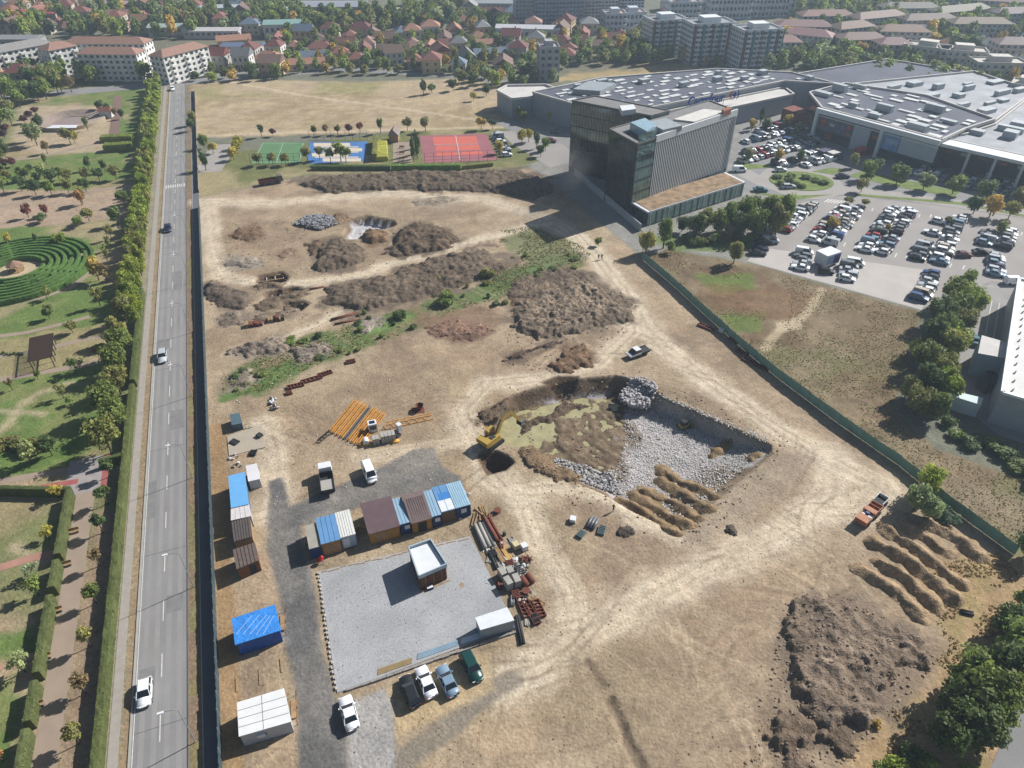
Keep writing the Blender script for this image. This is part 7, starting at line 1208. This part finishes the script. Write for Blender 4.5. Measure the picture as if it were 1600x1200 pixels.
t = thing('garden_shelter', 'small shelter with steep grey roof between the courts', 'shelter', G(617, 219)); MB().box(-1.6, 1.6, -2.4, 2.4, 0, 2.4).build('wall', M_wood, t); MB().add([(-2, -2.8, 2.4), (2, -2.8, 2.4), (2, 2.8, 2.4), (-2, 2.8, 2.4), (0, -2.8, 4.6), (0, 2.8, 4.6)], [(0, 1, 4), (2, 3, 5), (1, 2, 5, 4), (3, 0, 4, 5)]).build('roof', pm('shelter_roof', C(140, 126, 122), .85, .1), t)
ranked([(405, 258, 'olive', 4.5, 2), (427, 258, 'olive', 4.5, 2), (447, 258, 'olive', 4.2, 2), (481, 252, 'olive', 5.5, 2.2), (500, 250, 'olive', 5, 2), (517, 254, 'green', 5.5, 2), (533, 253, 'lime', 7.5, 2.6), (541, 254, 'green', 6, 2.2)], lambda i: i[0], lambda k, i: tree(G(i[0], i[1]), i[3], i[4], 'mid', i[2], f'leafy tree on the near side of the sports courts, {ordn(k)} from the left', 'court side trees', low=.25))
ranked([(409, 214, 'dark', 5, 1.4), (427, 213, 'maroon', 3, 1.4), (491, 212, 'dark', 4, 1.4), (510, 211, 'brown', 4, 1.5), (528, 210, 'olive', 3.6, 1.5), (546, 210, 'maroon', 4, 1.6), (563, 208, 'red', 4.4, 1.4), (595, 208, 'green', 6, 1.5), (637, 204, 'olive', 5, 2), (665, 206, 'olive', 5.5, 2.4), (752, 203, 'gold', 5, 2.2), (770, 202, 'dark', 4, 1.6)], lambda i: i[0], lambda k, i: tree(G(i[0], i[1]), i[3], i[4], 'mid', i[2], f'small tree along the upper side of the sports strip, {ordn(k)} from the left', 'upper court trees', low=.25))
ranked([(645, 243), (646, 252), (654, 240), (650, 232), (652, 247)], lambda i: i[1], lambda k, i: tree(G(*i), 7.5, 1.2, 'cone', 'dark', f'dark slender conifer beside the red court, {ordn(k)} from the back', 'conifers beside the red court', low=.05))
ranked([(322, 266), (334, 240), (372, 240), (375, 232), (366, 250), (320, 232), (780, 240), (815, 226), (826, 222), (838, 232), (845, 245), (852, 236), (860, 190), (806, 180), (812, 186), (818, 192), (760, 150), (662, 148), (675, 146), (708, 142), (740, 158), (300, 205), (304, 196)], lambda i: i[0], lambda k, i: tree(G(*i), rv.uniform(4, 6.5), rv.uniform(1.6, 2.4), 'mid', rv.choice(('olive', 'green', 'yellow', 'dark')), f'single tree around the dry field and courts, {ordn(k)} from the left', 'single field trees', low=.15))
# ================================================================ trees around office, parking, right field
def trees(lst, tmpl, grp, kind='mid'):
    ranked(lst, lambda i: i[0], lambda k, i: tree(G(i[0], i[1]), i[2], i[3], i[5] if len(i) > 5 else kind, i[4], tmpl.format(ordn(k)), grp, low=.08))
trees([(1008, 398, 7, 2.6, 'yellow', 'big'), (1036, 388, 9, 2.4, 'green', 'big')], 'tree standing at the corner of the office podium, {} from the left', 'podium corner trees')
trees([(1085, 372, 7, 3, 'dark'), (1100, 362, 7, 3, 'olive'), (1118, 366, 8, 3.2, 'green'), (1135, 360, 9, 3.4, 'green'), (1150, 372, 8, 3, 'dark'), (1160, 356, 10, 3.4, 'green'), (1178, 372, 10, 3.6, 'green'), (1195, 362, 11, 3.6, 'green'), (1210, 372, 10, 3.6, 'olive'), (1222, 352, 10, 3.4, 'green'), (1065, 362, 5, 2.6, 'dark'), (1170, 346, 8, 3, 'dark')], 'dense tree in the grove below the podium, {} from the left', 'grove below the podium', 'big')
ranked([(1072 + 13 * k + rv.uniform(-4, 4), 380 + rv.uniform(-6, 4)) for k in range(11)], lambda i: i[0], lambda k, i: bush(G(*i), rv.uniform(1.6, 2.4), 2.4, ('dark', 'green', 'olive')[k % 3], f'bushy undergrowth at the foot of the podium grove, {ordn(k)} from the left', 'podium grove undergrowth', 'mid'))
trees([(1146, 412, 6.5, 2.4, 'olive', 'big'), (1048, 395, 3.4, 1.5, 'green'), (935, 384, 2.6, 1.3, 'green')], 'single bushy tree in front of the grove, {} from the left', 'single grove trees')
trees([(1500, 470, 8, 3.4, 'green'), (1478, 478, 8, 3.4, 'green'), (1510, 492, 8, 3.2, 'lime'), (1488, 500, 8, 3.6, 'green'), (1462, 512, 8.5, 3.6, 'dark'), (1470, 535, 8, 3.4, 'green'), (1498, 520, 7, 3, 'olive'), (1450, 548, 8.5, 3.6, 'dark'), (1475, 562, 8, 3.4, 'olive'), (1440, 580, 8, 3.2, 'green'), (1490, 555, 7, 2.8, 'lime'), (1462, 592, 7.5, 3.2, 'olive'), (1425, 560, 5, 2, 'lime'), (1440, 620, 8, 3.4, 'dark'), (1470, 628, 8, 3.2, 'lime'), (1428, 648, 7, 3, 'olive'), (1455, 655, 7, 2.8, 'green'), (1418, 625, 6, 2.6, 'olive')], 'leafy tree in the belt beside the parking lot, {} from the left', 'tree belt beside the parking lot', 'big')
trees([(1442, 772, 6.5, 2.6, 'bright', 'big'), (1425, 800, 6, 2.6, 'pale', 'big'), (1450, 812, 5, 2.2, 'pale', 'big')], 'rounded tree on the green fence gap, {} from the left', 'fence gap trees')
ranked([(1470, 815), (1478, 806), (1486, 818), (1465, 800)], lambda i: i[0], lambda k, i: bush(G(*i), 1.4, 2.4, 'blue', f'grey-green willow shrub at the fence, {ordn(k)} from the left', 'willow shrubs at the fence', 'thin'))
ranked([(1480 + 16 * k + rv.uniform(-5, 5), 672 + 9 * k + rv.uniform(-10, 12)) for k in range(11)], lambda i: i[0], lambda k, i: bush(G(*i), rv.uniform(1.8, 2.6), 1.8, ('dark', 'green', 'dark')[k % 3], f'low spreading dark shrub bed below the white hall, {ordn(k)} from the left', 'spreading shrubs below the hall', 'mid'))
trees([(1490, 1130, 8, 3.6, 'dark'), (1530, 1110, 8.5, 3.8, 'green'), (1500, 1080, 8, 3.4, 'green'), (1545, 1060, 8, 3.4, 'dark'), (1570, 1030, 7.5, 3.2, 'green'), (1590, 1000, 7, 3, 'dark'), (1560, 990, 6, 2.6, 'dark'), (1600, 960, 6, 2.6, 'green'), (1510, 1160, 7, 3.2, 'dark'), (1470, 1170, 6.5, 2.8, 'dark'), (1575, 1075, 7, 3, 'green'), (1600, 870, 5, 2.6, 'dark'), (1540, 1140, 7, 2.8, 'green'), (1600, 1045, 7, 3, 'dark')], 'dense dark green tree in the thicket at the bottom right, {} from the left', 'bottom right thicket', 'big')
ranked([(1420, 1185), (1395, 1200), (1445, 1200), (1370, 1215), (1510, 1215)], lambda i: i[0], lambda k, i: bush(G(*i), 1.7, 2.2, ('green', 'lime', 'dark')[k % 3], f'green shrub on the bottom edge near the thicket, {ordn(k)} from the left', 'bottom edge shrubs', 'mid'))
bush(G(1368, 1133), .8, .9, 'gold', 'small golden shrub below the dark plateau')
ranked([(1222, 289), (1232, 284), (1245, 291), (1258, 279), (1275, 284), (1288, 288), (1236, 277), (1215, 279), (1252, 293)], lambda i: i[0], lambda k, i: bush(G(*i), 2.0, 1.5, ('dark', 'green')[k % 2], f'clipped shrub on the roundabout island, {ordn(k)} from the left', 'roundabout shrubs', 'mid'))
trees([(1168, 252, 4.5, 2, 'olive'), (1215, 255, 5, 2, 'gold'), (1248, 256, 5, 1.8, 'dark'), (1246, 212, 5, 2.2, 'olive'), (1174, 204, 5, 2, 'gold'), (1270, 205, 6, 2.4, 'olive'), (1332, 262, 5, 2, 'olive'), (1352, 280, 7, 3, 'green'), (1368, 272, 5, 2.6, 'dark'), (1400, 288, 7, 3.4, 'green'), (1442, 297, 6, 3.2, 'pale'), (1488, 303, 6.5, 3.4, 'green'), (1536, 310, 6.5, 3.4, 'green'), (1345, 300, 5, 2.4, 'olive'), (1365, 238, 6, 3, 'olive'), (1418, 246, 5, 2, 'gold'), (1520, 334, 6, 2.6, 'dark'), (1545, 340, 7, 3.2, 'gold'), (1575, 342, 6, 2.8, 'olive'), (1590, 318, 6, 3, 'olive'), (1298, 360, 4.5, 2, 'gold'), (1385, 363, 2.6, 1, 'gold'), (1480, 350, 2.6, 1.2, 'olive'), (1562, 366, 4, 1.8, 'olive'), (1325, 318, 2.4, 1.6, 'olive'), (1350, 322, 2.4, 1.6, 'olive')], 'ornamental tree around the parking lots, {} from the left', 'parking lot trees')
trees([(1187, 196, 8, 1.6, 'dark', 'cone'), (1195, 204, 5, 2.6, 'dark'), (1230, 200, 5, 2.4, 'gold')], 'tree at the mall corner behind the fin wall, {} from the left', 'mall corner trees')
# ================================================================ CITY: apartment blocks
M_win = pm('window_dark', (.05, .06, .075), .15, .2, .5, 0, spec=.6)
def block(cx, cy, ang, L, D, h, floors, wallc, roofc, label, style='slab', group=None, name='apartment_block', roofh=1.6, wstep=2.6):
    t = thing(name, label, 'building', (cx, cy, 0), ang, group); MB().box(-L / 2, L / 2, -D / 2, D / 2, 0, h).build('wall', M_obj, t, color=wallc); wm = MB(); bm2 = MB(); fh = h / floors
    for f in range(floors):
        z0, z1 = f * fh + fh * .32, f * fh + fh * .8
        for sg in (-1, 1):
            n = int(L / wstep)
            for k in range(n):
                x = -L / 2 + (k + .5) * L / n; w = .62 if (k + f) % 3 else .85; wm.box(x - w, x + w, sg * D / 2 - .05, sg * D / 2 + .05, z0, z1)
                if k % 3 == 1: bm2.box(x - 1.1, x + 1.1, min(sg * D / 2, sg * (D / 2 + .9)), max(sg * D / 2, sg * (D / 2 + .9)), f * fh + .05, f * fh + fh * .38)
            n = max(2, int(D / wstep))
            for k in range(n): y = -D / 2 + (k + .5) * D / n; wm.box(sg * L / 2 - .05, sg * L / 2 + .05, y - .6, y + .6, z0, z1)
    wm.build('windows', M_win, t)['kind'] = 'stuff'; bm2.build('balconies', M_obj, t, color=tuple(min(.9, v * 1.12) for v in wallc))['kind'] = 'stuff'
    if style == 'slab':
        e = .5; MB().add([(-L / 2 - e, -D / 2 - e, h), (L / 2 + e, -D / 2 - e, h), (L / 2 + e, D / 2 + e, h), (-L / 2 - e, D / 2 + e, h), (-L / 2 + D * .4, 0, h + roofh), (L / 2 - D * .4, 0, h + roofh)], [(0, 1, 5, 4), (2, 3, 4, 5), (1, 2, 5), (3, 0, 4), (3, 2, 1, 0)]).build('roof', M_obj, t, color=roofc)
    else:
        MB().box(-L / 2 + .3, L / 2 - .3, -D / 2 + .3, D / 2 - .3, h, h + .15).build('roof', M_obj, t, color=roofc); MB().box(-L * .2, L * .2, -D * .25, D * .25, h + .155, h + 2.6).build('lift_house', M_obj, t, color=wallc)
        for a in ((-L / 2, L / 2, -D / 2, -D / 2 + .28), (-L / 2, L / 2, D / 2 - .28, D / 2), (-L / 2, -L / 2 + .28, -D / 2 + .285, D / 2 - .285), (L / 2 - .28, L / 2, -D / 2 + .285, D / 2 - .285)): MB().box(*a, h + .003, h + .8).build('parapet', M_obj, t, color=wallc)
    return t
def roofat(u, v, z): p = G(u, v, z); return p.x, p.y
PW_, RT, GYW = C(238, 236, 230), C(160, 124, 108), C(176, 182, 188)
for u, v, a, L, D, lb in ((28, 70, .95, 26, 10, 'white five storey block at the far left edge'), (88, 70, .95, 13, 10, 'white five storey block with orange hip roof'), (168, 62, -.02, 38, 9, 'long pale five storey block behind the front slab'), (172, 78, -.03, 27, 9, 'long pale five storey slab nearest the park'), (279, 76, 1.05, 25, 9, 'white five storey block at the end of the road')):
    x, y = roofat(u, v, 12.2); block(x, y, a, L, D, 11.4, 5, PW_, RT if 'far left' not in lb else C(150, 146, 142), lb, group='white blocks left of the road', roofh=2.2)
# glass apartment towers
for u, v, a, L, D, h, lb in ((1040, 29, .25, 19, 13, 16.5, 'white and teal apartment tower, left of three'), (1108, 34, .2, 22, 14, 17.5, 'white and teal apartment tower, middle of three'), (1184, 44, .2, 20, 13, 17, 'white and teal apartment tower, right of three')):
    x, y = roofat(u, v, h); t = block(x, y, a, L, D, h, 8, C(226, 230, 232), C(150, 150, 152), lb, 'flat', 'teal apartment towers', 'apartment_tower', wstep=1.9)
    for k in range(5): MB().box(-L / 2 + L * (k + .15) / 5, -L / 2 + L * (k + .42) / 5, -D / 2 - .9, -D / 2, .1, h + .3).build('balcony_stack', pm('teal_glass', C(84, 124, 136), .25, .25, .6, spec=.6) if k % 2 else pm('brown_panel', C(104, 82, 76), .7, .1), t)
    for k in range(4): MB().box(L / 2, L / 2 + .8, -D / 2 + D * (k + .1) / 4, -D / 2 + D * (k + .6) / 4, .1, h + .2).build('balcony_stack', M_white if k % 2 else pm('teal_glass', (0, 0, 0)), t)
for k, (u, v, L, h) in enumerate(((826, -30, 17, 22), (872, -28, 28, 22), (930, -18, 26, 18), (978, -14, 20, 16))):
    x, y = roofat(u, v, h); block(x, y, .1, L, 14, h, 10, (C(176, 186, 200), C(150, 164, 186), C(206, 204, 202), C(196, 204, 212))[k], C(150, 148, 146), f'tall grey-blue tower block cut by the top edge, {ordn(k)} from the left', 'flat', 'top edge towers', 'apartment_tower', wstep=2)
for k, (u, v, L, h) in enumerate(((960, 20, 12, 9), (988, 18, 14, 8), (1068, 2, 18, 12), (1140, -4, 26, 11), (1200, -4, 24, 10), (1250, -8, 24, 10))):
    x, y = roofat(u, v, h); block(x, y, .1, L, 12, h, int(h / 3), C(206, 212, 220), C(172, 156, 146), f'pale mid-rise block near the top edge, {ordn(k)} from the left', 'flat', 'top edge mid-rises', wstep=2.2)
BRF = C(146, 124, 112)
rb = random.Random(77); BLK = [(1265, 52, -.1, 44), (1345, 58, -.12, 40), (1395, 66, -.15, 30), (1450, 72, -.15, 26), (1505, 78, -.3, 30), (1560, 96, -.35, 26), (1330, 40, .1, 34), (1255, 38, .1, 40), (1410, 46, .0, 38), (1480, 52, .0, 36), (1545, 58, .1, 34), (1600, 66, .1, 34), (1290, 22, .05, 44), (1370, 24, .05, 40), (1450, 28, .1, 44), (1530, 34, .05, 42), (1595, 40, .1, 40), (1250, 10, .05, 36), (1330, 8, .1, 46), (1420, 10, .05, 40), (1500, 14, .05, 46), (1580, 18, .1, 44), (1390, -6, .05, 46), (1480, -4, .1, 46), (1570, 0, .05, 46), (1598, 130, -.3, 14), (1440, 88, -.15, 28), (1230, 62, -.05, 20)]
for k, (u, v, a, L) in enumerate(b_ for i_, b_ in enumerate(sorted(BLK)) if i_ % 4 != 1):
    h = 9.5; x, y = roofat(u, v, h); flat_ = (u, v) in ((1450, 72), (1560, 96), (1598, 130), (1505, 78))
    block(x, y, a + rb.gauss(0, .2), L * rb.uniform(.5, .85), 11, h, 4, (C(190, 192, 194), C(200, 196, 188), C(212, 206, 198))[k % 3], C(196, 190, 180) if flat_ else tuple(c_ * rb.uniform(.85, 1.15) for c_ in BRF), f'grey four storey housing block on the upper right, {ordn(k)} from the left', 'flat' if flat_ else 'slab', 'housing blocks on the upper right', roofh=2.4, wstep=2.8)
x, y = roofat(857, 72, 14); block(x, y, .1, 9, 10, 14, 5, C(176, 176, 180), C(160, 158, 156), 'grey windowless looking tower house right of the red roofs', 'flat')
# long halls
def longhall(u, v, a, L, D, h, wallc, roofc, label):
    x, y = roofat(u, v, h); t = thing('industrial_hall', label, 'building', (x, y, 0), a, 'industrial halls'); MB().box(-L / 2, L / 2, -D / 2, D / 2, 0, h).build('wall', M_obj, t, color=wallc); e = .4; MB().add([(-L / 2 - e, -D / 2 - e, h), (L / 2 + e, -D / 2 - e, h), (L / 2 + e, D / 2 + e, h), (-L / 2 - e, D / 2 + e, h), (-L / 2 - e, 0, h + 1.2), (L / 2 + e, 0, h + 1.2)], [(0, 1, 5, 4), (2, 3, 4, 5), (1, 2, 5), (3, 0, 4), (3, 2, 1, 0)]).build('roof', M_objs, t, color=roofc)
    w = MB()
    for k in range(int(L / 3)): x0 = -L / 2 + 1 + k * 3; w.box(x0, x0 + 1.6, -D / 2 - .06, -D / 2 + .05, h * .45, h * .75)
    w.build('windows', M_win, t)['kind'] = 'stuff'
for a in ((445, 34, .12, 22, 14, 7, C(226, 224, 218), C(140, 172, 166), 'white hall with pale green roof beyond the houses'), (515, 6, .02, 44, 20, 6, C(150, 152, 160), C(156, 160, 170), 'long grey industrial hall at the top edge'), (445, 14, .05, 10, 8, 5, C(226, 224, 218), C(214, 210, 204), 'small white hall left of the grey industrial hall'), (350, 10, .05, 30, 10, 5, C(200, 200, 204), C(190, 194, 200), 'pale hall near the top edge left of the white halls'), (300, 26, .03, 40, 8, 4, C(190, 150, 130), C(196, 110, 92), 'long red roofed hall left of the top hedgerow'), (332, 46, .03, 30, 8, 4, C(206, 200, 196), C(210, 206, 204), 'long white roofed shed among the left houses'), (265, 40, .1, 22, 9, 4.5, C(200, 196, 190), C(168, 184, 176), 'green-grey roofed hall among the left houses'), (60, 18, -.05, 26, 10, 5, C(190, 170, 160), C(196, 100, 88), 'red roofed hall at the upper left'), (185, 4, .0, 34, 10, 5, C(190, 180, 180), C(170, 150, 150), 'brownish hall at the top edge left of the road'), (825, 42, -.1, 34, 9, 7, C(206, 210, 218), C(210, 210, 212), 'long white terrace building beyond the red roofs'), (770, 2, -.05, 26, 14, 6, C(150, 156, 160), C(160, 164, 166), 'grey hall at the top edge in the centre'), (30, 58, .0, 22, 10, 5, C(160, 160, 160), C(150, 150, 150), 'flat grey hall above the left white block'), (380, 70, .0, 20, 9, 3.6, C(190, 190, 196), C(110, 124, 150), 'blue-grey roofed hall right of the white blocks')): longhall(*a)
# ================================================================ CITY: houses
def house_meshes(L, D, h, rh, kind, seed):
    wl = MB().box(-L / 2, L / 2, -D / 2, D / 2, 0, h); rf = MB(); e = .5; hip = D * .45 if kind == 'hip' else -e
    rf.add([(-L / 2 - e, -D / 2 - e, h), (L / 2 + e, -D / 2 - e, h), (L / 2 + e, D / 2 + e, h), (-L / 2 - e, D / 2 + e, h), (-L / 2 + hip, 0, h + rh), (L / 2 - hip, 0, h + rh)], [(0, 1, 5, 4), (2, 3, 4, 5), (1, 2, 5), (3, 0, 4), (3, 2, 1, 0)])
    wn2 = MB()
    for st in range(1 if h < 4 else 2):
        for sg in (-1, 1):
            for x in (-L * .3, 0, L * .3): wn2.box(x - .55, x + .55, sg * D / 2 - .05, sg * D / 2 + .05, .9 + st * 2.8, 2.2 + st * 2.8)
            for y in (-D * .22, D * .22): wn2.box(sg * L / 2 - .05, sg * L / 2 + .05, y - .5, y + .5, .9 + st * 2.8, 2.2 + st * 2.8)
    ch = MB().box(L * .18, L * .18 + .6, .3, .9, h + rh * .3, h + rh + .7); dr = MB().box(-L * .16 - .5, -L * .16 + .5, -D / 2 - .06, -D / 2 + .05, .05, 2.1)
    return wl.mesh('wall', M_obj), rf.mesh('roof', M_obj), wn2.mesh('windows', M_win), ch.mesh('chimney', M_obj), dr.mesh('door', M_wood)
HM = [house_meshes(12, 8.5, 3.4, 2.8, 'hip', 0), house_meshes(13, 8, 3.2, 2.8, 'gable', 1), house_meshes(10, 9, 6.2, 2.8, 'hip', 2), house_meshes(10, 8, 6, 3, 'gable', 3), house_meshes(16, 7, 3.2, 2.3, 'gable', 4), house_meshes(8, 7, 3.2, 2.6, 'hip', 5)]
RCOL = [('red', C(158, 106, 94)), ('dark red', C(130, 80, 74)), ('orange', C(184, 138, 114)), ('brown', C(132, 108, 96)), ('rust red', C(146, 98, 86)), ('grey', C(150, 150, 150)), ('pinkish', C(172, 134, 120)), ('slate blue', C(120, 134, 152))]; WC = [C(220, 208, 190), C(206, 196, 178), C(226, 222, 214), C(212, 190, 150), C(190, 184, 176)]
rh_ = random.Random(404); HOUSES = []
def house_region(px, n, mind, ang):
    P_ = PP(*px); xs_ = [p[0] for p in P_]; ys_ = [p[1] for p in P_]; c = 0
    for _ in range(n * 60):
        x, y = rh_.uniform(min(xs_), max(xs_)), rh_.uniform(min(ys_), max(ys_))
        if sd1(x, y, P_) < 3 or any((x - a) ** 2 + (y - b) ** 2 < mind ** 2 for a, b, *_2 in HOUSES): continue
        if any((bx_ - x) ** 2 + (by_ - y) ** 2 < 289 for bx_, by_, _ in BLD): continue
        HOUSES.append((x, y, ang + rh_.choice((0, math.pi / 2)) + rh_.gauss(0, .12))); c += 1
        if c >= n: break
BLD = [(o.location.x, o.location.y, 'mall' not in o['label']) for o in bpy.data.objects if o.parent is None and o.get('category') == 'building']
house_region(((400, 122), (420, 70), (560, 50), (770, 55), (800, 110), (700, 116), (560, 106)), 78, 12.5, .1); house_region(((-20, 55), (0, 4), (330, 0), (430, 30), (400, 62), (330, 60), (180, 52)), 62, 13.5, .05); house_region(((330, 108), (330, 70), (420, 64), (410, 112)), 9, 12, .1); house_region(((780, 118), (790, 50), (1000, 40), (1010, 62), (930, 90), (880, 118)), 40, 13, -.1); house_region(((-20, 150), (-20, 112), (50, 105), (60, 140)), 8, 12, .3); house_region(((700, 40), (760, 10), (830, 20), (800, 45)), 12, 13, 0); house_region(((1010, 26), (1030, 4), (1240, 6), (1240, 30)), 20, 14, .05); house_region(((1500, 120), (1530, 100), (1640, 110), (1640, 150)), 7, 13, -.2); house_region(((1290, 60), (1640, 50), (1640, 84), (1400, 80)), 14, 15, -.2)
for k, (x, y, a) in enumerate(sorted(HOUSES, key=lambda h_: PX(h_[0], h_[1])[0])):
    m = rh_.choice(HM); rn, rcx = rh_.choice(RCOL[:5] + RCOL) if PX(x, y)[0] < 820 else rh_.choice(RCOL); f = rh_.uniform(.7, 1.0); t = thing('house', f'{rn} roofed house in the town beyond the fields, {ordn(k)} house counted from the left', 'house', (x, y, 0), a, 'houses of the town'); t.scale = (rh_.uniform(.8, 1.1), rh_.uniform(.85, 1.1), rh_.uniform(.9, 1.1))
    inst('wall', m[0], t, color=rh_.choice(WC)); r_ = inst('roof', m[1], t, color=tuple(v * f for v in rcx)); w_ = inst('windows', m[2], t); w_['kind'] = 'stuff'; inst('chimney', m[3], r_, color=C(150, 110, 96)); inst('door', m[4], t)
# ================================================================ CITY: trees
TS = []
def tree_region(px, n, mind, h, r, avoid=7.5):
    P_ = PP(*px); xs_ = [p[0] for p in P_]; ys_ = [p[1] for p in P_]; c = 0
    for _ in range(n * 40):
        x, y = rh_.uniform(min(xs_), max(xs_)), rh_.uniform(min(ys_), max(ys_))
        if sd1(x, y, P_) < 0 or any((x - a[0]) ** 2 + (y - a[1]) ** 2 < mind ** 2 for a in TS) or any((x - a[0]) ** 2 + (y - a[1]) ** 2 < avoid ** 2 for a in HOUSES): continue
        if any(nm_ and (bx_ - x) ** 2 + (by_ - y) ** 2 < 81 for bx_, by_, nm_ in BLD): continue
        TS.append((x, y, rh_.uniform(*h), rh_.uniform(*r))); c += 1
        if c >= n: break
tree_region(((1195, 118), (1240, 98), (1330, 100), (1480, 130), (1540, 158), (1450, 150), (1330, 130)), 46, 5, (8, 11), (3.2, 4.4)); tree_region(((-20, 150), (0, 98), (110, 102), (240, 118), (230, 128), (120, 135), (40, 165)), 34, 6, (7, 11), (3, 4.4)); tree_region(((440, 66), (480, 36), (640, 26), (790, 38), (790, 56), (600, 62)), 70, 5.5, (8, 12), (3.2, 4.8)); tree_region(((930, 100), (960, 60), (1010, 58), (1090, 96), (1000, 104)), 22, 6, (7, 11), (3, 4.4)); tree_region(((700, 130), (730, 116), (870, 120), (880, 132), (760, 140)), 16, 5.5, (5, 8), (2.6, 3.6)); tree_region(((300, 128), (340, 112), (440, 118), (430, 128)), 14, 6, (4, 7), (2, 3.2)); tree_region(((1200, 108), (1220, 66), (1380, 78), (1420, 110), (1300, 104)), 22, 7, (8, 11), (3, 4.4)); tree_region(((1420, 112), (1560, 104), (1640, 140), (1540, 150)), 16, 7, (7, 10), (3, 4)); tree_region(((-20, 60), (0, 0), (460, 0), (480, 50), (300, 60)), 170, 6, (8, 12), (3, 4.8)); tree_region(((400, 118), (430, 66), (800, 58), (800, 116)), 110, 5.5, (4, 8), (2, 3.4), 6.2); tree_region(((620, 24), (640, 0), (830, 0), (830, 20)), 24, 9, (8, 12), (3.4, 4.8)); tree_region(((790, 116), (800, 60), (1000, 60), (960, 100)), 30, 7, (5, 9), (2.4, 3.8)); tree_region(((1230, 60), (1240, 0), (1640, 0), (1640, 100)), 190, 7, (9, 13), (3.4, 4.8)); tree_region(((1100, 104), (1140, 96), (1240, 96), (1230, 106)), 12, 5, (3, 5), (1.6, 2.4))
TS.sort(key=lambda s: s[1]); TC = ['green', 'green', 'dark', 'olive', 'green', 'lime', 'green', 'pale', 'olive', 'dark', 'green', 'gold']
near, rest = [], TS
for k, (x, y, h, r) in enumerate(sorted(near, key=lambda s: PX(s[0], s[1])[0])):
    c = rh_.choice(TC); tree((x, y), h, r, 'far', c, f'{CN[c]} town tree beyond the fields, {ordn(k)} such tree counted from the left', 'town trees', low=.1)
if rest:
    base = CR['far']; V, Fc, val, cols, off = [], [], [], [], 0
    for x, y, h, r in rest:
        me = rh_.choice(base); a = np.empty(len(me.vertices) * 3, np.float32); me.vertices.foreach_get('co', a); a = a.reshape(-1, 3) * np.array([r, r, h * .48]) + np.array([x, y, h * .54]); V.append(a); Fc += [tuple(q + off for q in p.vertices) for p in me.polygons]; vv = np.empty(len(me.polygons), np.float32); me.attributes['v'].data.foreach_get('value', vv); val.append(vv * rh_.uniform(.75, 1.2)); off += len(a); cc = LC[rh_.choice(TC)]; cols.append(np.tile([*cc, 1.0], (len(a), 1)))
    me = bpy.data.meshes.new('distant_trees'); me.from_pydata(np.concatenate(V).tolist(), [], Fc); me.materials.append(M_leafv); at = me.attributes.new('v', 'FLOAT', 'FACE'); at.data.foreach_set('value', np.concatenate(val)); me.update(); ca = me.color_attributes.new('Col', 'FLOAT_COLOR', 'POINT'); ca.data.foreach_set('color', np.concatenate(cols).astype(np.float32).ravel()); o = inst('distant_trees', me); tag(o, 'mass of distant trees between the farthest buildings', 'trees', kind='stuff')
# parked cars by the white blocks
ranked([(168 + 9 * k + rc.uniform(-2, 2), 124 + rc.uniform(-1, 1)) for k in range(10)] + [(108, 106), (116, 110), (300, 112), (274, 121)], lambda i: i[0], lambda k, i: simple_car(G(*i) + Vector((0, 0, .03)), rc.choice((0, 3.14)) + rc.gauss(0, .1), rc.choice(KINDS_), rc.choice(COLS_), f'car parked below the white blocks at the road end, {ordn(k)} from the left', 'cars below the white blocks'))
# ================================================================ drifting dark smoke beside the office block
mv = bpy.data.materials.new('smoke_air'); mv.use_nodes = True; mt = mv.node_tree; mt.nodes.remove(mt.nodes['Principled BSDF']); vp = mt.nodes.new('ShaderNodeVolumePrincipled'); vp.inputs['Color'].default_value = (.45, .43, .42, 1)
tc = mt.nodes.new('ShaderNodeTexCoord'); gr = mt.nodes.new('ShaderNodeTexGradient'); gr.gradient_type = 'SPHERICAL'; mm_ = mt.nodes.new('ShaderNodeMath'); mm_.operation = 'POWER'; mm_.inputs[1].default_value = 1.6; m2_ = mt.nodes.new('ShaderNodeMath'); m2_.operation = 'MULTIPLY'; m2_.inputs[1].default_value = .085
mt.links.new(tc.outputs['Object'], gr.inputs['Vector']); mt.links.new(gr.outputs['Fac'], mm_.inputs[0]); mt.links.new(mm_.outputs[0], m2_.inputs[0]); mt.links.new(m2_.outputs[0], vp.inputs['Density']); mt.links.new(vp.outputs[0], mt.nodes['Material Output'].inputs['Volume'])
bm = bmesh.new(); bmesh.ops.create_icosphere(bm, subdivisions=3, radius=1.02); sme = bpy.data.meshes.new('smoke'); bm.to_mesh(sme); bm.free(); sme.materials.append(mv)
tag(inst('smoke', sme, None, (18.5, 205, 9.2), .35, (7.5, 11, 8.8)), 'dark grey smoke drifting over the shaded ground left of the office block', 'smoke', kind='stuff')
# ================================================================ HAZE
hz = MB().box(-900, 900, -60, 1100, -6, 89)
hm = bpy.data.materials.new('haze_air'); hm.use_nodes = True; hn = hm.node_tree; hn.nodes.remove(hn.nodes['Principled BSDF'])
pv = hn.nodes.new('ShaderNodeVolumePrincipled'); pv.inputs['Color'].default_value = (.68, .84, 1, 1); pv.inputs['Density'].default_value = .00031; pv.inputs['Anisotropy'].default_value = .2
hn.links.new(pv.outputs[0], hn.nodes['Material Output'].inputs['Volume'])
haze = hz.build('haze', hm); tag(haze, 'thin bluish autumn haze filling the air over the town', 'haze', kind='stuff')
